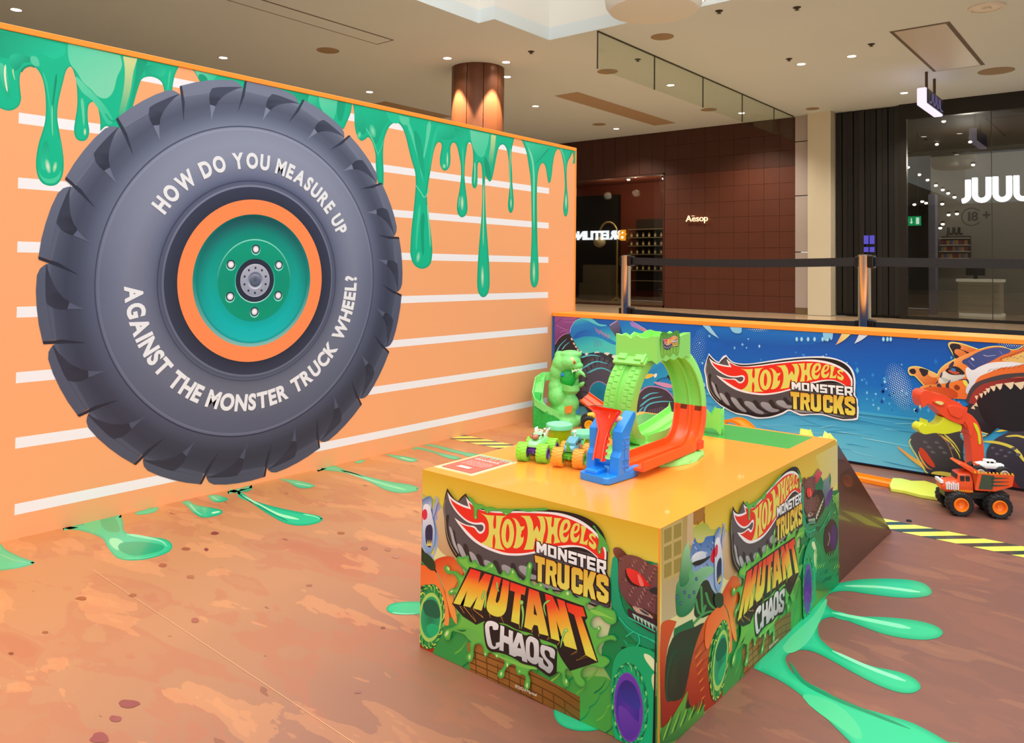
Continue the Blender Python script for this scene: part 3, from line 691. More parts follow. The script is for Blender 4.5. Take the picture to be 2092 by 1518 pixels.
# curved lettering
pr = Print(PW); pr.flat = True
def arc_text(body, r, a0, a1, cap, inward, fat):
    run, L = text_run(body, fat, .15, .48); d = PW.n*PW.step; PW.n += 1; c = hx('#e6eef6')
    for vs, tr, x, w in run:
        t = (x+w/2)/L; a = radians(a0+(a1-a0)*t)
        sx = cap
        if inward: ux, uy = (-sin(a), cos(a)), (-cos(a), -sin(a))
        else: ux, uy = (sin(a), -cos(a)), (cos(a), sin(a))
        k = abs(radians(a1-a0))*r/(L*cap)
        pts = [(TC[0]+r*cos(a)+(ux[0]*(p[0]-w/2)*k+uy[0]*p[1])*cap, TC[1]+r*sin(a)+(ux[1]*(p[0]-w/2)*k+uy[1]*p[1])*cap) for p in vs]
        pr._emit(pts, tr, [c]*len(vs), d)
arc_text('HOW DO YOU MEASURE UP', .463, 147.5, 25.5, .058, False, .045)
arc_text('AGAINST THE MONSTER TRUCK WHEEL?', .527, -178.0, 2.0, .060, True, .045)
pr.done('printed_lettering', tall, m_print)
# ================================================================== artwork shared by the plinth's two printed sides and the low wall
PF = Plane('y', YB, -1); PR = Plane('x', XB, 1); PB = Plane('y', YP, -1); PT = Plane('z', HB, 1); PG = Plane('z', 0.0, 1)
ZA = zoom(900, 990, 7.59); ZC_ = zoom(910, 1140, 5.977); ZD = zoom(1430, 715, 6.153); ZE = zoom(840, 960, 2.7204)
ZS1 = zoom(1480, 950, 6.325); ZS3 = zoom(1345, 1030, 3.1111); ZL = zoom(850, 990, 3.53); ZR_ = zoom(1225, 1090, 3.547)
def art_f(z): return lambda p: PF.uv(z(p))
def art_r(z):
    def f(p): u, v = PR.uv(z(p)); return ((u-2.8578)/.9774, v)
    return f
def art_b(z):
    def f(p): x, y = PB.uv(z(p)); return (.59932*x+.0082*y-.17237, -.00596*x+.60912*y+.10548)
    return f
def to_front(q): return q
def to_right(q): return (q[0]*.9774+2.8578, q[1])
def to_blue(q): return (1.66823*q[0]-.02287*q[1]+.28997, .01619*q[0]+1.64048*q[1]-.17013)
YEL, RED, WHT, BLK, TYR = '#e6e168', '#ee2f22', '#f7f5f6', '#201b1d', '#565257'
def B(t):  # second half of the logo was measured in its own enlargement
    out = []
    for w in t.split():
        k = '*' if w.endswith('*') else ''; x, y = w.rstrip('*').split(','); out.append('%g,%g%s' % (float(x)+1290.3, float(y)+303.6, k))
    return ' '.join(out)
def logo(pr, T, halo):
    D = lambda p: T(art_b(ZD)(p)); A = lambda p: T(art_f(ZA)(p))
    pr.zm = D
    if halo:
        pr.fill('118,40* 165,95 205,130 243,148* 270,110 300,75 335,60* 365,100 410,140 460,160 540,170 640,168 760,152 900,130 1050,108 1200,92 1350,82 1450,78 1560,80 1680,98 1790,135 1870,185 1925,250 1952,330 1960,400 1958,470 1955,520 1962,580 1987,620 1990,700 2000,720 1995,840 1985,870 1950,880 1880,885 1800,885* 1700,860 1550,820 1480,815 1380,815 1280,825 1200,795 1125,765 1060,800 980,830 900,850 780,862 700,860 600,830 480,810 440,795 350,750 250,690 180,620 120,540 90,460 72,330 58,250 72,170 95,100', '#eef4fb')
    pr.fill('118,62* 160,110 210,150 248,165* 280,125 335,82* 370,125 420,160 480,178 560,185 700,175 900,148 1100,122 1300,103 1450,98 1580,103 1700,122 1800,160 1870,215 1910,280 1932,350 1937,420 1932,560* 1947,590 1970,630 1977,740 1974,850* 1900,865 1800,868* 1680,840 1540,800 1400,800 1280,803 1200,775 1120,745 1040,785 900,832 780,845 700,838 600,812 450,785 340,730 230,660 150,570 110,470 92,340 74,250 86,170 100,110', BLK)
    pr.fill('119,92* 160,132 245,177* 290,135 333,97* 352,150 400,200 600,300 1100,400 1320,420 1900,440 1920,560 1960,840 1800,850 1540,790 1280,790 1160,750 1120,728 1000,765 850,800 780,812 650,785 450,745 300,655 200,565 130,455 105,335 88,250 95,165', G('#5b575c', '#4a474c', (400, 200), (600, 800)))
    LG, GR = '#aeb0b4', '#2c292d'
    for t in ('130,295 110,330 112,420 135,500 200,595 160,490 138,385 147,310', '190,438 212,430 228,480 255,560 300,640 362,692 325,690 250,620 205,530', '320,538 347,530 378,560 402,640 470,730 542,777 500,777 400,710 340,620', '470,613 502,600 537,620 562,690 640,760 702,792 650,792 560,755 500,690', '668,643 702,628 732,650 762,710 830,760 902,787 850,792 760,770 700,720', '870,638 902,622 927,645 952,690 1010,730 1082,742 1010,757 930,730 885,690', '1050,608 1082,592 1107,620 1140,650 1165,660 1160,690 1110,680 1070,650'):
        pr.fill(t, GR)
    for t in ('150,400 170,470 205,560 255,620 272,627 218,520 190,440', '250,545 302,560 382,690 350,690 290,630', '390,600 452,610 522,700 592,772 545,774 470,720', '560,655 662,660 722,730 812,792 730,797 650,750', '765,670 862,665 922,730 1002,757 930,782 850,760', '960,655 1052,635 1102,690 1162,700 1150,732 1060,725', '1180,760 1300,755 1420,770 1560,775 1700,815 1830,850 1700,830 1540,790 1390,787 1280,788'):
        pr.fill(t, G(LG, '#8b8c91', (400, 560), (400, 800)))
    pr.line('95,170 84,250 103,340 122,460 170,560 245,645', 5, '#b9b49a', 3)
    pr.zm = A
    pr.fill('135,108* 175,165 225,215 300,265 380,305 440,325 465,332* 445,270 430,220 427,183* 455,225 500,270 555,320 600,352 680,385 800,400 900,403 1050,405 1200,400 1300,402 1490,404 1690,412 1890,434 2090,494 2240,569 2370,664 2470,764 2530,844 2580,944 2598,1024 2593,1180* 2462,1136* 2410,1080 2330,1017 2240,975 2140,957 2040,957 1940,969 1850,985 1700,1030 1505,1052 1300,1085 1150,1090 1000,1075 850,1030 700,965 560,880 440,770 350,660 290,580 243,503* 310,552 390,597 470,622 540,630 575,652 605,692 635,716 665,713 692,682 692,634 660,611 600,612 530,603 440,568 360,508 290,438 230,358 175,258 150,170', WHT)
    pr.fill('180,203* 230,255 300,300 400,345 503,375* 482,320 465,262* 515,305 560,345 620,372 700,400 850,425 1000,432 1200,428 1400,430 1590,437 1790,457 1990,507 2190,594 2340,692 2440,784 2510,884 2556,994 2570,1060 2565,1169* 2487,1141* 2440,1090 2350,1015 2250,955 2140,932 2040,925 1940,931 1850,943 1690,985 1505,1020 1350,1047 1200,1056 1050,1047 900,1006 750,945 600,860 480,750 390,655 308,568* 365,605 440,632 520,650 560,672 590,712 622,745 660,750 700,720 719,665 712,608 672,577 600,582 520,573 425,530 335,450 265,368 207,280', RED)
    let = ['645,428* 700,450 780,465 860,470* 852,520 845,600 855,670 870,675 885,660 890,600 892,530 888,470* 960,475 1050,478* 1000,500 975,560 955,640 945,720 950,800 960,880 985,950 1030,1005* 980,995 900,985 865,980* 875,920 880,850 870,790 860,760 848,775 838,830 835,900 838,970* 780,955 700,920 660,895* 710,870 750,820 775,750 778,660 770,580 740,510 700,465',
           '1130,505* 1185,518 1222,552 1247,592 1265,632 1290,642 1330,630* 1322,668 1302,695 1282,715 1285,735 1274,760 1275,790 1283,812 1302,805 1318,788* 1312,860 1280,930 1230,970 1180,977 1153,960* 1170,930 1186,870 1200,780 1205,700 1200,630 1190,580 1165,530']
    let += [B(t) for t in ('-25,170* 120,172* 160,250 175,330 178,415* 205,370 235,322* 255,370 268,430* 285,380 285,300 270,230 235,175* 330,178* 355,240 365,320 360,400 340,480 325,560* 318,620* 290,600* 235,545* 215,510 200,560 190,620 175,690* 30,695* 60,620 80,540 90,450 88,360 70,280 40,215',
        '342,180* 400,186 465,187* 462,240 455,310 458,340 475,345 488,330 497,270 500,200* 560,205 615,210* 580,250 560,310 550,390 550,450 565,520 600,580* 540,590 490,600* 500,560 505,510 490,460 475,448 462,470 455,530 455,600* 400,590 368,595* 385,540 400,460 405,380 395,290 375,220',
        '912,320* 960,330 995,350* 985,400 965,470 955,540 960,570 985,560 1030,525* 1015,580 1010,622* 950,610 890,595* 905,540 920,450 920,380',
        '1085,440 1115,445 1140,470 1140,520* 1110,495 1082,482 1078,510 1098,545 1132,580 1150,620 1145,660 1120,690 1085,672 1050,640 1035,610 1040,560* 1070,590 1100,613 1110,600 1098,570 1060,530 1040,490 1050,455')]
    for t in let: pr.fill(t, YEL)
    pr.fill('1078,522 1110,540 1145,600 1165,690 1168,770 1155,860 1125,940 1085,972 1050,972 1010,930 982,850 972,760 980,670 1005,590 1040,535', YEL, ['1072,602 1088,640 1098,700 1096,790 1085,850 1068,886 1050,870 1040,800 1045,700 1055,630'])
    pr.fill(B('690,225 730,240 750,290 745,350 715,400 670,430 640,440 650,490 680,502 705,480 725,440* 722,500 700,560 660,582 620,575 590,520 578,440 590,350 620,270 655,232'), YEL, [B('690,280 708,300 702,350 675,385 648,395 652,340 668,295')])
    pr.fill(B('850,283 890,300 895,350 875,410 835,440 805,448 810,490 830,507 860,490 890,450* 885,520 855,570 810,582 770,560 750,490 755,410 785,330 815,292'), YEL, [B('848,318 865,330 860,370 838,400 812,408 815,370 830,330')])
    # MONSTER TRUCKS in blocks on a black plate
    M = lambda x, v: (x+1290.3, 565+.2824*(x-225)+v*(170+.0416*(x-225))+303.6)
    K = lambda x, v: (x+1290.3, 775+.285*(x-200)+v*(392+.04*(x-200))+303.6)
    mon = [([(225, 0), (268, 0), (305, .33), (342, 0), (385, 0), (385, 1), (342, 1), (342, .55), (306, .88), (270, .55), (270, 1), (225, 1)], ()),
           ([(402, 0), (536, 0), (536, 1), (402, 1)], ([(442, .22), (496, .22), (496, .78), (442, .78)],)),
           ([(556, 0), (600, 0), (660, .5), (660, 0), (700, 0), (700, 1), (660, 1), (597, .5), (597, 1), (556, 1)], ()),
           ([(720, 0), (850, 0), (850, .24), (762, .24), (762, .40), (850, .40), (850, 1), (720, 1), (720, .76), (808, .76), (808, .62), (720, .62)], ()),
           ([(862, 0), (995, 0), (995, .26), (950, .26), (950, 1), (907, 1), (907, .26), (862, .26)], ()),
           ([(1008, 0), (1142, 0), (1142, .23), (1050, .23), (1050, .39), (1130, .39), (1130, .6), (1050, .6), (1050, .77), (1142, .77), (1142, 1), (1008, 1)], ()),
           ([(1160, 0), (1305, 0), (1305, .6), (1275, .66), (1305, 1), (1258, 1), (1225, .68), (1203, .68), (1203, 1), (1160, 1)], ([(1203, .22), (1262, .22), (1262, .47), (1203, .47)],))]
    tru = [([(195, 0), (360, 0), (358, .27), (312, .27), (310, 1), (244, 1), (246, .27), (205, .27)], ()),
           ([(372, .02), (500, .02), (540, .10), (540, .48), (508, .56), (545, 1), (482, 1), (448, .62), (432, .62), (428, 1), (362, 1)], ([(436, .25), (474, .25), (474, .42), (436, .42)],)),
           ([(552, .03), (612, .03), (612, .72), (636, .80), (662, .72), (664, .03), (742, .03), (738, .86), (695, 1), (600, 1), (546, .86)], ()),
           ([(800, .02), (910, .02), (946, .12), (946, .42), (885, .42), (885, .28), (832, .28), (832, .74), (885, .74), (885, .60), (946, .60), (940, .88), (900, 1), (800, 1), (765, .88), (765, .12)], ()),
           ([(955, 0), (1020, 0), (1020, .32), (1066, 0), (1155, 0), (1100, .48), (1150, 1), (1075, 1), (1030, .66), (1020, .72), (1015, 1), (948, 1)], ()),
           ([(1200, .0), (1310, .0), (1345, .10), (1345, .36), (1275, .36), (1275, .27), (1222, .27), (1222, .36), (1345, .58), (1345, .88), (1310, 1.0), (1195, 1.0), (1155, .88), (1155, .66), (1222, .66), (1222, .76), (1280, .76), (1280, .68), (1152, .44), (1152, .10)], ())]
    d = pr.p.n*pr.p.step; pr.p.n += 1
    for f, L in ((M, mon), (K, tru)):
        for q, h in L:
            g = [f(*p) for p in q]; pr.fill(g, BLK, n=1, d=d); pr.line(g, 44, BLK, n=1, closed=True, d=d)
    for q, h in mon:
        g = [M(*p) for p in q]; cy = g[0]
        pr.fill(g, G('#ffffff', '#dfe6ec', cy, (cy[0]-40, cy[1]+220)), [[M(*p) for p in k] for k in h], n=1)
    for q, h in tru:
        g = [K(*p) for p in q]; a_ = K(q[0][0], 0); b_ = K(q[0][0], 1)
        pr.fill(g, G('#c8741d', '#d8a531', a_, b_), [[K(*p) for p in k] for k in h], n=1)
        mx = sum(p[0] for p in q)/len(q)
        pr.fill([K(mx+(p[0]-mx)*.94, .5+(p[1]-.5)*.965) for p in q], G('#e5b33c', '#e8e061', a_, b_), [[K(*p) for p in k] for k in h], n=1)

def mutant(pr, T):
    C = lambda p: T(art_f(ZC_)(p)); pr.zm = C; A = lambda p: T(art_f(ZA)(p))
    SG, SGD, SGL = '#6cc04a', '#2f9e44', '#a6da5a'
    splat = '300,-40 330,40 385,10 420,55 500,95 560,50 602,52 640,110 690,190 740,135 782,188 830,115 872,140 905,205 960,260 1000,235 1018,90 1050,38 1086,70 1075,140 1060,250 1080,312 1130,320 1170,288 1216,322 1262,380 1310,350 1340,398 1400,430 1460,390 1520,380 1570,428 1620,470 1700,460 1788,488 1794,520 1742,560 1765,612 1830,602 1900,560 1960,588 2030,608 2090,640 2110,760 2050,800 1960,760 1900,700 1830,720 1800,800 1860,850 1900,815 1922,850 1880,930 1900,960 1990,935 2075,930 2110,990 2040,985 1960,1010 1880,1080 1900,1160 1980,1190 2030,1240 2000,1290 1930,1330 1800,1300 1700,1340 1680,1420 1730,1500 1700,1560 1620,1520 1560,1400 1500,1340 1490,1440 1530,1500 1510,1560 1450,1520 1440,1400 1380,1380 1300,1440 1160,1340 1040,1370 1060,1480 1030,1600 985,1560 1000,1440 960,1410 910,1410 885,1350 870,1290 800,1300 748,1370 742,1430 705,1456 665,1430 668,1380 720,1330 745,1270 720,1190 660,1212 620,1170 560,1140 520,1195 490,1160 480,1080 440,1035 380,1060 365,1200 330,1258 285,1235 275,1180 325,1120 320,1030 350,960 300,880 200,870 110,885 75,985 30,985 5,930 30,860 110,830 170,780 195,680 150,560 140,420 80,450 62,400 100,365 155,350 175,290 150,220 100,180 60,190 10,130 20,85 60,90 90,150 150,150 190,180 240,205 260,150 200,80 160,20 180,-30 240,-20'
    pr.fill(splat, G('#79c84c', '#5cb84a', (600, 0), (1200, 1400))); pr.rim(splat, 9, '#eaf6d8', '#8fd05a'); pr.rim(splat, 34, '#3fa348', '#6cc04a')
    for t in ('195,60 260,140 320,180 420,90 500,140 600,110 680,230 600,230 420,180 300,130', '1100,330 1200,360 1300,420 1450,470 1600,520 1700,560 1600,540 1450,500 1280,430', '60,850 140,860 240,890 330,850 430,900 480,1010 430,1010 330,1000 250,920 130,880', '1790,620 1900,640 2000,690 2080,740 1960,700 1860,680', '1740,1000 1800,1150 1850,1260 1780,1290 1700,1260', '600,1150 800,1220 1000,1290 1150,1340 1000,1330 780,1250'):
        pr.fill(t, G('#3aa84a', '#8ed257', (200, 0), (1500, 1200)))
    for c, rx, ry, ro in (((60, 120), 16, 30, -30), ((1052, 90), 12, 34, 0), ((590, 85), 14, 20, 20), ((845, 160), 12, 20, 0), ((40, 910), 22, 44, 30), ((320, 1195), 14, 34, 0), ((705, 1400), 16, 30, 10), ((100, 395), 14, 22, 60), ((1190, 320), 12, 18, 0), ((1515, 420), 22, 26, 0), ((1895, 845), 12, 22, 0), ((1520, 1200), 14, 20, 0), ((1020, 1540), 14, 34, 0), ((650, 1180), 14, 20, 0), ((1500, 1490), 14, 30, 0), ((510, 1160), 10, 20, 0), ((780, 1290), 14, 30, 0), ((930, 1370), 10, 16, 0)):
        pr.disc(c, rx, ry, '#8fd253', rot=ro, inner='#eaf7c4')
    # slime running along the top of the tyre mark
    pr.zm = A
    for t in ('460,190 480,180 520,205 560,265 620,290 680,300 740,340 800,330 850,345 920,365 1000,360 1100,365 1300,360 1500,358 1640,350 1700,372 1640,392 1560,395 1480,402 1400,412 1320,402 1240,385 1170,388 1120,420 1085,450 1045,466 1010,440 980,410 900,400 860,400 800,405 775,430 750,436 728,410 700,372 660,368 620,375 600,410 598,470 600,510 575,528 550,505 548,440 545,370 530,310 500,262 475,230',
              '2395,620 2440,660 2500,740 2560,810 2600,880 2630,960 2640,1030 2600,1010 2580,960 2545,950 2520,970 2515,1040 2495,1066 2470,1040 2462,960 2480,900 2478,820 2465,760 2430,680'):
        pr.fill(t, G('#63bd49', '#57b046', (500, 200), (1600, 500))); pr.rim(t, 7, '#dff2cf', '#6cc04c'); pr.rim(t, 20, '#3c9c44', '#63bb49')
    for c, rx, ry in (((575, 500), 10, 16), ((1045, 440), 10, 12), ((755, 415), 8, 10), ((2495, 1030), 10, 18)): pr.disc(c, rx, ry, '#93d65c', inner='#effad0')
    pr.zm = C
    pr.fill('318,96* 600,182 1035,333* 1180,383* 1716,573* 1759,715* 1730,747* 1890,1255* 1545,1364* 1515,1322 1440,1210 1400,1130 1380,1050* 1290,1012 1150,962 1060,905 900,862 760,792 640,772 560,742 400,803* 240,703* 106,548*', BLK)
    st = ('#ee2a20', '#f0502a', '#f59a2c', '#eeb93a', '#e6de4e', '#e2dc50')
    for t, a, b_ in (('335,118* 457,160* 427,300* 505,177* 590,200* 467,632* 362,602* 420,452* 330,592* 245,572* 292,382* 207,562* 122,541*', (400, 130), (290, 600)),
                    ('622,207* 706,237* 640,500 650,535 672,520 690,470 728,247* 808,277* 772,590 742,668 682,704 612,692 552,652 527,592 535,520', (715, 220), (650, 700)),
                    ('820,282* 1010,347* 992,442* 947,427* 927,800* 827,762* 872,402* 812,382*', (910, 310), (880, 790)),
                    ('1240,422* 1330,453* 1420,642* 1386,482* 1478,515* 1633,1108* 1480,1058* 1377,742* 1420,1003* 1315,968*', (1360, 460), (1470, 1060)),
                    ('1497,532* 1704,591* 1735,703* 1682,698* 1874,1248* 1735,1168* 1597,682* 1525,642*', (1620, 560), (1790, 1220))):
        pr.fill(t, (st, a, b_))
    pr.fill('1046,357* 1164,401* 1284,938* 1170,908* 1150,812* 1105,802* 1075,868* 985,829*', G('#ee2a20', '#e6de4e', (1100, 370), (1130, 880)), ['1108,542* 1144,690* 1102,672*'])
    for t in ('200,575* 260,668* 215,572*', '250,580* 400,770* 330,600*', '360,610* 490,720* 440,640*', '560,670* 575,720* 570,668*', '700,700* 740,785* 715,698*', '925,800* 935,855* 940,808*', '1075,880* 1080,900* 1095,850*', '1165,910* 1160,945* 1185,915*', '1290,950* 1260,985* 1310,960*', '1420,1005* 1390,1050* 1425,1020*', '1630,1120* 1550,1170* 1640,1140*', '1735,1170* 1620,1235* 1760,1190*'):
        pr.line(t, 9, '#e7a63a', n=1, w2=2)
    pr.fill('490,790* 530,735 620,740 690,790 760,810 860,860 920,880 1000,930 1060,920 1170,970 1200,1030 1330,1060 1390,1100* 1382,1390* 1330,1422 1290,1432 1150,1332 1120,1312 960,1272 900,1232 780,1172 680,1142 580,1127 530,1082 500,950', BLK)
    sv = G('#f4f5f6', '#a9adb2', (900, 780), (820, 1330))
    for t, h in (('545,758 610,760 670,800 668,862* 610,862 600,822 570,820 560,845 590,1020 612,1065 640,1060 640,1022* 690,1012* 680,1070 640,1095 590,1095 550,1060 530,1000 510,850 515,790', ()), ('698,805* 745,825* 742,930* 798,952* 800,862* 852,882* 848,960* 858,1172* 806,1150* 800,1042* 738,1012* 735,1125* 683,1110*', ()),
                 ('905,893* 962,915* 1027,1262* 965,1242* 955,1192* 905,1180* 868,1192* 803,1160*', ['928,1010* 950,1092* 902,1082*']), ('1060,940 1130,970 1162,1010 1165,1200 1150,1270 1110,1282 1050,1250 1015,1200 1008,1010 1030,960', ['1062,1012 1098,1032 1104,1190 1085,1202 1060,1180']),
                 ('1200,1043* 1320,1080 1362,1120 1355,1217* 1305,1192* 1290,1130 1245,1110 1235,1140 1260,1200 1330,1270 1342,1320 1322,1370 1290,1392 1230,1350 1163,1300 1168,1190* 1217,1212* 1225,1270 1270,1312 1282,1292 1225,1210 1190,1150 1185,1080', ())):
        pr.fill(t, sv, h)
    for t, w_ in (('470,500 500,400 520,395', 34), ('505,600 520,480 525,420', 26), ('655,280 660,350 680,400', 26), ('960,560 975,680 955,850', 34), ('1300,500 1230,560 1255,700', 30), ('1490,870 1460,940 1430,1080', 36)):
        pr.line(t, w_, '#58b148', w2=w_*.4); pr.line(t, w_*.35, '#c9ea8a', w2=3)
    pr.disc((955, 530), 24, 28, '#63bb49', inner='#c5e887'); pr.disc((1495, 870), 26, 24, '#63bb49', inner='#d5efa0')

def backdrop(pr, T):
    """sky, houses, and the two plain big-wheeled trucks of the printed scene"""
    E = lambda p: T(art_f(ZE)(p)); R = lambda p: T(art_r(ZS3)(p)); S = lambda p: T(art_r(ZS1)(p)); L = lambda p: T(art_f(ZL)(p)); W_ = lambda p: T(art_f(ZR_)(p))
    top, bot = HB, 0.0
    u0, u1 = -1.60, -.45
    pr.zm = T
    pr.fill([(u0, bot), (u1, bot), (u1, top), (u0, top)], (('#e0b32c', '#e6cf4e', '#e9e07a', '#dfe2b2', '#a9cf7e', '#6fb54c', '#4f9f45'), (0, top), (0, bot)), n=1)
    pr.fill([(-.70, .40), (-.47, .40), (-.47, .30), (-.60, .27)], G('#dfd49a', '#e2cf5e', (-.5, .3), (-.66, .4)), n=1)
    pr.zm = R
    # house with panelled window
    pr.fill('20,150* 220,50* 225,260* 130,700* 20,760*', G('#b59b52', '#c3b48a', (100, 60), (60, 700)))
    for t in ('28,150* 155,90* 150,440* 28,500*',): pr.fill(t, '#c6b06a'); 
    for i in range(3):
        for j in range(2):
            x0, y0 = 36+62*j, 165+110*i-28*j; pr.fill([(x0, y0), (x0+48, y0-22), (x0+48, y0+66), (x0, y0+88)], '#a08e44', n=1)
    pr.fill('185,70* 222,52* 222,260* 180,260*', '#d3b78a'); pr.fill('222,50* 296,12* 290,100* 250,130* 222,130*', '#a9732a'); pr.fill('245,110* 258,110* 262,220* 250,220*', '#96641f'); pr.fill('284,60* 296,55* 298,200* 288,200*', '#9a6a24')
    pr.fill('225,150 300,120 340,160 420,150 440,240 300,240 230,220', G('#a9b53c', '#cfd07e', (300, 120), (300, 240)))
    pr.fill('400,200 480,180 520,260 500,420 430,480 400,380', G('#d8c39a', '#c9a579', (450, 200), (450, 470)))
    # horned truck: tail fin, blue body, green snout and horn
    pr.line('405,290 400,230 415,180 405,145', 22, '#9fa6cf', w2=14)
    pr.fill('205,300 215,260 232,210* 250,245 285,240 300,210 340,200 365,195 382,160* 392,250 408,330 415,420 395,560 360,600 330,560 300,480 250,440 205,420', G('#3f74b9', '#a8c3e4', (260, 220), (330, 560)))
    for k in range(26):
        x, y = 215+(k*37) % 180, 235+(k*53) % 190; pr.line([(x, y), (x+12, y+16)], 4, ('#d9e6f6', '#21508f', '#16315e')[k % 3], n=1)
    pr.fill('215,330 260,300 300,310 290,360 240,390 210,380', G('#eef2f8', '#bccadf', (220, 310), (290, 380))); pr.fill('212,375 290,345 330,330 290,370 240,392', '#17201f')
    pr.fill('332,330 352,280 370,270 368,340 350,372 334,360', '#d91f33'); pr.fill('372,280 392,330 400,430 380,500 360,470 375,400', '#2b3157'); pr.fill('385,480 398,460 396,540 384,540', '#e9d75b')
    pr.fill('110,560 120,500 150,470 210,440 290,400 345,400 350,430 300,470 280,520 250,600 200,690 130,715 110,640', G('#8fce9b', '#0b7a4b', (300, 400), (150, 620)))
    pr.fill('135,520 140,400 160,290 190,235* 200,320 205,410 195,480 165,520', G('#a7dba4', '#0d7d49', (190, 240), (140, 500))); pr.fill('195,470 205,380 215,340* 215,420 225,450', '#5cb56f')
    for x, y in ((240, 475), (140, 630), (195, 585), (165, 560), (225, 560), (120, 590)): pr.disc((x, y), 9, 13, '#0a2f3a', n=12, inner='#5b93c4')
    pr.fill('250,560 300,480 340,540 380,600 410,650 330,700 240,720 230,640', '#1d2a1c'); 
    for t in ('235,600 265,700 300,640', '270,520 275,610 280,700', '300,560 330,640 400,690', '220,760 300,690 400,680'): pr.line(t, 14, '#3f9a4e')
    pr.fill('100,790* 215,730* 230,790* 95,850*', '#0f6f3f'); pr.fill('90,850 230,780 300,760 330,900 300,1240 180,1300 60,1380 40,1100', G('#2a2a20', '#17301f', (100, 800), (200, 1300)))
    # wheels
    def wheel(o, rim_, hub, tone, sl=0.0):
        (cx, cy), rx, ry = o
        pr.disc((cx, cy), rx, ry, tone[0], n=40, rot=sl, inner=tone[1])
    pr.fill('15,770 60,735 115,745* 60,900 40,1100 60,1240 150,1230 190,1100 185,1240 90,1390 15,1420*', G('#d5501f', '#8c1c12', (60, 760), (60, 1350)))
    pr.disc((85, 1090), 38, 170, '#0c3d25', n=30, rot=8, inner='#1a6a43'); pr.disc((92, 1090), 30, 155, '#17301f', n=30, rot=8, inner='#2b3a24')
    pr.fill('205,1010 250,850 310,720 370,670 420,680 460,780 480,950 470,1110 430,1200 340,1280 280,1320 210,1300 185,1160', G('#d95f22', '#9c2414', (360, 680), (240, 1300)))
    for k in range(7): pr.line([(225+k*8, 960+k*52), (262+k*4, 900+k*58), (320+k*2, 830+k*66)], 20, '#a93416', w2=8); pr.line([(232+k*8, 980+k*52), (275+k*4, 925+k*58)], 8, '#ec8a35', w2=3)
    def spin(c, rx, ry, rot, cols, k=34, lo=.72):
        for i in range(k):
            a = 2*pi*i/k; q = []
            for s_, r_ in ((0, 1.0), (.16, .97), (.3, lo+.1*(i % 3))):
                x, y = rx*r_*cos(a+s_), ry*r_*sin(a+s_); q.append((c[0]+x*cos(rot)-y*sin(rot), c[1]+x*sin(rot)+y*cos(rot)))
            pr.line(q, rx*.12, cols[i % len(cols)], w2=rx*.03)
    pr.disc((388, 980), 70, 235, '#0e7a3f', n=40, rot=6, inner='#12904c'); spin((388, 980), 68, 230, .1, ('#063b22', '#7cc24a', '#0f7f45', '#b8d85a'))
    pr.disc((390, 995), 52, 150, '#a6d660', n=36, rot=6); pr.disc((391, 995), 46, 138, '#0b7a45', n=36, rot=6, inner='#055436'); pr.fill('390,870 430,900 425,990 395,1010 380,950', '#06402f')
    pr.fill('420,560 450,510 490,475 520,520 515,600 480,650 470,720 480,850 460,800 440,680 415,640', G('#e04a20', '#f28b34', (450, 500), (480, 800)))
    pr.fill('15,1440 80,1360 140,1260 185,1180* 175,1330 240,1270* 215,1340 290,1270* 270,1380 200,1450 100,1500 15,1530*', G('#5aa53a', '#1f6f33', (100, 1300), (150, 1500)))
    for k in range(14): pr.line([(25+k*18, 1500-k*14), (60+k*17, 1400-k*10), (80+k*16, 1340-k*8)], 9, ('#8fcf45', '#0d5a34', '#3d9a3f')[k % 3], w2=2)
    # greenery and planks along the foot
    pr.zm = E
    pr.fill('180,880 260,800 420,860 520,1000 700,1080 900,1150 1120,1180 1120,1600 100,1300', G('#2f9a4a', '#4aa544', (200, 850), (800, 1400)))
    for k in range(40):
        x = 200+(k*211) % 900; y = 900+(k*97) % 300+x*.25; pr.line([(x, y), (x+40, y-30), (x+70, y-80)], 12, ('#0f8f52', '#69bb45', '#0a7a48', '#9ad154')[k % 4], w2=2)
    pr.fill('312,960* 420,960 520,1020 700,1130 940,1260* 940,1420* 800,1330 330,1120*', G('#a86f31', '#7f5320', (400, 960), (800, 1380)))
    for k in range(5): pr.line([(330, 1000+k*34), (560, 1090+k*40), (800, 1200+k*46), (940, 1290+k*50)], 5, '#4d3113')
    for k in range(9): pr.line([(360+k*62, 1010+k*34), (366+k*62, 1150+k*40)], 5, '#5a3a17')
    # left truck as it shows on the short side
    pr.zm = L
    pr.fill('130,560 180,525 260,520 330,590 340,650 300,700 270,780 300,1000 250,920 200,720 150,620', G('#d9401c', '#f5a04a', (150, 540), (270, 800)))
    pr.fill('-30,590 60,580 130,610 190,720 230,860 240,1010 200,1000 190,860 130,740 60,720 -30,760', G('#f06a2a', '#f3984d', (60, 580), (230, 950)))
    pr.disc((105, 950), 105, 235, '#0f8f4a', n=44, rot=4, inner='#3fae4c'); spin((105, 950), 102, 228, .07, ('#07562f', '#88cf52', '#0c8a48', '#d2e55e'), 44)
    pr.disc((108, 955), 84, 178, '#a9da6a', n=40, rot=3); pr.disc((110, 955), 70, 150, '#06aa70', n=40, rot=3, inner='#047a52'); pr.fill('60,850 130,830 175,900 170,960 110,950 70,930', '#056248'); pr.fill('80,1030 120,1000 170,1030 150,1080 110,1090', '#07b877')
    # horned truck's flank with gaping mouth
    pr.fill('56,110 80,90 110,85 118,150 100,200 60,200', G('#2f6db5', '#dfe9f5', (60, 90), (110, 200)))
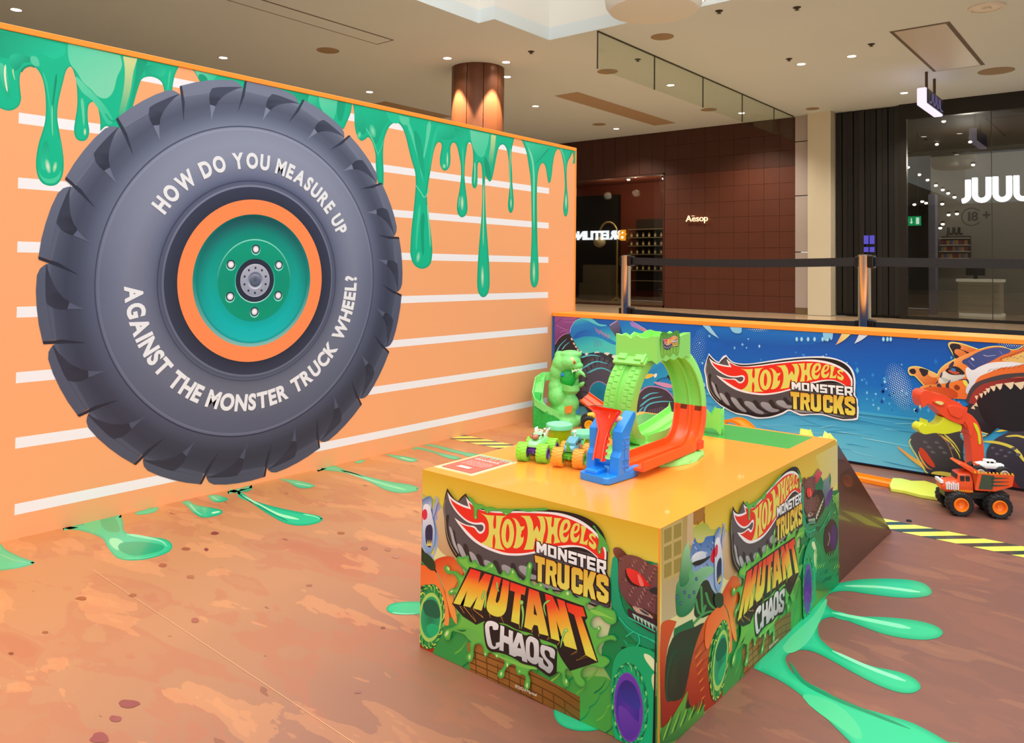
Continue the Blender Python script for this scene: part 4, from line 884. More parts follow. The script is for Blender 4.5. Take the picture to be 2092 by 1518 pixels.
    pr.fill('55,180 70,140 100,150 125,240 140,330 135,430 110,490 80,480 55,420', G('#f0f4fa', '#7aa6d8', (60, 150), (110, 480))); pr.fill('80,300 115,290 125,360 110,450 85,440 72,370', '#262a52')
    for x in (88, 100, 112): pr.fill([(x-7, 440), (x+7, 440), (x+2, 395)], '#ead86a', n=1)
    pr.fill('55,190 72,175 86,200 80,245 58,250', '#dd2f4c'); pr.line('128,230 145,150 160,110 140,85', 20, '#a9b2dc', w2=14)
    pr.fill('50,490 90,500 140,560 130,620 60,560', '#173d24')
    # right truck: shaggy brown beast head, teal body, violet hubs
    pr.zm = S
    pr.fill('985,520 1000,300 1050,200 1200,120 1290,260 1380,330 1480,330 1490,760 1490,1518 1000,1518 980,900', G('#127a4f', '#0f8a48', (1000, 300), (1200, 1500)))
    pr.fill('1130,150* 1205,40* 1250,110* 1180,240* 1120,210*', G('#e2616e', '#c32437', (1200, 50), (1150, 230)), n=1); pr.line('1125,160 1200,45 1250,105', 10, '#3f8a55', n=1)
    pr.fill('1270,200* 1340,150* 1350,110 1365,220 1350,330 1310,450 1260,420', G('#7f93a0', '#4f6a74', (1280, 180), (1310, 440))); pr.fill('1330,350 1390,280* 1375,400 1330,520 1290,540 1290,470', '#5a3a86'); pr.fill('1355,90* 1365,200 1340,240', '#1f8a4a')
    pr.fill('1165,340 1240,320 1280,420 1280,560 1200,700 1150,760 1120,680', '#2a1d1a')
    pr.fill('990,190 1015,180 1060,190 1100,160 1150,200 1160,270 1140,350 1200,400 1220,480 1200,600 1150,680 1080,680 1030,620 1010,480 1010,330', G('#7a4a36', '#4d2a20', (1050, 180), (1130, 660)))
    for k in range(60):
        x = 1005+(k*61) % 190; y = 190+(k*89) % 480
        if (x > 1150 and y < 380): continue
        pr.line([(x, y), (x+8, y+14)], 4, ('#d9b49c', '#3b1d16', '#a0705a')[k % 3], n=1, w2=1)
    pr.fill('1060,320 1085,318 1110,370 1100,415 1068,420', '#e2312b'); pr.fill('1062,620 1100,610 1130,630 1110,680 1070,670', '#c9a893'); pr.fill('1085,622 1115,620 1110,640 1090,640', '#3c4656')
    for k in range(6): pr.fill([(1165+k*16, 700-k*42), (1183+k*15, 690-k*42), (1176+k*18, 610-k*40)], '#e6e8d4', n=1)
    for k in range(7): pr.fill([(1060+k*15, 690), (1072+k*15, 690), (1066+k*15, 745)], '#9fb9a8', n=1)
    pr.fill('1000,770 1100,760 1230,790 1220,840 1100,820 1010,840', '#0b5c3d')
    for t in ('1010,790 1100,770 1210,780', '1030,850 1100,870 1160,840', '1210,860 1290,720 1350,590', '1230,820 1320,740 1340,620', '1110,900 1130,1000 1090,1040', '1030,1000 1060,1100 1020,1200'): pr.line(t, 15, '#17a06a')
    pr.disc((1360, 930), 90, 235, '#32221f', n=36, rot=4, inner='#3a2626'); pr.disc((1395, 930), 48, 170, '#3b2260', n=30, rot=3, inner='#4a2f6e'); pr.line('1330,870 1345,940 1320,1040', 10, '#a08f88')
    pr.fill('1380,430 1420,380 1490,330* 1490,680 1450,640 1420,500', G('#8cc45a', '#1f8a48', (1440, 360), (1440, 640)))
    for k in range(26): pr.line([(1380+(k*29) % 100, 400+(k*67) % 330), (1400+(k*29) % 100, 380+(k*67) % 330)], 10, ('#bfe07a', '#0d6a3c', '#57ae4c')[k % 3], n=1, w2=3)
    pr.fill('1010,1200 1050,1000 1120,960 1200,1000 1260,1120 1290,1300 1280,1518* 1000,1518*', G('#0c9a55', '#0a7a48', (1120, 970), (1100, 1500)))
    pr.fill('1120,1010 1160,1030 1180,1200 1165,1390 1140,1200', G('#cfe79c', '#3db24f', (1140, 1010), (1160, 1380)))
    for k in range(40): pr.line([(1020+(k*47) % 440, 1100+(k*83) % 420), (1035+(k*47) % 440, 1060+(k*83) % 420), (1062+(k*47) % 440, 1030+(k*83) % 420)], 12, ('#063f2a', '#2fae55', '#0b8a4c', '#8fce55', '#0a6a40')[k % 5], w2=2)
    pr.zm = W_
    pr.fill('100,180 135,160 150,420 220,600 440,720 440,820 300,800 160,640 90,480', G('#19a778', '#0a8f62', (120, 180), (300, 800)))
    pr.fill('108,105 150,98 190,130 200,150 150,180 120,160', G('#8a5040', '#5e2d24', (110, 100), (180, 170)))
    pr.fill('145,230 160,170 220,150 290,165 350,200 400,230 452,240* 452,600* 330,540 250,520 190,470 150,380', G('#7d4b44', '#6a4048', (250, 150), (260, 540)))
    for k in range(120):
        x = 150+(k*71) % 290; y = 170+(k*47) % 350
        if x < 160+(y-300)*.4 or y < 150+(x-150)*.25: continue
        pr.line([(x, y), (x+6, y+9), (x+14, y+16)], 5, ('#c79a86', '#4a2622', '#9a6a5c', '#dcb9a4')[k % 4], n=1, w2=1)
    pr.fill('205,252 240,250 290,275 335,320 380,375* 320,375 265,370 225,330', G('#f03a30', '#d01f20', (220, 260), (360, 370))); pr.fill('285,290 305,305 330,372 305,372', '#f4776c'); pr.fill('195,255 215,300 250,350 300,378 250,370 210,330', '#2c1c1c')
    pr.fill('370,400 450,375* 450,430 400,430', '#2a2c30'); pr.fill('215,540 260,560 440,640 440,720 300,660 230,600', '#3a2530')
    for k in range(7): pr.fill([(245+k*26, 570+k*14), (272+k*26, 582+k*14), (268+k*26, 622+k*15)], '#9fcdb5', n=1)
    for t in ('215,600 330,660 440,720', '150,600 220,680 330,740 430,780', '290,720 300,780 280,810', '340,740 440,800', '200,740 260,700'): pr.line(t, 9, '#23c590')
    pr.fill('100,1000 130,880 200,820 290,810 400,850 440,900* 440,1518* 160,1518 100,1300', G('#12a86a', '#05b577', (250, 820), (300, 1500)))
    pr.fill('330,870 380,880 430,950 430,1000 380,960', '#e3efbd'); pr.fill('390,1020 430,1010 432,1180 400,1120', '#d9eab0')
    spin((230, 1230), 128, 300, -.06, ('#046a43', '#7fd67a', '#06965a', '#0b7d4f'), 60, .8)
    pr.disc((222, 1250), 104, 252, '#7f45ba', n=48, rot=-4); pr.disc((222, 1250), 98, 244, '#6a3aa8', n=48, rot=-4, inner='#7f45ba'); pr.disc((216, 1262), 82, 210, '#3a2f96', n=44, rot=-4, inner='#5a34a6'); pr.fill('150,1240 200,1260 260,1330 300,1370 280,1450 210,1480 160,1380', G('#6a3fae', '#5a34a2', (160, 1250), (240, 1460)))
    pr.fill('160,1090 230,1060 290,1150 300,1260 230,1240 170,1180', G('#35297e', '#3a3a9e', (230, 1070), (230, 1240)))

UF = ((XL+.0005, .002), (XB-.004, HB-.0005)); UR = ((YB+.0005, .0008), (YR-.02, HB-.0005))
pr = Print(PF, None, ((XL+.0006, .001), (XB-.0035, HB-.0006)))
backdrop(pr, to_front); logo(pr, to_front, False); mutant(pr, to_front)
pr.zm = art_f(ZE); text_line(pr, '©2024 Mattel', (588, 1200), (14.5, 6.2), (1.5, -15), '#e9e4d2', fat=.01)
pr.zm = to_front; pr.fill([(XB-.0036, HB*.75), (XB-.0036, .001), (XB-.0100, .001)], '#1a1412', n=1)
pr.done('printed_front', pl, m_print)
# side print ends just past the crest of the ramp
class RP(Print):
    pass
pr = RP(PR, None, ((YB+.0006, .0006), (YK+.0225, HB-.0006)))
backdrop(pr, to_right); logo(pr, to_right, False); mutant(pr, to_right)
pr.zm = lambda p: to_right(art_f(ZE)(p)); text_line(pr, '©2024 Mattel', (588, 1200), (14.5, 6.2), (1.5, -15), '#e9e4d2', fat=.01)
# trim the top corner to the ramp line
side_print = pr.done('printed_side', pl, m_print)
bm = bmesh.new(); bm.from_mesh(side_print.data)
nrm = Vector((0, HB, YR-YK)).normalized()
bmesh.ops.bisect_plane(bm, geom=bm.verts[:]+bm.edges[:]+bm.faces[:], plane_co=(XB, YK, HB-.0006), plane_no=nrm, clear_outer=True); bm.to_mesh(side_print.data); bm.free()
# ================================================================== arena print on the low wall
ZG = zoom(1400, 640, 3.0231); ZT = zoom(1852, 640, 8.717); ZH = zoom(1080, 600, 8.717); ZK = zoom(1060, 620, 3.795); ZV = zoom(1840, 760, 4.742)
pr = Print(PB, None, ((PX0+.001, .014), (PX1-.001, HP-.0226)))
gz = lambda z: lambda p: PB.uv(z(p))
pr.flat = True
pr.fill([(PX0, 0), (PX1, 0), (PX1, HP), (PX0, HP)], (('#1a4fa6', '#0f5fbe', '#0c6ec9', '#2a9ad8', '#55bfe4', '#74cde6'), (0, HP), (0, 0)), n=1)
random.seed(11)
def rnd(a, b): return a+(b-a)*random.random()
pr.fill([(-2.6, HP), (-1.9, HP), (-1.75, .50), (-2.1, .47), (-2.7, .55)], '#0f63c4', n=3); pr.fill([(-1.75, HP), (-1.3, HP), (-1.2, .575), (-1.5, .52), (-1.9, .545)], G('#1d7fd6', '#0e5cb8', (-1.5, HP), (-1.5, .52)), n=3)
d0 = PB.n*PB.step; PB.n += 1
for i in range(1300):                                    # faces and flashes in the stands
    x = rnd(PX0, PX1); z = .27+abs(random.gauss(0, .10)); 
    if z > .56: continue
    r = rnd(.003, .0085); c = random.choice(('#2f8fe0', '#4fb0ea', '#7cc9f0', '#1b78d0', '#0a4fa5', '#a6def5'))
    pr.fill([(x-r, z), (x, z-r*rnd(.8, 2)), (x+r, z), (x, z+r*rnd(.8, 2))], c, n=1, d=d0)
for i in range(90):
    x = rnd(PX0, PX1); z = rnd(.30, .57); r = rnd(.002, .0055); pr.disc((x, z), r, r, '#3f9ee6', n=10, inner='#f2fbff')
for i in range(260):                                    # wheel ruts in the arena floor
    x = rnd(PX0, PX1); z = rnd(.02, .24); L = rnd(.06, .35); s_ = rnd(-.03, .03)
    pr.line([(x, z), (x+L*.3, z+s_*.4+rnd(-.003, .003)), (x+L*.7, z+s_*.8+rnd(-.003, .003)), (x+L, z+s_)], rnd(.0015, .0045), random.choice(('#2a96c9', '#3fa9d6', '#1f86bd', '#8fdcf0', '#a9e6f3')), n=2, w2=.0006)
pr.fill([(PX0, .262), (-2, .25), (-1.4, .262), (-.9, .25), (-.4, .262), (PX1, .25), (PX1, .235), (-.5, .243), (-1.2, .236), (-2, .24), (PX0, .24)], G('#2f9fdb', '#49b4e2', (0, .26), (0, .235)), n=3)
pr.flat = False
pr.zm = gz(ZG)
def dots(cx, cy, rx, ry, st, col='#e6f5ff', rot=0.0, mx=4.6):
    d = PB.n*PB.step; PB.n += 1
    for i in range(-30, 31):
        for j in range(-30, 31):
            x, y = (i+.5*(j % 2))*st, j*st*.8; e = (x/rx)**2+(y/ry)**2
            if e > 1: continue
            a = x*cos(rot)-y*sin(rot); b = x*sin(rot)+y*cos(rot); r = mx*(1-e)**.6+.6
            pr.disc((cx+a, cy+b), r, r, col, n=6, d=d)
dots(1325, 455, 80, 160, 14, rot=-.35, mx=3.4); dots(75, 235, 55, 140, 14, rot=.2, mx=2.4, col='#a9d6f5'); dots(2040, 190, 120, 26, 14, mx=3.5); dots(460, 90, 90, 24, 12, mx=3)
pr.fill('970,122* 1025,128* 990,160 960,180 930,196* 950,160', G('#f2e48a', '#f0b37a', (1010, 125), (935, 195))); pr.fill('1075,128* 1135,132* 1090,165 1045,188* 1060,160', '#d9e2f2'); pr.fill('1450,150* 1465,152* 1435,165*', '#f3d9a6')
pr.fill('105,72* 150,75* 175,110 210,155* 160,125', '#9fd8f2'); pr.fill('275,85* 350,88* 345,120 300,118', '#8fd0f2')
for x in (690, 720, 760, 800, 850, 880, 1225, 1250, 1270): pr.disc((x, 160), 9, 15, '#6cc3ef', n=12, inner='#d3f1fb')
pr.fill('850,115* 915,118* 905,165 885,150 870,172 855,150', '#8ed2f3')
# spray line and left violet banner
pr.zm = gz(ZH)
pr.fill('470,390* 910,415* 860,450 780,540 740,640 720,720 620,740 540,820 470,930*', G('#97539a', '#7d3f80', (500, 400), (600, 800)))
for t in ('480,540 560,470 640,410', '500,560 620,620 720,650', '560,690 640,660 720,690', '600,440 760,450 860,440', '620,500 740,510 820,500'): pr.line(t, 10, ('#6a3470' if t[0] == '4' else '#b06cb0'))
pr.fill('475,930 540,800 640,730 740,710 960,1070 1100,1060 1600,1130 1700,1500 1500,1900 900,2000 700,1800 480,1700', G('#2d2a33', '#3c3844', (600, 800), (1200, 1900)))
pr.line('480,900 540,800 640,725 730,705', 9, '#d98fc8')
for t in ('490,1080 560,930 690,800', '600,1000 660,920 740,860', '480,1180 500,1040 560,920'): pr.line(t, 24, '#5cc8de', w2=6)
pr.fill('735,690 760,590 830,490 900,450 980,430 1120,450 1240,530 1420,570 1520,690 1620,790* 1640,1120 1500,1080 1200,1040 1060,1065 960,1055 880,960 800,820', (('#41c1c8', '#1f86d4', '#1579cd', '#27aacb', '#3fc9cd', '#59d3cf'), (900, 430), (1050, 1060)))
pr.fill('800,800 900,680 1100,640 1300,700 1500,830 1600,900 1500,900 1250,780 1000,760', G('#0f5fc4', '#1c8fd4', (900, 680), (1400, 860))); pr.fill('960,440 1060,432 1150,455 1260,535 1400,560 1300,580 1180,540 1060,480', '#59cdd6')
pr.line('740,690 765,590 832,488 905,448 980,430', 9, '#c9b5e0')
for k in range(22): pr.line([(1195+k*12, 600+(k*23) % 60+k*6), (1200+k*12, 640+(k*23) % 60+k*6)], 10, ('#f0567a', '#c06ad0', '#f47b6a')[k % 3], n=1, w2=4)
for k in range(16): pr.disc((1150+(k*37) % 150, 820+(k*53) % 120), 7, 11, '#7a6fae', n=8)
for x, y in ((775, 810), (815, 890), (850, 945), (885, 1000)): pr.disc((x, y), 14, 26, '#e9c9b0', n=14, rot=-30, inner='#f6e6d6')
for x, y, w_, r in ((935, 1050, 22, -20), (1040, 1085, 26, 0), (1225, 1065, 44, 20), (1400, 1080, 50, 15), (1530, 1125, 40, 10)): pr.fill([(x-w_, y-22), (x+w_, y-26), (x+w_*.4, y+14), (x-w_*.1, y+32)], '#f1ece6')
pr.fill('1450,570 1590,460* 1620,460* 1640,700 1600,790 1520,700', G('#6d6a90', '#3f3d5e', (1500, 520), (1600, 760))); pr.line('1450,565 1585,480', 12, '#cbb2e2')
pr.fill('1600,460* 1830,480* 2000,560 2120,660 2200,900 1900,900 1700,740', G('#1676d2', '#19a7cc', (1700, 480), (1900, 860))); pr.line('1830,480 1960,560 2100,640', 12, '#d59ad4')
for k in range(12): pr.line([(1815+k*24, 500+k*12), (1850+k*24, 590+k*10)], 14, ('#e07ad0', '#f4806a')[k > 6], w2=6)
pr.zm = gz(ZK)
# big tyre behind the green toy, its hub, second creature truck glimpsed through the loop
pr.disc((640, 640), 175, 260, '#453f4c', n=48, rot=-8, inner='#5b5264')
pr.disc((640, 640), 150, 228, '#5c5466', n=44, rot=-8)
for k in range(22): a = 2*pi*k/22; pr.line([(640+112*cos(a), 640+175*sin(a)), (640+150*cos(a+.1), 640+236*sin(a+.1))], 9, '#37323f', n=1)
for t in ('480,420 560,400 640,410', '500,500 600,450 700,470', '470,560 500,500 560,470', '530,540 640,500 740,540'): pr.line(t, 16, '#5bc6dc', w2=5)
pr.disc((630, 700), 82, 100, '#d08bc4', n=32, rot=-14); pr.disc((630, 700), 77, 95, '#2a8fb0', n=32, rot=-14, inner='#1d7d9e'); pr.fill('560,780 640,790 690,760 650,860 600,860', '#2f7f9f')
pr.fill('900,560 960,470 1080,430 1180,470 1220,540 1200,580 1150,570 1080,590 1040,640 980,640 930,620', (('#39b7dc', '#1f8fcf', '#23a6d2'), (950, 450), (1050, 640)))
pr.fill('975,560 1010,545 1050,552 1020,575 985,582', '#f0cf4e'); pr.fill('1050,552 1075,545 1060,575', '#f3f0ea'); pr.fill('1150,560 1190,560 1180,590 1165,580', '#2d3040')
pr.line('940,470 1040,440 1130,460 1190,500', 8, '#c8b0d8')
pr.fill('860,900 900,760 930,700 1000,650 1060,650 1130,660 1200,720 1240,820 1240,960 860,960', G('#4a4453', '#3a3542', (900, 660), (1200, 940))); pr.line('905,860 930,710 990,650 1070,645 1160,680 1225,770', 8, '#c68fc9')
for t in ('960,740 1020,700 1090,690', '940,800 1020,740 1120,720', '960,880 1000,790 1100,760 1200,760', '930,860 950,820 975,800'): pr.line(t, 16, '#58c5dc', w2=5)
for k in range(12): pr.line([(1010+k*17, 800+abs(k-6)*4), (1000+k*19, 850+abs(k-6)*6)], 8, '#6a6077', n=1)
pr.fill('1140,870 1180,840 1220,850 1240,900 1180,910', '#b77fa6'); pr.fill('1050,610 1160,620 1220,650 1140,650', '#d79ac0')
pr.zm = PB.uv
# the mark
logo(pr, to_blue, True)
# striped big-cat truck, a plain one of its kind
pr.zm = gz(ZG)
OR, OD = '#f08a3c', '#d85f2a'
pr.fill('1310,820 1400,880 1480,930 1540,980 1600,1000 1680,1010 1750,1060 1800,1100 1500,1050 1560,1010 1460,950 1380,890', G('#f0a75a', '#e8e060', (1330, 830), (1650, 1030)))
pr.fill('1390,770 1440,730 1560,720 1700,730 1720,900 1760,960 1720,1010 1600,1020 1520,1000 1440,880', G('#55525e', '#27252e', (1450, 740), (1650, 1000)))
pr.line('1395,775 1385,800 1430,880 1500,990 1600,1010', 7, '#e8dc6a'); pr.fill('1450,830 1475,840 1520,900 1545,945 1530,950 1490,920 1455,870', '#d8452e'); pr.fill('1442,848 1455,880 1500,950 1530,965 1490,950 1450,890', '#f0a85a')
for t in ('1580,750 1640,800 1690,870 1700,900', '1600,745 1660,800 1700,860'): pr.line(t, 12, '#ead95a', w2=4)
pr.line('1560,740 1620,800 1660,900', 3, '#f09a5a')
for k in range(8): pr.line([(1470+k*24, 790+(k*31) % 90), (1500+k*24, 800+(k*31) % 90)], 22, '#6a6672', w2=6)
pr.fill('1520,990 1560,975 1640,985 1700,1010 1760,1030 1700,1080 1560,1040', '#e3d65a')
pr.fill('1860,870 1900,790 1980,740 2100,690 2200,700 2200,1100 2092,1095 1980,1060 1900,980', G('#45434f', '#2a2a35', (1900, 760), (2080, 1080)))
pr.line('1840,790 1940,800 2040,840 2100,920', 14, '#e5d858', w2=22); pr.line('1920,730 2000,715 2100,700', 12, '#e5d858', w2=18); pr.line('1980,760 2050,755 2110,770', 10, '#e5d858', w2=14)
pr.fill('1935,950 1965,945 2000,980 2060,1070 2092,1090 2030,1090 1970,1040 1930,980', G('#d23a26', '#8f1c18', (1950, 950), (2000, 1050))); pr.line('1932,955 1950,1010 2000,1070', 9, '#ea6a4a')
for k in range(7): pr.disc((1900+k*26, 830+(k*37) % 60), 16, 9, '#45434f', n=14, inner='#6d7488')
# undercarriage, cage, face
pr.fill('1650,640 1760,560 1900,520 2120,480 2160,700 1960,690 1860,760 1760,760 1690,700', G('#3a3640', '#1c1a20', (1700, 580), (1950, 700)))
for t in ('1900,560 1960,600 2000,680', '1880,600 2000,580 2092,600', '1960,540 1940,640 1980,690', '2030,560 2060,640 2092,680'): pr.line(t, 12, '#45424c', w2=6)
pr.fill('1970,610* 1995,595* 2020,660* 1990,670*', '#b98c8c'); pr.fill('1900,580 1940,575 1935,600 1895,605', '#a58f98'); pr.fill('1700,745 1790,720* 1870,745* 1800,790* 1780,870 1730,800', G('#3f9fc4', '#58b9d8', (1720, 740), (1800, 860))); pr.line('1700,745 1790,720 1872,745', 6, '#e8dc6a', n=1); pr.line('1710,760 1860,755', 5, '#e8dc6a', n=1)
pr.zm = gz(ZT)
pr.fill('30,1000 60,960 200,945 340,990 560,1100 520,1250 330,1290 240,1200 150,1110 60,1090', G('#f5b066', OD, (100, 960), (400, 1250))); pr.line('35,1020 60,965 200,950 340,992 560,1095', 20, '#e9e07a'); pr.line('35,1020 70,1095 150,1108 240,1200 325,1290', 16, '#e9e07a')
pr.fill('55,1020 110,985 160,1000 170,1060 110,1080', '#2c2630'); pr.fill('235,985 330,990 400,1030 350,1110 300,1120 260,1060', '#2f2933'); pr.fill('400,1030 520,1090 560,1130 480,1140 400,1100', '#f3b870')
pr.fill('745,560 760,520 800,515 980,530 1150,590 1290,650* 1340,760 1100,820 880,810* 800,660', G('#f2a25a', OD, (900, 540), (1000, 800))); pr.line('880,810 800,660 755,560 780,522 880,522 1000,545 1150,595 1280,640', 20, '#e9e07a'); pr.fill('780,560 930,550 980,600 960,630 1080,680 1160,730 1130,745 1000,660 880,640 860,700 940,780 870,800 820,680', '#2f2932')
pr.fill('540,1130 590,1010 720,900 880,810 1080,720 1300,640 1500,590 1700,590 1930,660 2200,540* 2300,700 2300,1100 2100,1150 1800,1180 1500,1200 1250,1290 1130,1420 1060,1530* 600,1500 400,1480 250,1360 250,1310 400,1270 560,1240', (('#f6b872', OR, '#ee7d36', '#e87035'), (700, 850), (1100, 1400)))
pr.line('880,810 700,910 595,1010 545,1120', 18, '#e8df78'); pr.line('1290,645 1500,592 1700,590 1920,650 2150,540', 16, '#e8df78')
pr.fill('990,860 1100,790 1300,680 1500,620 1700,610 1860,670 1700,750 1500,860 1300,950 1180,1010 1080,930', G('#3e4c86', '#4a5a97', (1000, 850), (1700, 640))); pr.line('1370,740 1440,760 1600,745', 9, '#dfe9f5', w2=4); pr.fill('1150,800 1180,790 1210,835 1185,838', '#e3ecf7'); pr.line('1110,840 1160,900 1220,950', 7, '#7f8fbf'); pr.line('1660,670 1710,730', 7, '#8aa0d0')
pr.fill('1080,960 1180,1010 1300,950 1500,880 1800,860 2100,880 1900,950 1700,970 1480,1050 1300,1130 1230,1220 1200,1320 1130,1440 1060,1400 1100,1200 1060,1080', G('#eceff2', '#cfd6e0', (1150, 1000), (1150, 1400))); pr.fill('600,1130 680,1030 760,1080 900,1100 1020,1080 1050,1120 900,1200 700,1240 590,1240', G('#e9e7dd', '#c3c7c2', (640, 1080), (800, 1230)))
for k in range(7): pr.line([(600+k*26, 1120+k*10), (680+k*22, 1220+k*2)], 6, '#8a8f8c', n=1)
pr.fill('700,1015 800,950 880,945 960,980 1040,1075 950,1090 830,1095 740,1060', '#25262c'); pr.fill('750,1020 830,1000 900,1040 950,1060 880,1085 800,1060', '#c8553c'); pr.fill('800,985 860,980 880,1010 840,1040', '#2f7fc4'); pr.fill('760,930 850,860 800,1000 770,1000', '#3a3a5a'); pr.fill('600,1110 640,1040 640,1110 605,1150', '#4a5070')
for t in ('410,1300 440,1290 490,1420 450,1400', '545,1270 600,1255 640,1360 580,1340', '700,1290 770,1200 790,1180 760,1300 860,1480 800,1450'): pr.fill(t, '#3b3a4c')
pr.fill('300,1340 700,1320 900,1400 900,1500 500,1500', G('#e0622f', '#c94a25', (400, 1340), (700, 1500))); pr.fill('1010,1200 1060,1180 1100,1240 1080,1300 1030,1260', '#e6e15e'); pr.fill('930,1190 1000,1170 1100,1180 1110,1260 1060,1190', '#3c3f5c'); pr.fill('850,1310 900,1270 960,1330 900,1370', '#8a3a24')
pr.fill('1060,1560* 1120,1380 1220,1250 1400,1170 1700,1090 2000,1060 2300,1050* 2300,1160* 2000,1130 1700,1190 1400,1250 1200,1400 1130,1600*', '#4a4246'); pr.fill('1110,1600* 1180,1420 1350,1270 1600,1200 1900,1150 2300,1140* 2300,1700 1700,1700', G('#a33a34', '#6f2226', (1400, 1230), (1700, 1500)))
pr.fill('1260,1600 1320,1470 1450,1360 1650,1290 1900,1250 2300,1230* 2300,2000 1500,2000', '#211f26')
for x, y, w_, h_ in ((1245, 1470, 30, 70), (1330, 1430, 34, 80), (1400, 1390, 34, 70), (1450, 1340, 44, 80), (1540, 1300, 56, 90), (1650, 1265, 66, 100), (1830, 1245, 90, 110), (2010, 1240, 100, 120), (2200, 1235, 100, 130)): pr.fill([(x-w_, y), (x+w_, y-w_*.3), (x+w_*.7, y+h_*.7), (x+w_*.25, y+h_)], '#ecd7b4', n=1)
for x, y, w_, h_ in ((1190, 1690, 40, 60), (1240, 1640, 40, 60)): pr.fill([(x-w_, y), (x+w_, y+20), (x+w_*.2, y-h_)], '#e8cfa8', n=1)
for k in range(7): pr.line([(1450+k*90, 1040-k*12), (1500+k*90, 1000-k*14), (1560+k*90, 990-k*14)], 9, '#7a3a2a', w2=3)
for k in range(8): pr.line([(1660+k*60, 830-k*22), (1700+k*60, 800-k*22), (1720+k*60, 770-k*22)], 12, '#5a4438', w2=4)
pr.fill('1700,830 1900,760 2200,640* 2200,860 1900,860', G('#ecb867', '#e8c374', (1700, 820), (2100, 720)))
for k in range(6): pr.line([(1780+k*60, 820-(k*37) % 50), (1830+k*60, 800-(k*37) % 50)], 11, '#6b4a34', w2=4)
pr.done('printed_arena', low, m_print)
# ================================================================== toys
def plastic(name, c, r=.3, sss=0.0, vary=0.0): return mat(name, c, r, vary=vary, scale=60, coat=.15, sss=sss)
P_GRN = plastic('lime_plastic', '#93ec70', .32, .12); P_ORG = plastic('orange_plastic', '#ff5a1c', .3, .08); P_BLU = plastic('blue_plastic', '#1a8cf2', .28)
P_BLK = plastic('black_plastic', '#171719', .45); P_RED = plastic('red_orange_plastic', '#f2401c', .3, .08); P_ROCK = mat('lime_rock', '#9aee7c', .5, bump=.5, bscale=90)
def lerp(a, b, t): return a+(b-a)*t

# ---- two-lane loop track
TX, TY = -1.0, 1.80
lt = thing('loop_track', 'lime green and orange two-lane loop track with jagged block on top', 'toy track', (TX, TY, HB))
Y0_, Z0_, RI = 1.845, HB+.152, .127
W2 = .043
def prof(out=True, hw=W2):
    """two lanes with side rails and a middle ridge; v grows outward from the lane floor"""
    top = [(-hw, -.017), (-hw+.004, -.017), (-hw+.006, -.001), (-.005, 0), (-.003, -.007), (.003, -.007), (.005, 0), (hw-.006, -.001), (hw-.004, -.017), (hw, -.017)]
    bot = [(hw, .004), (hw-.002, .009), (.008, .009), (.006, .003), (-.006, .003), (-.008, .009), (-hw+.002, .009), (-hw, .004)] if out else [(hw, .005), (-hw, .005)]
    return top+bot
def xc(t): return -.953-.100*(t/270.0)
def ring_frames(t0, t1, n):
    fr = []
    for i in range(n+1):
        t = lerp(t0, t1, i/n); a = radians(t); o = Vector((xc(t), Y0_+RI*sin(a), Z0_-RI*cos(a))); fr.append((o, Vector((1, 0, 0)), Vector((0, sin(a), -cos(a)))))
    return fr
mb = MB().sweep(ring_frames(72, 352, 60), prof()); mb.build('loop', P_GRN, lt, w=True, smooth='auto')
def straight(pts, hw=W2):
    fr = []
    for i, p in enumerate(pts):
        a = Vector(pts[max(i-1, 0)]); b = Vector(pts[min(i+1, len(pts)-1)]); d = (b-a).normalized(); fr.append((Vector(p), Vector((1, 0, 0)), Vector((0, d.z, -d.y)).normalized()*1.0))
    return fr
fl = [(-.953, 1.590+.0085*i, HB+.0225+.0028*(i/29)) for i in range(30)]
fr = straight(fl)+ring_frames(2, 74, 18)
MB().sweep(fr, prof(False)).build('launch_ramp', P_ORG, lt, w=True, smooth='auto', label='orange launching ramp')
for dx in (-.021, .021):
    t = 70; a = radians(t); o = Vector((xc(t)+dx, Y0_+(RI-.0015)*sin(a), Z0_-(RI-.0015)*cos(a)))
    R_ = Matrix(((1, 0, 0), (0, cos(a), sin(a)), (0, sin(a), -cos(a))))
    MB().obox(o, (.018, .012, .003), R_).build('track_slot', mat('slot_dark', '#7c2a10', .5), lt, w=True, bevel=.001)
# brick relief on the outer side of the loop's near flank
mb = MB()
random.seed(5)
for t in range(200, 332, 7):
    for s in (-1, 1):
        for k in range(2):
            tt = t+3.5*k*(1 if s > 0 else .6); a = radians(tt); xo = xc(tt)+s*(.0155+.0145*k)+.003*s
            o = Vector((xo, Y0_+(RI+.0098)*sin(a), Z0_-(RI+.0098)*cos(a))); R_ = Matrix(((1, 0, 0), (0, cos(a), sin(a)), (0, sin(a), -cos(a))))
            mb.obox(o, (.0125, .0125, .003), R_)
mb.build('brick_relief', P_GRN, lt, w=True, bevel=.0006, seg=1)['kind'] = 'stuff'
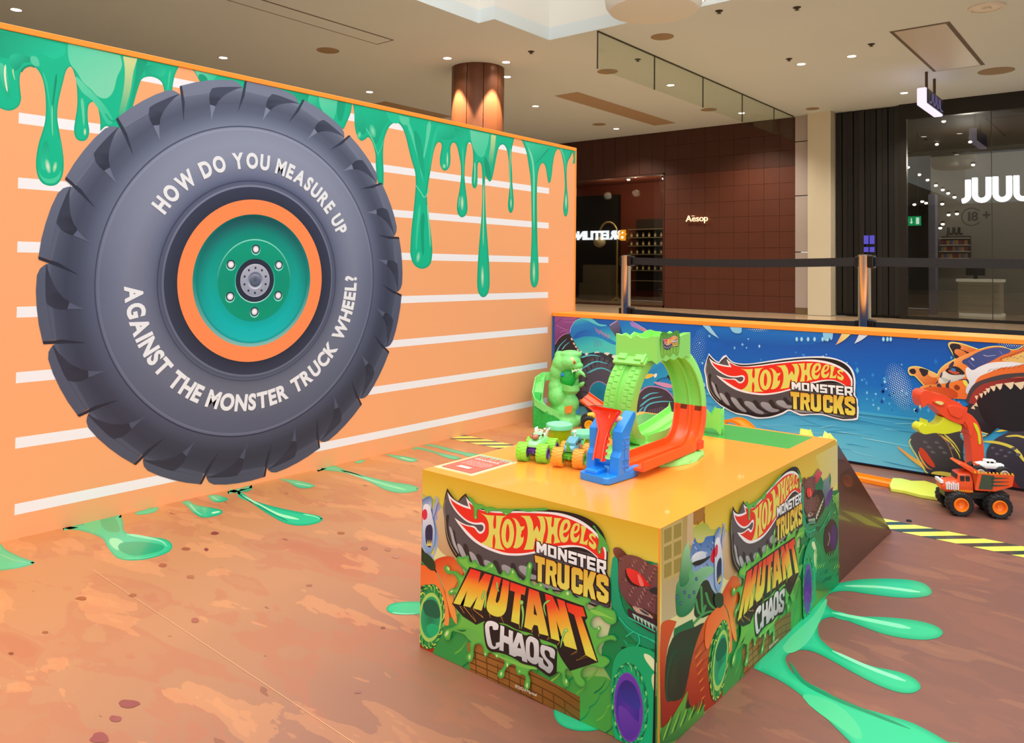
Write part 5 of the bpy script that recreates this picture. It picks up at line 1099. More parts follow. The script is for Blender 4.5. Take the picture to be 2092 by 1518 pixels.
# jagged hollow block over the crown of the loop
def jag_box(x0, x1, y0, y1, z0, z1, amp, n, drop=0.0):
    mb = MB(); per = []
    for (ax, ay), (bx, by) in (((x0, y0), (x1, y0)), ((x1, y0), (x1, y1)), ((x1, y1), (x0, y1)), ((x0, y1), (x0, y0))):
        for i in range(n): per.append((lerp(ax, bx, i/n), lerp(ay, by, i/n)))
    N = len(per); cx, cy = (x0+x1)/2, (y0+y1)/2; vs = []
    hi = [z1-amp*(.5+.5*sin(i*2.4+1)) for i in range(N)]; lo = [z0+amp*1.3*(.5+.5*sin(i*3.1)) for i in range(N)]
    for i in range(N):
        if i % n == 0: hi[i] = z1; lo[i] = z0
    for k, sc in ((0, 1.0), (1, .93)):
        for i, (x, y) in enumerate(per): X, Y = cx+(x-cx)*sc, cy+(y-cy)*sc; vs += [(X, Y, lo[i]), (X, Y, hi[i])]
    fs = []
    for i in range(N):
        j = (i+1) % N; a, b = 2*i, 2*j; c, d = 2*N+2*i, 2*N+2*j
        fs += [(a, b, b+1, a+1), (c, c+1, d+1, d), (a+1, b+1, d+1, c+1), (a, c, d, b)]
    return mb.add(vs, fs)
jag_box(-1.082, -.962, 1.745, 1.925, HB+.245, HB+.315, .010, 8).build('tower_block', P_GRN, lt, w=True)
MB().box((-1.076, 1.752, HB+.288), (-.968, 1.918, HB+.292)).build('block_deck', P_GRN, lt, w=True)
# clip plate joining block and loop, with two lugs
mb = MB(); a = radians(222); R_ = Matrix(((1, 0, 0), (0, cos(a), sin(a)), (0, sin(a), -cos(a)))); o = Vector((xc(222), Y0_+(RI+.016)*sin(a), Z0_-(RI+.016)*cos(a)))
mb.obox(o, (.094, .052, .008), R_)
for dx in (-.024, .024): mb.obox(o+R_@Vector((dx, 0, .006)), (.024, .030, .006), R_)
mb.obox(o+R_@Vector((.040, 0, .005)), (.008, .05, .012), R_); mb.build('clip_plate', P_GRN, lt, w=True, bevel=.0015)
# outcurving green exit lanes with jagged tips, base rocks, leg
ex = [(-1.086, 1.845+.012*i, HB+.0245+.0011*max(0, i-8)**1.25) for i in range(24)]
MB().sweep(straight(ex), prof(False)).build('exit_ramp', P_GRN, lt, w=True, smooth='auto')
mb = MB(); e = ex[-1]
for x in (-.043, -.020, -.001, .021, .040): mb.add([(e[0]+x-.009, e[1]-.002, e[2]-.006), (e[0]+x+.009, e[1]-.002, e[2]-.006), (e[0]+x, e[1]+.004, e[2]+(.030 if abs(x) > .03 or abs(x) < .01 else .018)), (e[0]+x-.009, e[1]+.004, e[2]-.006), (e[0]+x+.009, e[1]+.004, e[2]-.006)], [(0, 1, 2), (3, 2, 4), (0, 2, 3), (1, 4, 2), (0, 3, 4, 1)])
mb.build('ramp_tips', P_GRN, lt, w=True)
def rock(c, rx, ry, h, seed, n=18):
    random.seed(seed); rings = []
    for k, (s, z) in enumerate(((1.0, 0), (.97, .30), (.86, .62), (.72, .9), (.45, 1.0))):
        rings.append([(c[0]+rx*s*cos(2*pi*i/n)*(1+random.uniform(-.07, .07)), c[1]+ry*s*sin(2*pi*i/n)*(1+random.uniform(-.07, .07)), c[2]+h*z*(1+random.uniform(-.12, .12)*(k > 0))) for i in range(n)])
    return MB().loft(rings)
rock((-.945, 1.83, HB+.0005), .046, .11, .019, 2).build('base_rock', P_ROCK, lt, w=True)
rock((-1.065, 1.80, HB+.0005), .062, .12, .024, 4).build('base_rock', P_ROCK, lt, w=True)
MB().box((-.925, 1.872, HB+.018), (-.912, 1.905, HB+.040)).build('leg', P_RED, lt, w=True, bevel=.002, label='red-orange support leg')
jag_box(-1.055, -.985, 2.165, 2.19, HB, HB+.078, .026, 5).build('back_fence', P_GRN, lt, w=True)
MB().box((-1.07, 1.80, HB+.004), (-.93, 1.87, HB+.009)).build('base_plate', P_GRN, lt, w=True)
# name plate on the block, facing the lanes
PK = Plane('x', -.962, 1); PK.step = .000006; pr = Print(PK); pr.flat = True
sx, sy, sw, sh = 1.762, HB+.262, .098, .058
pr.fill([(sx, sy+sh*.06), (sx+sw*.12, sy-.006), (sx+sw*.3, sy+.003), (sx+sw*.5, sy-.005), (sx+sw*.7, sy+.004), (sx+sw*.9, sy-.006), (sx+sw, sy+.005), (sx+sw, sy+sh*1.02), (sx+sw*.5, sy+sh*.96), (sx, sy+sh*1.02)], G('#4f9a22', '#7cc22e', (sx, sy+sh), (sx, sy)), n=3)
for k in range(6): pr.line([(sx+sw*(.08+.17*k), sy+.006), (sx+sw*(.08+.17*k), sy+sh*.9)], .004, '#a8dd4c', n=1, w2=.001)
pr.flat = False
def to_tag(q): return (sx+.006+(q[0]+1.300)*(.086/.475), sy+.014+(q[1]-.205)*(.086/.475))
logo(pr, to_tag, False)
pr.done('name_plate', lt, m_gloss)

# ---- launcher
la = thing('track_launcher', 'blue toy launcher with tall uprights and red-orange lever', 'launcher', (-.985, 1.55, HB))
mb = MB(); pts = [(-1.030, 1.508), (-1.022, 1.498), (-.955, 1.490), (-.942, 1.497), (-.934, 1.590), (-.940, 1.622), (-1.020, 1.622), (-1.030, 1.612)]
mb.prism(pts, 'z', HB, HB+.017); mb.box((-1.012, 1.500, HB+.015), (-.978, 1.545, HB+.026)); mb.box((-.972, 1.560, HB+.012), (-.936, 1.622, HB+.024))
mb.build('base', P_BLU, la, w=True, bevel=.004, seg=3)
up = [(1.527, HB+.012), (1.531, HB+.055), (1.540, HB+.066), (1.540, HB+.112), (1.592, HB+.152), (1.602, HB+.150), (1.604, HB+.140), (1.578, HB+.100), (1.574, HB+.012)]
mb = MB(); mb.prism(up, 'x', -1.027, -1.004); mb.build('upright', P_BLU, la, w=True, bevel=.003, seg=3)
mb = MB(); mb.prism(up, 'x', -.964, -.938); mb.build('upright', P_BLU, la, w=True, bevel=.003, seg=3)
mb = MB()
for z in (.030, .046, .072, .080, .094): mb.box((-.9385, 1.545, HB+z), (-.9365, 1.572, HB+z+.0035))
mb.box((-.9385, 1.552, HB+.02), (-.9365, 1.556, HB+.09)); mb.build('rib', P_BLU, la, w=True, bevel=.0006, seg=1)
MB().tube([(-1.006, 1.548, HB+.036), (-.962, 1.548, HB+.036)], .007, 14).build('axle', P_BLU, la, w=True, smooth='auto')
ring = []
for k, (y, z, hw, th, cv) in enumerate(((1.512, .050, .012, .007, .0), (1.520, .072, .012, .007, .001), (1.530, .094, .0125, .007, .002), (1.538, .112, .014, .006, .003), (1.546, .128, .020, .005, .005), (1.550, .142, .030, .004, .008), (1.552, .152, .039, .004, .010), (1.546, .159, .044, .004, .010), (1.538, .1625, .045, .003, .010))):
    row_f, row_b = [], []
    for i in range(9):
        s = -1+2*i/8; x = -.984+hw*s; row_f.append((x, y-cv*s*s+.002, HB+z+.001*s*s)); row_b.append((x, y-cv*s*s+th+.002, HB+z-.001+.001*s*s))
    ring.append(row_f+row_b[::-1])
MB().loft(ring).build('lever', P_RED, la, w=True, smooth='auto', label='red-orange lever with flared top')
mb = MB()
for s in (-1, 1): mb.tube([(-.984+s*.011, 1.510, HB+.046), (-.984+s*.011, 1.526, HB+.094), (-.984+s*.013, 1.535, HB+.112), (-.984+s*.026, 1.541, HB+.146), (-.984+s*.040, 1.536, HB+.160)], .0022, 6)
for k in range(5): mb.box((-.9735, 1.512+.0045*k, HB+.046+.013*k), (-.967, 1.521+.0045*k, HB+.052+.013*k))
mb.build('lever_rib', P_RED, la, w=True, smooth='auto')
MB().tube([(-.984, 1.556, HB+.141), (-.955, 1.580, HB+.128)], .0085, 12).build('pivot', plastic('pale_orange_plastic', '#f6a66c'), la, w=True, smooth='auto')

# ---- slime tubs
P_SL = mat('slime_yellow_green', '#a3b312', .2, coat=.4, sss=.2); P_LID = plastic('mint_lid', '#7fe0ae', .38)
def tub(x, y, h, r, label):
    t = thing('slime_tub', label, 'tub', (x, y, HB), group=None)
    MB().lathe([(r*.86, 0), (r*.88, .002), (r*.885, h-.010), (r*.84, h-.008)], 36).build('jar', P_SL, t, smooth='auto')
    MB().lathe([(0.0001, h-.013), (r*.9, h-.013), (r, h-.012), (r*1.01, h-.004), (r*.97, h), (r*.90, h+.0008), (r*.86, h-.0008), (0.0001, h-.0008)], 40).build('lid', P_LID, t, smooth='auto')
    return t
tub(-1.236, 1.712, .066, .0360, 'mint-lidded slime tub behind the green-tyred truck, left of the two tubs')
tub(-1.140, 1.690, .062, .0350, 'mint-lidded slime tub behind the blue toy truck, next to the launcher')

# ---- monster trucks
def tyre(parent, c, r, w, m_t, m_r, lugs=16, dish=.45, axis_sign=1, inner=None):
    n = 40; mb = MB()
    prof_ = [(r*.60, -w*.46), (r*.78, -w*.52), (r*.92, -w*.50), (r*.985, -w*.40), (r*.985, w*.40), (r*.92, w*.50), (r*.78, w*.52), (r*.60, w*.46)]
    mb.lathe(prof_, n, c, 'y', cap=False)
    for i in range(lugs):
        for s in (-1, 1):
            a = 2*pi*(i+.25*s)/lugs; d = Vector((cos(a), 0, sin(a))); t = Vector((-sin(a), 0, cos(a)))
            y0_, y1_ = s*w*.03, s*w*.50; q = []
            for yy, rr, sh in ((y0_, 1.0, .0), (y1_*.85, 1.0, .55), (y1_*1.06, .93, .75)):
                for dt in (-.5, .5):
                    for rad in (rr-.05, rr+.035): q.append(Vector(c)+d*(r*rad)+t*(r*(2*pi/lugs)*(.52*dt+s*0+sh*.55))+Vector((0, yy, 0)))
            mb.add(q, [(1, 5, 7, 3), (5, 9, 11, 7), (0, 1, 5, 4)[::-1], (4, 5, 9, 8)[::-1], (2, 3, 7, 6), (6, 7, 11, 10), (8, 9, 11, 10), (0, 1, 3, 2)])
    ty = mb.build('tyre', m_t, parent, smooth='auto')
    k = axis_sign; prf = [(r*.62, k*w*.46), (r*.58, k*w*.54), (r*.52, k*w*.54), (r*.47, k*w*.42), (r*.42, k*w*.18), (r*.16, k*w*.12), (r*.14, k*w*.24), (0.0001, k*w*.24)]
    MB().lathe(prf, 28, c, 'y', cap=False).build('rim', m_r, ty, smooth='auto')
    prf = [(r*.61, -k*w*.46), (r*.3, -k*w*.40), (0.0001, -k*w*.38)]
    MB().lathe(prf, 24, c, 'y', cap=False).build('hub', inner or P_BLK, ty, smooth='auto')
    return ty
def body_loft(secs):
    """cross-sections front to back: (x, half width low, half width high, z low, z high)"""
    rings = []
    for x, a, b, z0, z1 in secs:
        zm = lerp(z0, z1, .55); rings.append([(x, -a*.9, z0), (x, a*.9, z0), (x, a, lerp(z0, z1, .15)), (x, a, zm), (x, b, z1-(z1-z0)*.08), (x, b*.82, z1), (x, -b*.82, z1), (x, -b, z1-(z1-z0)*.08), (x, -a, zm), (x, -a, lerp(z0, z1, .15))])
    return MB().loft(rings)
def truck(name, label, loc, heading, s, m_body, m_tyre, m_rim, m_ch, wb=.072, tk=.052, r=.0225, w=.026, secs=None, glass=True, group=None, extras=None, chassis_z=None):
    t = thing(name, label, 'toy truck', loc, heading, group); 
    for x in (wb/2, -wb/2):
        for y in (tk/2, -tk/2): tyre(t, (x*s, y*s, r*s), r*s, w*s, m_tyre, m_rim, axis_sign=1 if y > 0 else -1, inner=m_ch)
    zc = r if chassis_z is None else chassis_z
    for x in (wb/2, -wb/2):
        mb = MB(); mb.tube([(x*s, -tk*.5*s, r*s), (x*s, tk*.5*s, r*s)], .0035*s, 8); mb.ball((x*s, 0, r*s), .0065*s, 10, 8); mb.build('axle', m_ch, t, smooth='auto')
    mb = MB(); mb.box((-wb*.52*s, -.010*s, (zc+.002)*s), (wb*.52*s, .010*s, (zc+.012)*s))
    for x in (wb*.5, -wb*.5):
        for y in (-.012, .012): mb.tube([(x*s, y*s, r*s), (x*.62*s, y*.9*s, (zc+.016)*s)], .0018*s, 6); mb.tube([(x*.9*s, y*1.1*s, r*s), (x*.9*s, y*s, (zc+.018)*s)], .0028*s, 8)
    mb.box((wb*.50*s, -.014*s, (zc+.004)*s), (wb*.58*s, .014*s, (zc+.009)*s)); mb.box((-wb*.58*s, -.014*s, (zc+.004)*s), (-wb*.50*s, .014*s, (zc+.009)*s))
    mb.build('chassis', m_ch, t, smooth='auto')
    if secs: body_loft([tuple(v*s for v in q) for q in secs]).build('body', m_body, t, smooth='auto', bevel=.0012*s, seg=2)
    if extras: extras(t, s)
    return t
P_GT = mat('lime_rubber', '#93e33f', .5); P_OT = mat('amber_rubber', '#f7a83a', .5); P_KT = mat('black_rubber', '#1b1b1d', .6)
P_PUR = plastic('violet_plastic', '#5b2f9a', .3); P_GR2 = plastic('grass_plastic', '#58c234', .3); P_TEAL = plastic('teal_paint', '#5fa6bd', .28); P_MINT = plastic('mint_paint', '#9df0a4', .3)
P_BONE = plastic('bone_plastic', '#e9e6e0', .4); P_YEL = plastic('sun_yellow_paint', '#f4c52c', .3); P_WHT = plastic('white_paint', '#eef0f2', .3); P_NAVY = plastic('navy_plastic', '#1e2266', .35); P_GLS = mat('smoked_window', '#16181c', .1); P_COP = plastic('copper_trim', '#b5694c', .3)
def ex1(t, s):
    body_loft([(q*s, a*s, b*s, z0*s, z1*s) for q, a, b, z0, z1 in ((.020, .012, .009, .050, .056), (.012, .0135, .010, .050, .064), (-.006, .0135, .011, .050, .066), (-.014, .012, .010, .050, .058))]).build('cab', P_MINT, t, smooth='auto', bevel=.001)
    mb = MB(); mb.box((.012*s, -.0105*s, .057*s), (.0165*s, .0105*s, .0625*s)); mb.box((-.004*s, -.0139*s, .056*s), (.008*s, .0139*s, .062*s)); mb.build('window', P_GLS, t, bevel=.001)
    random.seed(9); mb = MB()
    for k in range(16): a = random.uniform(0, 6.28); mb.ball((-.030*s+random.uniform(-.014, .012)*s, random.uniform(-.014, .014)*s, (.056+random.uniform(-.012, .012))*s), random.uniform(.0022, .0042)*s, 7, 5)
    for y in (-.010, .010):
        for k in range(3): mb.tube([(-.018*s-.008*s*k, y*s, .050*s), (-.020*s-.008*s*k, y*1.5*s, .064*s), (-.027*s-.008*s*k, y*1.7*s, .070*s)], .0018*s, 6)
    mb.build('bone_engine', P_BONE, t, smooth='auto', label='pale bone-like exposed engine')
    mb = MB(); mb.ball((.022*s, 0, .058*s), .010*s, 10, 7, (1.1, 1.0, .7)); mb.tube([(.030*s, -.008*s, .056*s), (.038*s, -.010*s, .064*s)], .002*s, 6); mb.tube([(.030*s, .008*s, .056*s), (.038*s, .010*s, .064*s)], .002*s, 6); mb.build('hood_ornament', P_COP, t, smooth='auto')
S_MUSC = [(.042, .013, .010, .036, .042), (.036, .017, .014, .034, .048), (.016, .0175, .015, .034, .052), (-.010, .0175, .0155, .034, .052), (-.034, .0165, .015, .036, .050), (-.042, .015, .013, .040, .048)]
hd = lambda a, b: atan2(b[1]-a[1], b[0]-a[0])
truck('monster_truck', 'mint toy monster truck with lime tyres and violet wheels on the plinth', (-1.213, 1.588, HB), hd((-1.226, 1.64), (-1.194, 1.545)), 1.0, P_MINT, P_GT, P_PUR, P_PUR, secs=S_MUSC, extras=ex1)
def ex2(t, s):
    MB().add([(x*s, y*s, z*s) for x, y, z in ((.030, -.012, .058), (.030, .012, .058), (-.006, .013, .066), (-.006, -.013, .066), (-.026, .012, .060), (-.026, -.012, .060), (.030, -.015, .046), (.030, .015, .046), (-.026, .016, .046), (-.026, -.016, .046))], [(0, 1, 2, 3), (3, 2, 4, 5), (6, 7, 1, 0), (1, 7, 8, 4, 2), (0, 3, 5, 9, 6), (5, 4, 8, 9), (6, 9, 8, 7)]).build('cab', P_TEAL, t, bevel=.0015)
    mb = MB(); mb.box((.006*s, -.0152*s, .050*s), (.022*s, .0152*s, .056*s)); mb.box((-.016*s, -.0158*s, .050*s), (.002*s, .0158*s, .058*s)); mb.build('window', P_GLS, t, bevel=.001)
    MB().tube([(-.012*s, 0, .062*s), (-.016*s, 0, .074*s), (-.012*s, 0, .078*s)], [.0022*s, .0022*s, .004*s], 8).build('exhaust', P_BONE, t, smooth='auto')
    mb = MB(); mb.tube([(.040*s, 0, .042*s), (.048*s, 0, .052*s), (.050*s, 0, .066*s)], [.006*s, .004*s, .0008*s], 10); mb.build('horn', P_GR2, t, smooth='auto', label='curved green horn on the nose')
    for y in (-1, 1):
        MB().tube([(.034*s, y*.010*s, .040*s), (.044*s, y*.018*s, .030*s)], .0022*s, 6).build('bull_bar', P_GR2, t, smooth='auto'); MB().tube([(-.02*s, y*.015*s, .040*s), (-.034*s, y*.018*s, .048*s), (-.046*s, y*.016*s, .052*s)], .0022*s, 6).build('side_bar', P_GR2, t, smooth='auto')
    for y in (-.0178, .0178): MB().lathe([(.0001, -.0004*s), (.0075*s, -.0004*s), (.0075*s, .0004*s), (.0001, .0004*s)], 16, (0, y*s, .043*s), 'y').build('side_emblem', P_COP, t)
S_TRK = [(.042, .011, .009, .038, .046), (.036, .015, .013, .036, .050), (.020, .0165, .015, .034, .053), (-.016, .0172, .0155, .034, .052), (-.036, .0165, .015, .038, .050), (-.044, .014, .013, .042, .050)]
truck('monster_truck', 'teal horned toy monster truck with amber tyres and green wheels on the plinth', (-1.114, 1.602, HB), hd((-1.126, 1.64), (-1.095, 1.55)), 1.0, P_TEAL, P_OT, P_GR2, P_GR2, secs=S_TRK, extras=ex2)
def ex3(t, s):
    MB().box((-.030*s, -.015*s, .050*s), (.020*s, .015*s, .068*s)).build('cab', P_YEL, t, bevel=.003)
    mb = MB(); mb.box((-.022*s, -.0154*s, .056*s), (-.006*s, .0154*s, .064*s)); mb.box((-.001*s, -.0154*s, .056*s), (.012*s, .0154*s, .064*s)); mb.build('window', P_GLS, t, bevel=.001)
    MB().tube([(-.03*s, -.012*s, .070*s), (.028*s, -.012*s, .071*s)], .0012*s, 6).build('roof_bar', P_BLK, t)
    mb = MB()
    for y in (-.010, .010): mb.ball((.0425*s, y*s, .046*s), .0035*s, 8, 6)
    mb.build('lamp', P_BLK, t, smooth='auto')
truck('monster_truck', 'yellow toy monster truck with black tyres half hidden behind the red lever', (-1.282, 1.985, HB), hd((-1.24, 2.02), (-1.31, 1.97)), 1.0, P_YEL, P_KT, P_YEL, P_BLK, secs=S_TRK, extras=ex3)
# big hauler on the floor and the small white truck riding in its bed
P_DORG = plastic('hauler_orange', '#ee5420', .3); P_DRIM = plastic('bright_orange_rim', '#ff8a1e', .3); P_DGRN = mat('hauler_green_print', '#3d4a3a', .4)
def ex4(t, s):
    bx = lambda a, b: (tuple(v*s for v in a), tuple(v*s for v in b))
    body_loft([tuple(v*s for v in q) for q in ((.062, .014, .012, .044, .054), (.054, .019, .016, .040, .060), (.034, .020, .018, .040, .064), (.032, .020, .018, .040, .078), (.012, .021, .018, .040, .082), (.006, .021, .018, .042, .080))]).build('cab', P_DORG, t, smooth='auto', bevel=.002*s)
    mb = MB()
    for x0, x1 in ((.012, .019), (.0215, .029)): mb.box(*bx((x0, -.0212, .064), (x1, .0212, .074)))
    mb.box(*bx((.031, -.015, .066), (.0345, .015, .075))); mb.build('window', P_GLS, t, bevel=.001)
    mb = MB()
    for k in range(6): mb.box(*bx((.052-.004*k, -.0225, .046), (.0545-.004*k, .0225, .058+.002*(k % 2))))
    mb.box(*bx((.058, -.016, .056), (.064, .016, .062))); mb.build('tooth_grille', P_WHT, t, bevel=.0008)
    bed = [(.004, .048), (-.004, .086), (.030, .100), (.034, .097), (.010, .082), (-.066, .082), (-.062, .060), (-.030, .048)]
    mb = MB(); mb.prism([(x*s, z*s) for x, z in bed], 'y', -.025*s, -.021*s); mb.prism([(x*s, z*s) for x, z in bed], 'y', .021*s, .025*s)
    mb.prism([(x*s, z*s) for x, z in ((.004, .050), (-.004, .086), (.030, .100), (.034, .097), (.010, .082), (.006, .070), (-.058, .066), (-.062, .060), (-.030, .048))], 'y', -.021*s, .021*s); mb.build('dump_bed', P_DORG, t, bevel=.0012*s)
    for sg in (-1, 1):
        mb = MB(); y = sg*.0252
        mb.prism([(x*s, z*s) for x, z in ((-.002, .052), (-.008, .080), (-.030, .079), (-.026, .052))], 'y', min(y, y+sg*.0008)*s, max(y, y+sg*.0008)*s)
        for k in range(3): mb.prism([(x*s, z*s) for x, z in ((-.024, .076-.007*k), (-.056, .0765-.007*k), (-.024, .0715-.007*k))], 'y', min(y, y+sg*.0008)*s, max(y, y+sg*.0008)*s)
        mb.build('side_print', P_DGRN, t)
        mb = MB()
        for k in range(11): mb.prism([((-.064+.0066*k)*s, .0818*s), ((-.064+.0066*k+.0034)*s, .0818*s), ((-.064+.0066*k+.005)*s, .0858*s), ((-.064+.0066*k+.0016)*s, .0858*s)], 'y', min(y, y+sg*.001)*s, max(y, y+sg*.001)*s)
        mb.build('hazard_edge', mat('hazard_yellow', '#f1b52c', .4), t)
        mb = MB()
        for k in range(9): mb.prism([((.006+.004*k)*s, .044*s), ((.010+.004*k)*s, .044*s), ((.008+.004*k)*s, .0475*s)], 'y', min(sg*.0205, sg*.0215)*s, max(sg*.0205, sg*.0215)*s)
        mb.build('tooth_trim', mat('hazard_yellow', '#f1b52c', .4), t)
    mb = MB(); mb.box(*bx((-.060, -.016, .030), (.056, .016, .042))); mb.tube([(-.012*s, -.030*s, .040*s), (-.010*s, -.034*s, .022*s), (-.004*s, -.034*s, .012*s)], .0016*s, 6); mb.build('frame', P_BLK, t, bevel=.002)
fx, fy = (-.576, 3.335); rxx, ryy = (-.462, 3.396)
hdv = atan2(fy-ryy, fx-rxx); ds = 1.9
hc = ((fx+rxx)/2-.045*sin(hdv)*.0, (fy+ryy)/2)
nrm2 = (-sin(hdv), cos(hdv))
side = 1 if (nrm2[0]*.64-nrm2[1]*.768) < 0 else -1
hc = (hc[0]+nrm2[0]*side*.055, hc[1]+nrm2[1]*side*.055, 0)
truck('dump_truck', 'big orange toy dump truck with black tyres on the floor before the tiger print', hc, hdv, ds, P_DORG, P_KT, P_DRIM, P_BLK, wb=.068, tk=.056, r=.0222, w=.026, extras=ex4, chassis_z=.028)
def ex5(t, s):
    MB().box((-.020*s, -.0145*s, .050*s), (.012*s, .0145*s, .062*s)).build('cab', P_WHT, t, bevel=.003)
    mb = MB(); mb.box((-.012*s, -.0149*s, .053*s), (-.002*s, .0149*s, .059*s)); mb.box((.001*s, -.0149*s, .053*s), (.009*s, .0149*s, .059*s)); mb.build('window', P_GLS, t, bevel=.001)
    MB().box((.030*s, -.0172*s, .040*s), (.042*s, .0172*s, .049*s)).build('red_nose', plastic('nose_orange', '#e8663a'), t, bevel=.002)
bz = .068*ds
truck('monster_truck', 'small white toy monster truck with white wheels riding in the dump truck bed', (hc[0]-cos(hdv)*.028*ds, hc[1]-sin(hdv)*.028*ds, bz), hdv, 1.12, P_WHT, P_KT, P_BONE, P_NAVY, secs=S_TRK, extras=ex5)

# ---- green beast tower in the far corner
P_DINO = mat('beast_green', '#82e47c', .4, bump=.35, bscale=55, sss=.08); P_DIN2 = mat('beast_dark_green', '#22b845', .45, bump=.5, bscale=60)
cx, cy = onz(1150, 869, 0).x, onz(1150, 869, 0).y
bt = thing('beast_tower', 'green dinosaur-head toy tower with curling ramp in the wall corner', 'toy tower', (cx, cy, 0), YAW)
q = 1/345.0
def V(px, py, y=0.0): return ((px-1150)*q, y, (869-py)*q)
def zk(x, y): return (1080+x/7.59, 700+y/7.59)
def VK(x, y, d=0.0): a = zk(x, y); return V(a[0], a[1], d)
mb = MB()
for x, y, d, r, sc in ((560, 1230, 0, .075, (1.2, 1, .7)), (560, 1080, 0, .062, (1.1, 1, 1.1)), (430, 1020, .01, .035, (1, 1, 1.4)), (620, 960, .0, .060, (1, 1, 1)), (450, 850, 0, .058, (1, 1, 1.1)), (540, 780, .02, .062, (1.2, .9, 1)), (420, 720, .01, .045, (1, 1, 1.2)), (420, 600, .01, .036, (1, 1, 1.5)), (430, 480, 0, .040, (1, 1, 1.3)), (500, 360, 0, .050, (1.1, 1.1, 1)), (620, 330, -.01, .056, (1.2, 1.2, .85)), (700, 380, -.03, .040, (1.2, 1, .6)), (640, 220, 0, .044, (1.5, 1.3, .55)), (690, 620, .03, .040, (.8, .7, 1.6)), (760, 1180, -.01, .03, (1.3, 1, .8)), (470, 250, .01, .030, (1, 1, 1))):
    mb.ball(VK(x, y, d), r, 14, 10, sc)
o = mb.build('body', P_DINO, bt, smooth=True); rm = o.modifiers.new('blend', 'REMESH'); rm.mode = 'VOXEL'; rm.voxel_size = .006; rm.use_smooth_shade = True
sm = o.modifiers.new('soft', 'SMOOTH'); sm.factor = .5; sm.iterations = 3
# lower jaw basin
rings = []
for k in range(15):
    a = lerp(-.15, pi+.15, k/14); c = VK(640, 720, -.030); rings.append([(c[0]+.050*cos(a)*sc, c[1]-.062*sin(a)*sc, c[2]+dz) for sc, dz in ((1.0, .022+.008*abs(cos(a))), (.82, .018), (.55, -.016), (.62, -.030), (1.0, -.008))])
MB().loft(rings).build('jaw', P_DINO, bt, smooth='auto')
MB().ball(VK(600, 560, -.02), .045, 14, 10, (1, .5, 1.2)).build('mouth', P_DIN2, bt, smooth=True)
mb = MB()
for k in range(7): c = VK(650+k*22, 430+(k % 2)*8-k*3, -.075+.004*k); mb.add([(c[0]-.006, c[1], c[2]), (c[0]+.006, c[1], c[2]), (c[0], c[1]+.008, c[2]), (c[0], c[1]-.002, c[2]-(.020 if k == 0 else .012))], [(0, 1, 3), (1, 2, 3), (2, 0, 3), (0, 2, 1)])
mb.build('teeth', plastic('pale_tooth', '#d9f2c0'), bt)
e = MB().ball(VK(645, 318, -.062), .022, 14, 10, (.75, .5, 1.25)).build('eye', plastic('cream_eye', '#f2d9a0'), bt, smooth=True)
MB().ball(VK(676, 318, -.072), .009, 10, 8, (.8, .5, 1.3)).build('iris', plastic('eye_orange', '#ef6a2a'), e, smooth=True); MB().ball(VK(682, 322, -.0765), .004, 8, 6).build('pupil', P_BLK, e, smooth=True)
def arm(pts, r): return MB().tube([VK(x, y, d) for x, y, d in pts], r, 10)
arm([(720, 560, -.02), (735, 490, -.05), (775, 465, -.07), (810, 490, -.085), (840, 530, -.09)], [.012, .014, .013, .009, .003]).build('claw', P_DINO, bt, smooth=True)
arm([(760, 680, -.03), (800, 640, -.06), (825, 610, -.07)], [.014, .012, .004]).build('claw', P_DINO, bt, smooth=True)
# curling ramp: a channel spiralling down the left side
path = [(360, 590, .05), (250, 600, .055), (180, 660, .03), (160, 760, -.01), (140, 850, -.04), (150, 930, -.065), (230, 1000, -.08), (330, 1060, -.075), (430, 1130, -.06)]
fr = []
for i, p_ in enumerate(path):
    o_ = Vector(VK(*p_)); a_ = Vector(VK(*path[max(i-1, 0)])); b_ = Vector(VK(*path[min(i+1, len(path)-1)])); d_ = (b_-a_).normalized()
    u_ = Vector((0, 0, 1)).cross(d_).normalized(); fr.append((o_, u_, Vector((0, 0, 1))))
MB().sweep(fr, [(-.030, .030), (-.024, .030), (-.020, .004), (.020, .004), (.024, .026), (.030, .026), (.030, -.010), (-.030, -.010)]).build('spiral_ramp', P_DINO, bt, smooth='auto')
rings = []
for i, p_ in enumerate(path[3:]):
    o_ = Vector(VK(*p_)); s_ = .026; rings.append([o_+Vector((-s_, -.012, -.008)), o_+Vector((s_*.5, -.028, -.008)), Vector((o_.x+s_*.5, o_.y-.026, max(0, o_.z-.150))), Vector((o_.x-s_, o_.y-.01, max(0, o_.z-.150)))])
MB().loft(rings).build('ramp_skirt', P_DIN2, bt, smooth='auto')
MB().prism([VK(x, y)[0::2] for x, y in ((125, 590), (150, 550), (190, 560), (205, 620), (240, 700), (190, 760), (120, 770))], 'y', .03, .06).build('side_fin', P_DINO, bt, bevel=.006, seg=3)
MB().prism([VK(x, y)[0::2] for x, y in ((540, 975), (660, 950), (650, 1060), (550, 1080))], 'y', -.070, -.064).build('sticker', mat('sticker_orange', '#e58a2c', .4, vary=.25, scale=60), bt, bevel=.001)
pts = [(840, 850, -.03), (1060, 985, -.10), (1180, 1080, -.14)]
fr = []
for i, p_ in enumerate(pts):
    o_ = Vector(VK(*p_)); a_ = Vector(VK(*pts[max(i-1, 0)])); b_ = Vector(VK(*pts[min(i+1, len(pts)-1)])); d_ = (b_-a_).normalized(); u_ = d_.cross(Vector((.35, -.85, .4))).normalized(); fr.append((o_, u_, d_.cross(u_).normalized()*-1))
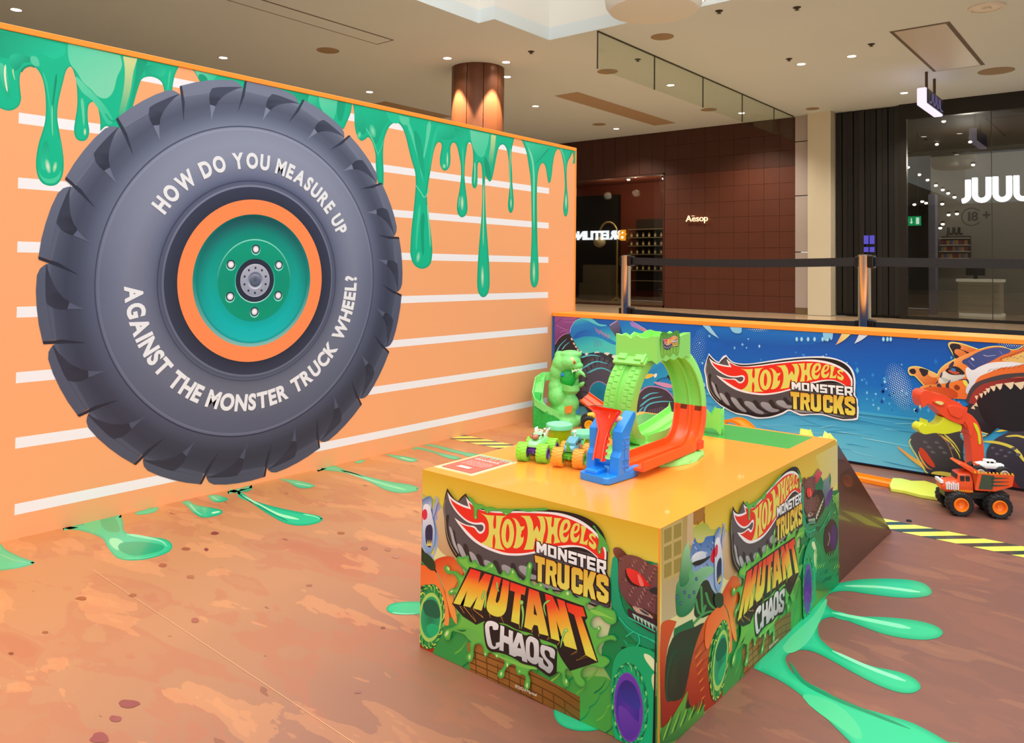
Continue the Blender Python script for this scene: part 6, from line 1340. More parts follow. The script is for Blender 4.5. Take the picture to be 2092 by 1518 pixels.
MB().sweep(fr, [(-.040, .014), (-.036, .014), (-.034, .003), (-.003, .003), (-.002, .008), (.002, .008), (.003, .003), (.034, .003), (.036, .014), (.040, .014), (.040, -.004), (-.040, -.004)]).build('orange_track', P_ORG, bt, smooth='auto', label='orange two-lane track section')
MB().box(VK(705, 1100, -.02), VK(770, 1000, .02)).build('blue_clip', P_BLU, bt, bevel=.003)
MB().ball(VK(515, 520, -.03), .012, 10, 8).build('blue_knob', P_BLU, bt, smooth=True)

# ---- crane-necked dragon head toy and its floor track
P_DRED = plastic('coral_plastic', '#f4512c', .35, .08); P_DYEL = plastic('acid_yellow_plastic', '#dfe62c', .35, .1)
dx_, dy_ = onz(1985, 1008, 0).x, onz(1985, 1008, 0).y
dg = thing('dragon_launcher', 'coral dragon-head toy with acid yellow jaw on a tall curved neck', 'toy dragon', (dx_, dy_, 0), YAW)
dep = -dx_*-1
fwd = Vector((-sin(YAW), cos(YAW))); depth = fwd.x*dx_+fwd.y*dy_; qd = depth/1594.9
def DV(x, y): a = (1840+x/4.742, 760+y/4.742); return ((a[0]-1985)*qd, (1008-a[1])*qd)
def pillow(t, y0, y1, n=3): return MB().prism([DV(*p) for p in curve(parse(t), n)], 'y', y0, y1)
pillow('160,238 185,195 240,190 300,212 380,228 440,262* 500,288* 545,310* 560,330 610,345* 600,400 580,470 560,500 500,490 420,455 370,420 330,380 280,332 230,312 215,325 190,352* 172,320', -.034, .034).build('head', P_DRED, dg, bevel=.012, seg=4)
for t in ('270,285 330,275 390,300 380,325 320,320', '420,330 500,330 560,360 540,440 470,430 430,400'): pillow(t, -.040, .040).build('brow', P_DRED, dg, bevel=.006, seg=3)
e = pillow('290,292 330,285 370,300 350,320 320,312', -.042, .042).build('eye', plastic('eye_yellow', '#e6e08a'), dg, bevel=.002)
pillow('150,565 158,525 190,500* 212,525 230,468* 252,510 330,512 372,470 380,440 450,472 550,512 556,560 500,582 400,602 300,592 200,605', -.028, .028).build('jaw', P_DYEL, dg, bevel=.008, seg=3)
pillow('555,430 600,395 680,440 740,540 768,680 780,850 770,1090 655,1090 660,860 650,700 620,560 570,500', -.026, .026).build('neck', P_DRED, dg, bevel=.010, seg=3)
pillow('560,440 600,425 660,520 668,560 640,620 610,520', -.031, .031).build('neck_plate', P_DRED, dg, bevel=.005, seg=3)
pillow('670,495 705,510 735,600 740,690 722,690 710,600', -.029, .029).build('neck_stripe', P_DYEL, dg, bevel=.003)
mb = MB()
for x, y in ((180, 350), (205, 330), (560, 565)): c = DV(x, y); mb.ball((c[0], -.015, c[1]), .006, 8, 6, (.7, .7, 1.4))
mb.build('tooth', plastic('pale_tooth', '#d9f2c0'), dg, smooth=True)
MB().box((-.07, -.045, 0), (.09, .045, .016)).build('foot', P_BLK, dg, bevel=.004)
ft = thing('floor_track', 'long orange toy track strip with acid yellow splash end on the floor', 'toy track', (-1.1, 3.5, 0))
a = onz(1850, 995, 0); b = onz(1740, 973, 0); d_ = Vector((b.x-a.x, b.y-a.y, 0)).normalized(); s_ = Vector((-d_.y, d_.x, 0)); st = Vector((a.x-.01, a.y-.02, 0))
fr = [(st+d_*k+Vector((0, 0, .004)), s_, Vector((0, 0, 1))) for k in (0, .35, .55)]
hump = [(st+d_*(.55+.02*i)+Vector((0, 0, .004+.158*sin(pi*i/22)**1.5)), s_, Vector((0, 0, 1))) for i in range(1, 23)]
tpf = [(-.045, .012), (-.041, .012), (-.039, .002), (-.012, .002), (-.010, .005), (-.003, .005), (0, .002), (.003, .005), (.010, .005), (.012, .002), (.039, .002), (.041, .012), (.045, .012), (.045, -.003), (-.045, -.003)]
MB().sweep(fr+hump, tpf).build('track', plastic('track_orange', '#ff8a12', .3), ft, w=True, smooth='auto')
ypx = [(1817, 998), (1823, 984), (1842, 985), (1862, 990), (1890, 990), (1915, 998), (1935, 1003), (1935, 1028), (1905, 1022), (1880, 1018), (1845, 1009), (1820, 1005)]
MB().prism([(onz(x, y, 0).x, onz(x, y, 0).y) for x, y in ypx], 'z', 0, .017).build('splash_end', plastic('splash_yellow', '#dcea5a', .35, .1), ft, w=True, bevel=.004, seg=2, label='acid yellow splash-shaped end piece')
for (px, py) in ((1645, 890), (1690, 897)):
    c = ony(px, py, 3.5); rock((c.x, c.y, 0), .055, .035, c.z+.012, int(px), 14).build('splash_mound', plastic('splash_yellow', '#dcea5a', .35, .1), ft, w=True, smooth='auto')

# ---- leaflet, mat on the plinth
cdx, cdy = -1.284, 1.434
lf = thing('leaflet', 'red instruction leaflet with pale patterned border lying on the plinth corner', 'leaflet', (cdx, cdy, HB))
MB().box((-1.346, 1.350, HB), (-1.223, 1.518, HB+.0008)).build('card', mat('card_white', '#f2ead8', .5), lf, w=True)
PL = Plane('z', HB+.0008, 1); pr = Print(PL); pr.flat = True
pr.fill([(-1.346, 1.350), (-1.223, 1.350), (-1.223, 1.518), (-1.346, 1.518)], '#f1e6c0', n=1)
for i in range(24):
    t = i/24; 
    for x, y, c in ((-1.342+.115*t, 1.354, '#d7d489'), (-1.342+.115*t, 1.512, '#5fb58f'), (-1.342, 1.354+.158*t, '#e0cf72'), (-1.227, 1.354+.158*t, '#dcd9a0')): pr.fill([(x-.002, y-.002), (x+.003, y-.001), (x+.002, y+.003), (x-.001, y+.002)], c, n=1)
pr.fill([(-1.334, 1.362), (-1.235, 1.362), (-1.235, 1.505), (-1.334, 1.505)], '#e2635a', n=1)
for k in range(9): pr.line([(-1.330+.011*k, 1.505), (-1.329+.011*k, 1.505-.006-.010*((k*5) % 3))], .006, '#5fc2a0', n=1, w2=.003)
random.seed(21)
for row, y in enumerate((1.476, 1.470, 1.452, 1.446, 1.440, 1.434, 1.428, 1.422, 1.416)):
    x = -1.322+(.004 if row > 1 else 0)
    while x < -1.248: L = random.uniform(.004, .010); pr.line([(x, y), (x+L, y)], .0034 if row < 2 else .0022, '#f6c9c2' if row > 1 else '#fbe9e4', n=1); x += L+.0022
pr.fill([(-1.305, 1.384), (-1.266, 1.384), (-1.264, 1.398), (-1.303, 1.400)], '#f7e9d6', n=1)
pr.done('printed_sheet', lf, m_gloss)
pr = Print(PT); pr.flat = True
pr.fill([(-1.325, 2.130), (-.774, 2.130), (-.774, 2.328), (-1.325, 2.328)], '#46a84f', n=1); pr.done('printed_strip', pl, m_gloss, label='green printed strip across the plinth top')
# ================================================================== mall fittings
m_lamp = mat('lamp_glow', '#ffffff', .5, emit='#fff3df', es=9.0); m_trim = mat('lamp_trim', '#d8d0c2', .4)
def downlight(px, py, label, r=.062, watts=0, col=(1, .95, .87), z=ZC, group='recessed ceiling downlights'):
    p = onz(px, py, z); t = thing('downlight', label, 'downlight', (p.x, p.y, z), group=group)
    MB().lathe([(r*1.0, -.002), (r*1.22, -.006), (r*1.3, 0)], 24, cap=False).build('trim', m_trim, t, smooth=True)
    MB().lathe([(.0001, -.003), (r, -.003), (r, -.001), (.0001, -.001)], 24).build('lens', m_lamp, t)
    if watts:
        d = bpy.data.lights.new('downlight_beam', 'SPOT'); d.energy = watts; d.color = col; d.spot_size = radians(125); d.spot_blend = .9; d.shadow_soft_size = .06
        o = bpy.data.objects.new('downlight_beam', d); COL.objects.link(o); o.parent = t; o.location = (0, 0, -.03)
    return t
DL = 'glowing ceiling downlight '
for px, py, w, s in ((33, 20, 60, 'far left above the tall orange wall'), (456, 118, 60, 'just above the orange edge over the printed tyre'), (755, 188, 70, 'above the orange wall left of the copper column'), (914, 119, 40, 'at the left of the copper column'), (1034, 127, 40, 'upper of two at the right of the copper column'),
                     (1036, 157, 40, 'lower of two touching the right side of the copper column'), (1094, 217, 80, 'right of the copper column'), (1259, 263, 80, 'nearest the red tiled shop front'), (1370, 174, 70, 'seen through the first glass pane'), (1515, 231, 80, 'seen through the far glass panes'),
                     (1637, 131, 70, 'left of a close pair in the middle of the ceiling'), (1740, 115, 70, 'right of a close pair in the middle of the ceiling'), (1847, 190, 90, 'left of the small hanging sign'), (1428, 1, 60, 'cut by the top edge of the photo')):
    downlight(px, py, DL+s, watts=w*(3.4 if w >= 70 else .8), col=(1, .87, .71) if w >= 70 else (1, .95, .88))
m_disc = mat('speaker_grille', '#a08a6a', .8); m_dot = mat('dark_sensor', '#4a4035', .6)
for px, py, r, s in ((670, 103, .17, 'above the printed tyre'), (1241, 146, .17, 'behind the lower corner of the first glass pane'), (1224, 254, .15, 'right of the copper column near the red shop front'), (1353, 75, .16, 'above the glass panes'), (1448, 224, .16, 'behind the middle glass panes'), (1660, 222, .13, 'above the white pier'), (2035, 145, .26, 'at the right edge by the access hatch')):
    p = onz(px, py, ZC); t = thing('ceiling_speaker', 'round tan ceiling speaker '+s, 'ceiling speaker', (p.x, p.y, ZC)); MB().lathe([(.0001, -.008), (r*.93, -.008), (r, -.004), (r, 0)], 28, cap=False).build('grille', m_disc, t, smooth='auto')
p = onz(2015, 14, ZC); t = thing('smoke_detector', 'white ringed disc detector on the ceiling at the top right corner', 'detector', (p.x, p.y, ZC))
MB().lathe([(.20, 0), (.20, -.02), (.16, -.03), (.16, -.015), (.0001, -.015)], 32, cap=False).build('ring', mat('detector_white', '#e6e1d6', .4), t, smooth='auto'); MB().lathe([(.05, -.015), (.05, -.035), (.0001, -.04)], 20, cap=False).build('sensor', mat('detector_white', '#e6e1d6', .4), t, smooth='auto')
for px, py, s in ((1469, 22, 'near the white drum'), (1303, 121, 'inside the first glass pane'), (1085, 105, 'right of the copper column top'), (1628, 15, 'at the top of the photo'), (1780, 90, 'left of the access hatch'), (1612, 120, 'left of the close pair of downlights')):
    p = onz(px, py, ZC); t = thing('sprinkler', 'tiny dark sprinkler head in the ceiling '+s, 'sprinkler', (p.x, p.y, ZC)); MB().lathe([(.05, 0), (.045, -.008), (.018, -.012), (.016, -.03), (.03, -.034), (.0001, -.036)], 14, cap=False).build('head', m_dot, t, smooth='auto')
# light set in the slanted side of the atrium well, and the white drum below the well's far edge
p = ony(1107, 14, HY-.002); t = thing('downlight', 'glowing oval lamp on the white side of the atrium opening', 'downlight', (p.x, p.y, p.z))
MB().lathe([(.0001, -.006), (.10, -.006), (.10, 0)], 24, (0, 0, 0), 'y').build('lens', m_lamp, t)
dc = ony(1335, 24, 7.9)
dr = thing('drum_soffit', 'white rounded drum soffit hanging at the top edge beside the atrium opening', 'soffit', tuple(dc))
MB().lathe([(.0001, -.02), (.40, -.02), (.50, .01), (.545, .07), (.56, .16), (.56, 1.5)], 48, cap=False).build('drum', white_plaster, dr, smooth='auto')
# copper column with its wall-washing lamps
cc = onz(975, 128, ZC); dep = lambda q: -q.x*.64+q.y*.768
rc = (1033-918)/2*dep(cc)/1595*.97
cc = cc+Vector((-.64, .768, 0))*rc*.9
m_cop = mat('copper_sheet', '#6f4128', .38, metal=.25, vary=.12, scale=3)
col = thing('copper_column', 'round copper-clad column rising behind the tall orange wall', 'column', (cc.x, cc.y, 0))
n = 10
for i in range(n):
    a0_, a1_ = 2*pi*i/n+.012, 2*pi*(i+1)/n-.012; ring = []
    for k in range(7): a_ = lerp(a0_, a1_, k/6); ring.append((rc*cos(a_), rc*sin(a_)))
    ring += [(x*.97, y*.97) for x, y in ring[::-1]]
    MB().prism(ring, 'z', 0, ZC).build('cladding_sheet', m_cop, col, smooth='auto')
MB().lathe([(rc*.96, 0), (rc*.96, ZC)], 30, cap=False).build('core', mat('dark_seam', '#2a1a10', .6), col)
for px, py in ((928, 160), (1012, 163)):
    P0 = Vector((cc.x, cc.y, 0)); v = onz(px, 128, ZC)-P0; v.z = 0; v = v.normalized(); s_ = P0+v*(rc+.26)+Vector((0, 0, ZC-.04))
    d = bpy.data.lights.new('column_washer', 'SPOT'); d.energy = 900; d.color = (1, .78, .55); d.spot_size = radians(46); d.spot_blend = .3; d.shadow_soft_size = .03
    o = bpy.data.objects.new('column_washer', d); COL.objects.link(o); o.location = s_; o.rotation_euler = (P0+v*rc*.98+Vector((0, 0, 2.6))-s_).to_track_quat('-Z', 'Y').to_euler()

# hanging blade sign
m_black = mat('sign_black', '#0c0b0d', .3); m_lil = mat('sign_light_edge', '#e8e0f6', .4, emit='#e3d8f7', es=.9)
s1_, s2_ = onz(1893, 143, ZC), onz(1912, 160, ZC); sxp = s1_.x
ya, yb = onx(1887, 200, sxp).y, onx(1921, 215, sxp).y; zt_, zb_ = onx(1887, 178, sxp).z, onx(1887, 214, sxp).z
hs = thing('hanging_sign', 'small black lit blade sign hanging on two rods below the ceiling', 'hanging sign', (sxp, (ya+yb)/2, zb_))
MB().box((sxp-.10, ya, zb_), (sxp+.04, yb, zt_)).build('light_box', m_lil, hs, w=True, bevel=.02); MB().box((sxp+.035, ya+.03, zb_+.03), (sxp+.055, yb-.02, zt_-.02)).build('face', m_black, hs, w=True)
for y in (ya+.35, yb-.3): MB().tube([(sxp-.03, y, zt_), (sxp-.03, y, ZC)], .022, 8).build('rod', mat('rod_bronze', '#5b4a38', .4, metal=.7), hs, w=True)
m_vio = mat('sign_violet', '#6d66a8', .4, emit='#8d86c8', es=.15); run = yb-ya
for i, L in enumerate('JUUL'):
    y0_ = ya+.10*run+i*.21*run; z0_, z1_ = zb_+.22*(zt_-zb_), zb_+.80*(zt_-zb_); w_ = .14*run; X = sxp+.06
    if L == 'J': pth = [(X, y0_+w_, z1_), (X, y0_+w_, z0_+.05), (X, y0_+w_*.6, z0_), (X, y0_, z0_)]
    elif L == 'U': pth = [(X, y0_, z1_), (X, y0_, z0_+.06), (X, y0_+w_*.3, z0_), (X, y0_+w_*.7, z0_), (X, y0_+w_, z0_+.06), (X, y0_+w_, z1_)]
    else: pth = [(X, y0_, z1_), (X, y0_, z0_+.03), (X, y0_+w_*.3, z0_), (X, y0_+w_, z0_)]
    MB().tube(pth, .014, 6).build('letter', m_vio, hs, w=True)

# ---- queue posts with two black belts
m_chr = mat('brushed_steel', '#c9c9c9', .22, metal=1.0); m_belt = mat('black_webbing', '#17181a', .7, bump=.2, bscale=200)
posts = []
for px, y, s in ((1279, 4.45, 'brushed steel queue post in front of the shelves of the red shop'), (1766, 4.35, 'brushed steel queue post in front of the black shutters')):
    p = ony(px, 545, y); posts.append(p); t = thing('queue_post', s, 'queue post', (p.x, p.y, 0))
    MB().lathe([(.0001, 0), (.17, 0), (.17, .008), (.12, .022), (.032, .03)], 32, cap=False).build('base', m_chr, t, smooth='auto')
    MB().lathe([(.0315, .02), (.0315, .975), (.034, .98), (.034, .988), (.0001, .990)], 32, cap=False).build('pole', m_chr, t, smooth='auto')
    for z in (.918, .583): MB().box((.024, -.03, z), (.052, .03, z+.066)).build('belt_cassette', m_black, t, bevel=.005)
    for z in (.918, .583): MB().box((-.044, -.016, z+.004), (-.026, .016, z+.060)).build('belt_catch', m_black, t, bevel=.003)
pe = Vector((1.6, 4.5, 0)); chain = posts+[pe]
for i in (0, 1):
    for z, w_ in ((.928, 'upper'), (.592, 'lower')):
        a, b = chain[i], chain[i+1]; d_ = (b-a); d_.z = 0; L_ = d_.length; d_.normalize(); s_ = Vector((-d_.y, d_.x, 0))*.0012; rings = []
        for k in range(13):
            t_ = k/12; c = Vector((a.x, a.y, 0))+d_*lerp(.05, L_-.045, t_); dz = -.012*sin(pi*t_)
            rings.append([c-s_+Vector((0, 0, z+dz)), c+s_+Vector((0, 0, z+dz)), c+s_+Vector((0, 0, z+.046+dz)), c-s_+Vector((0, 0, z+.046+dz))])
        o = MB().loft(rings).build('barrier_belt', m_belt); tag(o, w_+(' black webbing belt stretched between the two queue posts' if i == 0 else ' black webbing belt running right from the nearer queue post'), 'belt', 'queue barrier belts')
t = thing('queue_post', 'brushed steel queue post beyond the right edge of the view', 'queue post', (pe.x, pe.y, 0)) if False else None

# ---- lettering and contents of the two shops
m_warm = mat('warm_sign', '#ffdfb8', .5, emit='#ffd9ae', es=1.1)
a = ony(1402, 453, YF-.03); b = ony(1447, 453, YF-.03); top = ony(1402, 441, YF-.03)
ss = thing('shop_lettering', 'small warm glowing shop name on the red tiled wall', 'sign', (a.x, YF-.03, a.z))
cap = (top.z-a.z)*1.02; 
for mb in solid_text('Aesop', (a.x, YF-.045, a.z), (cap, 0, 0), (0, 0, cap), (0, -1, 0), .02, fat=.0, length=(b.x-a.x)/cap): mb.build('letter', m_warm, ss, w=True)
MB().box((a.x+.27*(b.x-a.x), YF-.065, a.z+cap*.88), (a.x+.40*(b.x-a.x), YF-.045, a.z+cap*.95)).build('macron', m_warm, ss, w=True)
# vape shop neon
m_neon = mat('neon_white', '#ffffff', .4, emit='#f4fbff', es=2.2)
yn = YF-.05; nx = lambda px: ony(px, 400, yn).x; nzt, nzb = ony(2000, 363, yn).z, ony(2000, 409.5, yn).z; rn = 5.2*14.1/1595
ns = thing('neon_lettering', 'large glowing white letters across the dark glass shop front', 'sign', (nx(2020), yn, nzb))
def U(x0, x1, zt): 
    r_ = (x1-x0)/2; return [(x0, yn, zt), (x0, yn, nzb+r_)]+[((x0+x1)/2-r_*cos(pi*k/10), yn, nzb+r_-r_*sin(pi*k/10)) for k in range(1, 10)]+[(x1, yn, nzb+r_), (x1, yn, zt)]
j = nx(1977.7); rj = nx(1977.7)-nx(1965.5)
MB().tube([(j, yn, nzt-.03), (j, yn, nzb+rj)]+[(j-rj+rj*cos(pi/2*k/6), yn, nzb+rj-rj*sin(pi/2*k/6)) for k in range(1, 7)], rn, 10).build('letter', m_neon, ns, w=True, smooth='auto')
for x0, x1 in ((1991.6, 2019.6), (2033.8, 2061.6), (2076.6, 2104)): MB().tube(U(nx(x0), nx(x1), nzt+.0), rn, 10).build('letter', m_neon, ns, w=True, smooth='auto')
x0 = nx(2118); MB().tube([(x0, yn, nzt), (x0, yn, nzb+.04), (x0+.04, yn, nzb), (nx(2140), yn, nzb)], rn, 10).build('letter', m_neon, ns, w=True, smooth='auto')
# age mark on the glass
m_ink = mat('glass_vinyl', '#23221f', .5); c18 = ony(1984.7, 443, YF-.01); ad = thing('age_mark', 'dark ring with 18+ stuck on the shop glass below the glowing letters', 'decal', (c18.x, YF-.01, c18.z)); r_ = 19*14.1/1595
MB().loft([[(c18.x+r_*k*cos(a_), YF-.008+dy, c18.z+r_*k*sin(a_)) for k, dy in ((1, 0), (1, -.003), (.9, -.003), (.9, 0))] for a_ in [radians(35+290*i/40) for i in range(41)]]).build('ring', m_ink, ad, w=True)
for mb in solid_text('18', (ony(1978, 450, YF).x, YF-.008, c18.z-.07), (.155, 0, 0), (0, 0, .155), (0, -1, 0), .003, fat=.03): mb.build('digit', m_ink, ad, w=True)
for mb in solid_text('+', (ony(2008, 450, YF).x, YF-.008, c18.z-.06), (.15, 0, 0), (0, 0, .17), (0, -1, 0), .003, fat=.03): mb.build('plus', m_ink, ad, w=True)
# exit sign inside the vape shop
e0 = ony(1862, 451.5, 18.5); m_eg = mat('exit_green', '#0b8f55', .4, emit='#0fae68', es=.9); m_ew = mat('exit_white', '#e9fff4', .4, emit='#e9fff4', es=1.2); ez = e0.z; ex_ = e0.x
es_ = thing('exit_sign', 'lit green emergency exit sign with white running figure and arrow inside the glass shop', 'exit sign', (ex_, 18.5, ez-.1))
MB().box((ex_-.18, 18.5, ez-.1), (ex_+.18, 18.54, ez+.1)).build('box', m_eg, es_, w=True)
mb = MB(); y = 18.495; mb.ball((ex_-.105, y, ez+.055), .018, 8, 6, (1, .2, 1))
for t in ([(-.11, .035), (-.115, -.01)], [(-.115, -.01), (-.09, -.04), (-.10, -.075)], [(-.115, -.01), (-.14, -.035), (-.16, -.05)], [(-.11, .03), (-.08, .01), (-.065, .025)], [(-.11, .03), (-.14, .02), (-.15, -.005)]): mb.tube([(ex_+x, y, ez+z) for x, z in t], .012, 6)
mb.build('running_figure', m_ew, es_, w=True)
mb = MB(); mb.box((ex_-.010, y-.003, ez-.02), (ex_+.010, y+.003, ez+.06)); mb.prism([(ex_-.035, ez-.02), (ex_+.035, ez-.02), (ex_, ez-.065)], 'y', y-.003, y+.003); mb.build('arrow', m_ew, es_, w=True)
MB().box((ex_+.09, y-.003, ez-.07), (ex_+.15, y+.003, ez+.07)).build('doorway', m_ew, es_, w=True)
for x in (-.12, .12): MB().tube([(ex_+x, 18.52, ez+.1), (ex_+x, 18.52, ZC-.25)], .008, 6).build('rod', m_black, es_, w=True)
# inside: counter, till screen, shelf unit with packs, wall lettering, glowing beads imitating reflected ceiling downlights
k0, k1 = ony(1953, 600, 18.6).x, ony(2045, 600, 18.6).x; ch_ = ony(1990, 570, 18.6).z
ct = thing('sales_counter', 'pale stone sales counter with light top inside the glass shop', 'counter', ((k0+k1)/2, 18.8, 0)); m_ct = mat('counter_stone', '#c9c2ad', .5)
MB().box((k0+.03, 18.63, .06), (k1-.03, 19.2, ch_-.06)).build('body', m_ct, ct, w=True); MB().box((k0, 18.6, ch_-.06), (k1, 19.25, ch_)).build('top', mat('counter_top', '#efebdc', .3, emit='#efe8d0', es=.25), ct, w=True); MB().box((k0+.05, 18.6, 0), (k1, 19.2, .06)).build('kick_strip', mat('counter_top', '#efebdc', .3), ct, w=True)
for i in range(5): MB().box((k0+.04, 18.62, .12+.13*i), (k1-.04, 18.64, .215+.13*i)).build('slat', m_ct, ct, w=True, bevel=.008)
tl = thing('till_screen', 'black till screen standing on the pale sales counter', 'screen', (k0+.3, 18.8, ch_)); MB().box((k0+.15, 18.78, ch_+.07), (k0+.50, 18.81, ch_+.27)).build('panel', m_black, tl, w=True, bevel=.006); MB().box((k0+.29, 18.79, ch_), (k0+.36, 18.83, ch_+.09)).build('stand', m_black, tl, w=True)
s0, s1 = ony(1919, 500, 20.1).x, ony(1979, 500, 20.1).x; sz = [ony(1940, y, 20.1).z for y in (486, 500, 513, 527)]
MB().box((s0, 20.34, sz[-1]-.1), (s1, 20.399, sz[0]+.05)).build('shelf_back', mat('shelf_back', '#3a322c', .6), wall_shop)
for z, n_ in zip(sz, ('topmost empty', 'upper', 'middle', 'lower')): tag(MB().box((s0, 20.08, z-.015), (s1, 20.33, z)).build('wall_shelf', mat('lit_shelf', '#a59d92', .5, emit='#cfc4b4', es=.15)), n_+' pale wall shelf board in the dark pack display of the glass shop', 'shelf', 'pack shelves in the glass shop')
random.seed(4); cols = ('#7d3b3f', '#b0874a', '#8a8078', '#5d5a7c', '#a9763a', '#6e2f35')
for r_i, z in enumerate(sz[1:]):
    for i in range(9):
        x = s0+.03+(s1-s0-.06)*i/9; o = MB().box((x, 20.12, z+.0005), (x+(s1-s0)*.09, 20.22, z+.105)).build('pack', mat('pack_%d' % ((i*5+r_i*2) % 6), cols[(i*5+r_i*2) % 6], .5)); tag(o, 'small coloured pack on the %s board of the dark pack display in the glass shop' % ('upper', 'middle', 'lower')[r_i], 'pack', 'packs on the %s board of the shop shelf unit' % ('upper', 'middle', 'lower')[r_i])
wl = thing('wall_lettering', 'dark shop name letters on the grey inner wall above the pack shelf', 'sign', (s0, 20.39, sz[0]+.2)); zz = ony(1940, 479, 20.39).z; hh = ony(1940, 465, 20.39).z-zz
for mb in solid_text('JUUL', (ony(1933, 478, 20.39).x, 20.399, zz), (hh, 0, 0), (0, 0, hh), (0, -1, 0), .02, fat=.02, length=(ony(1967, 478, 20.39).x-ony(1933, 478, 20.39).x)/hh): mb.build('letter', m_black, wl, w=True)
for i, (px, py) in enumerate(((1928, 248), (1914, 295), (1982, 290), (1855, 342), (1878, 357), (1895, 368), (1912, 379), (1926, 388), (1937, 395), (1950, 403), (1988, 337), (1884, 412), (1892, 415), (1868, 418), (1925, 417), (1938, 439), (1955, 437), (1926, 458), (1921, 466))):
    zc_ = ZC-.26; p = onz(px, py, zc_)
    if p.y > 20.3 or p.y < YF+.2:                       # beads lower down, further in
        p = ony(px, py, 20.2-.1*(i % 5))
    t = thing('reflection_bead', 'small glowing bead imitating a reflected downlight in the dark glass shop', 'spot lamp', tuple(p), group='imitated downlight reflections in the glass shop'); MB().ball((0, 0, 0), .035, 10, 8, (1.1, .6, .75)).build('lens', m_lamp, t, smooth=True); MB().lathe([(.03, .02), (.036, .06), (.0001, .07)], 12, cap=False).build('can', m_black, t)
for x in (-3.0, -1.2, .8, 2.4):
    d = bpy.data.lights.new('shop_lamp', 'POINT'); d.energy = 45; d.color = (1, .93, .82); d.shadow_soft_size = .15; o = bpy.data.objects.new('shop_lamp', d); COL.objects.link(o); o.location = (x, 18.6, 3.3)
# skincare shop interior: shelves of bottles, arched floor lamp, counter
b0, b1 = ony(1288, 520, 19.2).x, WX1+.6; zs = [ony(1320, y, 19.2).z for y in (468, 485, 502, 519, 552, 573)]
for z, n_ in zip(zs, ('topmost', 'first', 'second', 'third', 'fourth', 'lowest empty')): tag(MB().box((b0, 19.05, z-.02), (b1, 19.5, z)).build('wall_shelf', mat('shelf_metal', '#8b8467', .5)), n_+' long brown wall shelf in the bottle display behind the red shop window', 'shelf', 'bottle shelves in the red shop')
MB().box((b0, 19.51, zs[-1]-.3), (b1, 19.599, zs[0]+.3)).build('shelf_back', mat('shelf_recess', '#2a1d12', .7), wall_store)
m_bot = mat('amber_bottle', '#6f5a2c', .3); m_lab = mat('cream_label', '#cfc7a0', .6); bp = None
for r_i, z in enumerate(zs[1:5]):
    for i in range(16):
        x = b0+.06+(b1-b0-.12)*i/16
        t = thing('bottle', 'small amber bottle with cream label in a long row on the red shop shelves', 'bottle', (x, 19.15, z), group='bottles on the red shop shelves') if bp is None else copy_tree(bp)
        if bp is None:
            MB().lathe([(.0001, 0), (.030, 0), (.030, .10), (.012, .125), (.012, .15), (.0001, .15)], 10, cap=False).build('glass', m_bot, t, smooth='auto'); MB().lathe([(.0308, .02), (.0308, .085)], 10, cap=False).build('label', m_lab, t); bp = t
        t.location = (x, 19.15, z); rn_ = ('top', 'second', 'third', 'fourth')[r_i]
        t['label'] = 'small amber bottle with cream label on the %s bottle row behind the red shop window' % rn_; t['group'] = 'bottles on the %s row of the red shop shelves' % rn_
L0 = ony(1260, 620, 18.3); fl_ = thing('floor_lamp', 'tall brass arched floor lamp with round globe behind the shop window', 'floor lamp', (L0.x, 18.3, 0)); m_br = mat('aged_brass', '#b3a468', .35, metal=.4)
za = ony(1260, 478, 18.3).z; xg = ony(1225, 480, 18.3).x; rA = (L0.x-xg)/2
MB().tube([(L0.x, 18.3, .03), (L0.x, 18.3, za)]+[(L0.x-rA+rA*cos(pi*k/14), 18.3, za+rA*1.15*sin(pi*k/14)) for k in range(1, 14)]+[(xg, 18.3, za), (xg, 18.3, za-.1)], .028, 10).build('arched_pole', m_br, fl_, w=True, smooth='auto')
MB().ball((xg, 18.3, za-.22), .17, 20, 14, (1, 1, .85)).build('globe', mat('lamp_globe', '#d8cfa6', .3), fl_, w=True, smooth=True)
for k in range(3): a_ = 2*pi*k/3; MB().tube([(L0.x, 18.3, .12), (L0.x+.16*cos(a_), 18.3+.16*sin(a_), .015)], .02, 8).build('foot', m_br, fl_, w=True)
c0_, c1_ = ony(1183, 560, 18.9).x, ony(1250, 560, 18.9).x; zc_ = ony(1220, 541, 18.9).z
ct = thing('stone_counter', 'grey-beige stone counter in the dark doorway behind the shop window', 'counter', ((c0_+c1_)/2, 19, 0)); MB().box((c0_, 18.9, .02), (c1_, 19.3, zc_*.48)).build('lower_block', mat('counter_grey', '#6a6350', .6), ct, w=True); MB().box((c0_+.1, 18.95, zc_*.48), (c1_-.1, 19.3, zc_)).build('upper_block', mat('counter_grey', '#6a6350', .6), ct, w=True)
for x, y, s in ((-10.6, 18.0, 18), (-9.6, 17.8, 14), (-11.6, 18.2, 8)):
    d = bpy.data.lights.new('store_lamp', 'POINT'); d.energy = s*2.5; d.color = (1, .82, .6); d.shadow_soft_size = .1; o = bpy.data.objects.new('store_lamp', d); COL.objects.link(o); o.location = (x, y, 2.9)
for px, py in ((1284, 367), (1298, 361), (1341, 356), (1356, 365)):
    p = ony(px, py, 18.2); t = thing('store_spot', 'small glowing ceiling spot behind the red shop window', 'spot lamp', tuple(p), group='ceiling spots in the red shop'); MB().ball((0, 0, 0), .045, 10, 8, (1, 1, .6)).build('lens', m_lamp, t, smooth=True); MB().lathe([(.04, .015), (.05, .09), (.0001, .1)], 12, cap=False).build('can', m_black, t)
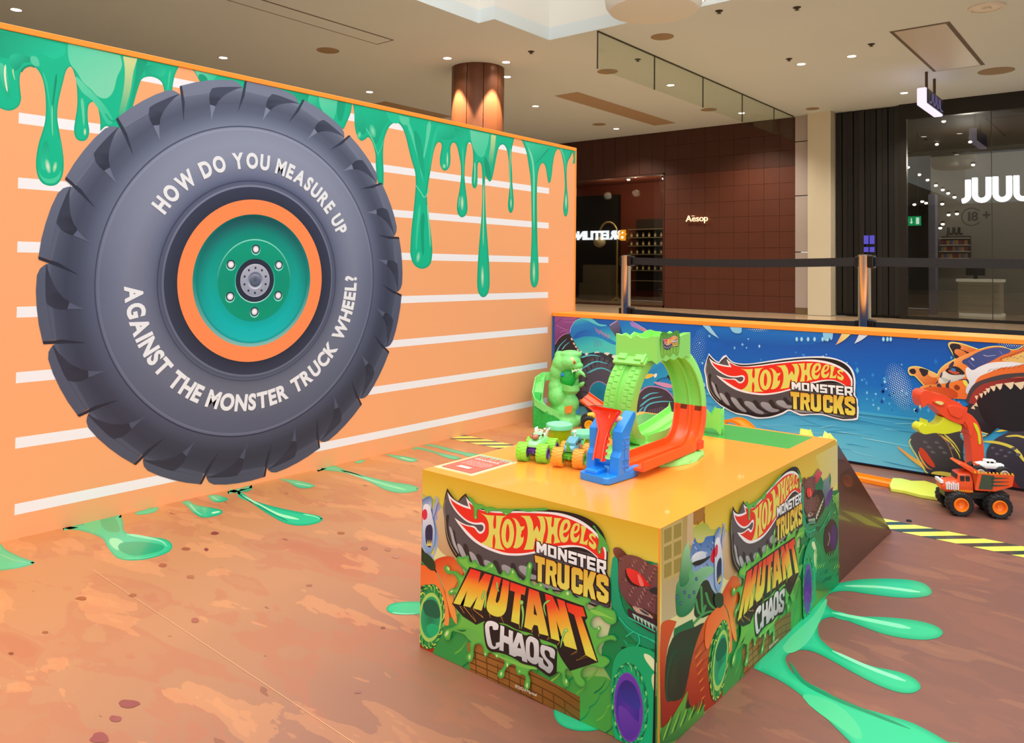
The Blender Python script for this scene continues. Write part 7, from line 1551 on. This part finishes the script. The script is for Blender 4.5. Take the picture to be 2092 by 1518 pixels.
# watch boutique across the mall, seen mirrored in the shop window
struct('wall_left', MB().box((-17, 10.1, 0), (-12.6, 10.45, ZC)), mat('dark_stone_front', '#23201d', .4))
m_gold = mat('gold_glow', '#ffb52e', .4, emit='#ffae22', es=5); zl0, zl1 = 1.90, 2.17; bl = thing('boutique_lettering', 'white glowing shop name with golden emblem mirrored in the shop window', 'sign', (-14, 10.45, 1.9))
m_bw = mat('boutique_white', '#ffffff', .4, emit='#eef6ff', es=7); c = .27
for mb in solid_text('BREITLING', (-13.74, 10.46, zl0), (-c, 0, 0), (0, 0, c), (0, 1, 0), .04, fat=.05, length=2.2/c): mb.build('letter', m_bw, bl, w=True)
for mb in solid_text('B', (-13.62, 10.52, zl0-.05), (-.34, 0, 0), (0, 0, .34), (0, 1, 0), .04, fat=.02): mb.build('emblem', m_gold, bl, w=True)
for s in (-1, 1): MB().tube([(-13.74, 10.55, 2.03), (-13.74-s*.10, 10.55, 2.12), (-13.74-s*.16, 10.55, 2.06), (-13.74-s*.08, 10.55, 1.98)], .02, 6).build('emblem_wing', m_gold, bl, w=True)

# ================================================================== floor prints
pf = Plane('z', 0.0, 1)
ZF = zoom(0, 900, 2.3244); ZQ = zoom(840, 900, 8.717)
def fslime(t, zm, ex=(), w=6, wi=14):
    pr = Print(pf, lambda p: pf.uv(zm(p)), ((XW+.001, -6), (5.4, YP+.1))); pr.fill(t, '#2cbc86'); pr.rim(t, w, '#5fd09a', '#0f9f70'); pr.rim(t, wi, '#0f9f70', '#2ebf88')
    for e in ex:
        if e[0] == 'l': pr.line(e[1], e[2], e[3], w2=e[4])
        else: pr.fill(e[1], e[2])
    return pr.done('printed_slime', floor_mat, m_gloss)
fslime('-60,440* 0,487 25,515 80,545 130,565 165,578 150,590 80,608 0,618 -80,625*', ZF, [('l', '0,540 60,565 130,580', 12, '#5fc08a', 4)], w=5, wi=12)
fslime('298,415* 440,385* 575,350* 585,390 590,428 640,450 720,458 790,470 819,500 800,530 730,556 640,570 560,560 520,520 490,470 455,450 390,430 330,422', ZF, [('f', '400,395 480,380 470,420 440,440 420,420', '#48b87c'), ('f', '480,375 540,365 570,420 560,435 500,425', '#2fa56f'), ('f', '520,470 570,470 590,500 570,520 540,510', '#8ed6a0'), ('l', '600,445 700,462 770,480 795,505', 14, '#7fd8a6', 5), ('f', '560,500 640,480 740,490 780,510 720,535 620,545', '#0aa070'), ('l', '590,560 680,558 760,540', 8, '#4fcb93', 3)])
fslime('640,345 680,330 745,316 752,328 720,345 660,353', ZF, w=3, wi=7)
fslime('862,292* 895,284* 930,305 1000,318 1050,330 1056,345 1010,362 960,366 920,345 890,315', ZF, [('l', '900,300 930,335 960,355', 6, '#8ee0ae', 3), ('l', '1005,345 1030,340 1045,338', 9, '#c9efc2', 5)], w=4, wi=10)
fslime('985,262* 1020,257 1070,270 1083,280 1050,293 1010,290', ZF, [('l', '1005,265 1030,280 1045,286', 5, '#8ee0ae', 2)], w=3, wi=8)
fslime('1080,242* 1195,211* 1199,225 1185,240 1140,250 1170,270 1250,300 1350,325 1450,345 1520,360 1533,375 1500,395 1430,405 1360,395 1290,360 1220,315 1150,265 1120,250', ZF, [('l', '1150,260 1230,305 1320,350 1420,375', 9, '#a5e6b4', 14), ('l', '1210,300 1290,345 1370,385', 8, '#0b8f62', 6), ('l', '1440,350 1500,362 1522,375', 7, '#7fe0a8', 3)])
fslime('1328,183* 1380,185 1440,195 1490,210 1496,218 1450,228 1410,222 1370,200', ZF, [('l', '1400,203 1450,212 1480,216', 5, '#8ee0ae', 2)], w=3, wi=8)
fslime('1505,140* 1560,120* 1592,120 1640,140 1740,170 1850,195 1950,210 1986,225 1980,240 1900,250 1830,235 1750,195 1680,165 1600,148', ZF, [('l', '1640,150 1740,182 1850,215 1930,235', 7, '#6fd49a', 10)], w=4, wi=10)
fslime('1680,102* 1727,90* 1731,100 1700,109', ZF, w=2, wi=4); fslime('1828,66* 1900,72 1970,85 1983,95 1950,103 1900,92', ZF, [('l', '1900,80 1940,90 1965,94', 4, '#b5ecc4', 2)], w=3, wi=7)
fslime('1835,800 1850,780 1900,768 1960,765 2080,768* 2080,822* 1950,828 1880,826 1845,815', ZF, [('l', '1860,818 1920,824 1980,822', 6, '#7fdcb4', 3)], w=5, wi=12)
fslime('240,85* 340,62* 560,110 800,170 1000,215 1220,250 1120,285 1000,285 900,250 700,205 450,130', ZQ, w=12, wi=30); fslime('30,138* 150,128* 400,190 650,250 880,310 760,345* 600,300 400,220 200,160', ZQ, w=12, wi=30)
fslime('795,1310* 793,1360 810,1400 850,1430 920,1450 1000,1452 1060,1436 1100,1380* 1000,1330*', ZE, w=8, wi=18)
# splash creeping from under the plinth on the right
fslime('1660,1200* 1713,1192* 1760,1184 1830,1183 1882,1190 1904,1208 1895,1218 1850,1222 1780,1215 1730,1208 1695,1213 1686,1228 1700,1246 1740,1258 1820,1262 1890,1272 1926,1290 1915,1304 1870,1307 1810,1297 1750,1276 1712,1262 1685,1264 1671,1280 1678,1308 1720,1338 1780,1361 1840,1374 1872,1390 1880,1408 1850,1417 1800,1403 1740,1373 1690,1345 1655,1330 1625,1330 1606,1342 1608,1358 1625,1380 1680,1410 1740,1440 1800,1458 1870,1480 1960,1530* 1760,1540* 1700,1480 1650,1432 1600,1395 1540,1366* 1560,1300*', FULL,
       [('f', '1600,1320 1660,1260 1690,1225 1665,1290 1640,1322 1610,1335', '#58c98f'), ('l', '1612,1352 1640,1392 1700,1425 1780,1458 1860,1490', 9, '#12875c', 6), ('l', '1700,1252 1780,1268 1860,1284', 5, '#7fe0ac', 9), ('l', '1700,1330 1770,1362 1850,1392', 5, '#86dcae', 8), ('l', '1725,1197 1800,1200 1880,1210', 4, '#8fdcb0', 6), ('f', '1640,1425 1690,1430 1740,1465 1760,1510 1720,1490', '#49c188')], w=4, wi=12)
# hazard stripe across the floor
pr = Print(pf, None, ((XW+.001, -6), (5.4, YP))); pr.flat = True
pr.fill([(XW, 2.978), (5, 2.978), (5, 3.096), (XW, 3.096)], '#39423f', n=1); d = pf.n*pf.step; pf.n += 1
for k in range(70):
    x = -3.04+.1068*k; pr.fill([(x, 2.978), (x+.060, 2.978), (x+.060+.122, 3.096), (x+.122, 3.096)], '#dfe35f', n=1, d=d)
pr.done('printed_hazard_stripe', floor_mat, m_gloss)
# seam between two vinyl sheets, and bits of confetti dirt
pr = Print(pf, lambda p: pf.uv(p)); pr.line([(190, 1165), (740, 1530)], 1.6, '#d9a077', n=1); pr.done('seam', floor_mat, m_gloss)
o = MB().lathe([(.0001, .006), (.008, .005), (.010, 0)], 10, tuple(onz(1857, 1065, 0)), cap=False).build('pebble', m_black); tag(o, 'tiny dark speck lying on the floor before the hazard stripe', 'speck')
# ink blots in the mud print
random.seed(8)
for px, py, rx, ry, c in ((885, 515, 24, 8, '#a05a3c'), (980, 518, 12, 7, '#8a4434'), (1018, 441, 20, 7, '#8c3f35'), (772, 593, 24, 8, '#a85f40'), (385, 750, 28, 9, '#98522f'), (632, 735, 20, 8, '#a66440'), (610, 1250, 52, 20, '#8f4c45'), (548, 1322, 32, 16, '#95524a'), (475, 1415, 50, 24, '#93504a'), (1620, 440, 18, 6, '#a86444'), (1730, 512, 16, 8, '#a06a55'), (1843, 518, 16, 8, '#a06a55'), (1878, 552, 16, 8, '#a8705a'), (1468, 688, 16, 6, '#a06850'), (215, 912, 18, 6, '#98502f'), (52, 1012, 12, 6, '#7f4028'), (925, 855, 18, 12, '#a4604a'), (905, 648, 20, 10, '#ad6a45'), (1820, 890, 12, 6, '#8f5c50'), (1700, 1195, 16, 8, '#9a6a5e')):
    pr = Print(pf, lambda p: pf.uv(ZF(p))); pts = [(px+rx*cos(2*pi*i/9)*random.uniform(.75, 1.15), py+ry*sin(2*pi*i/9)*random.uniform(.75, 1.2)) for i in range(9)]; pr.fill(pts, c, n=3); pr.done('printed_blot', floor_mat, m_gloss)
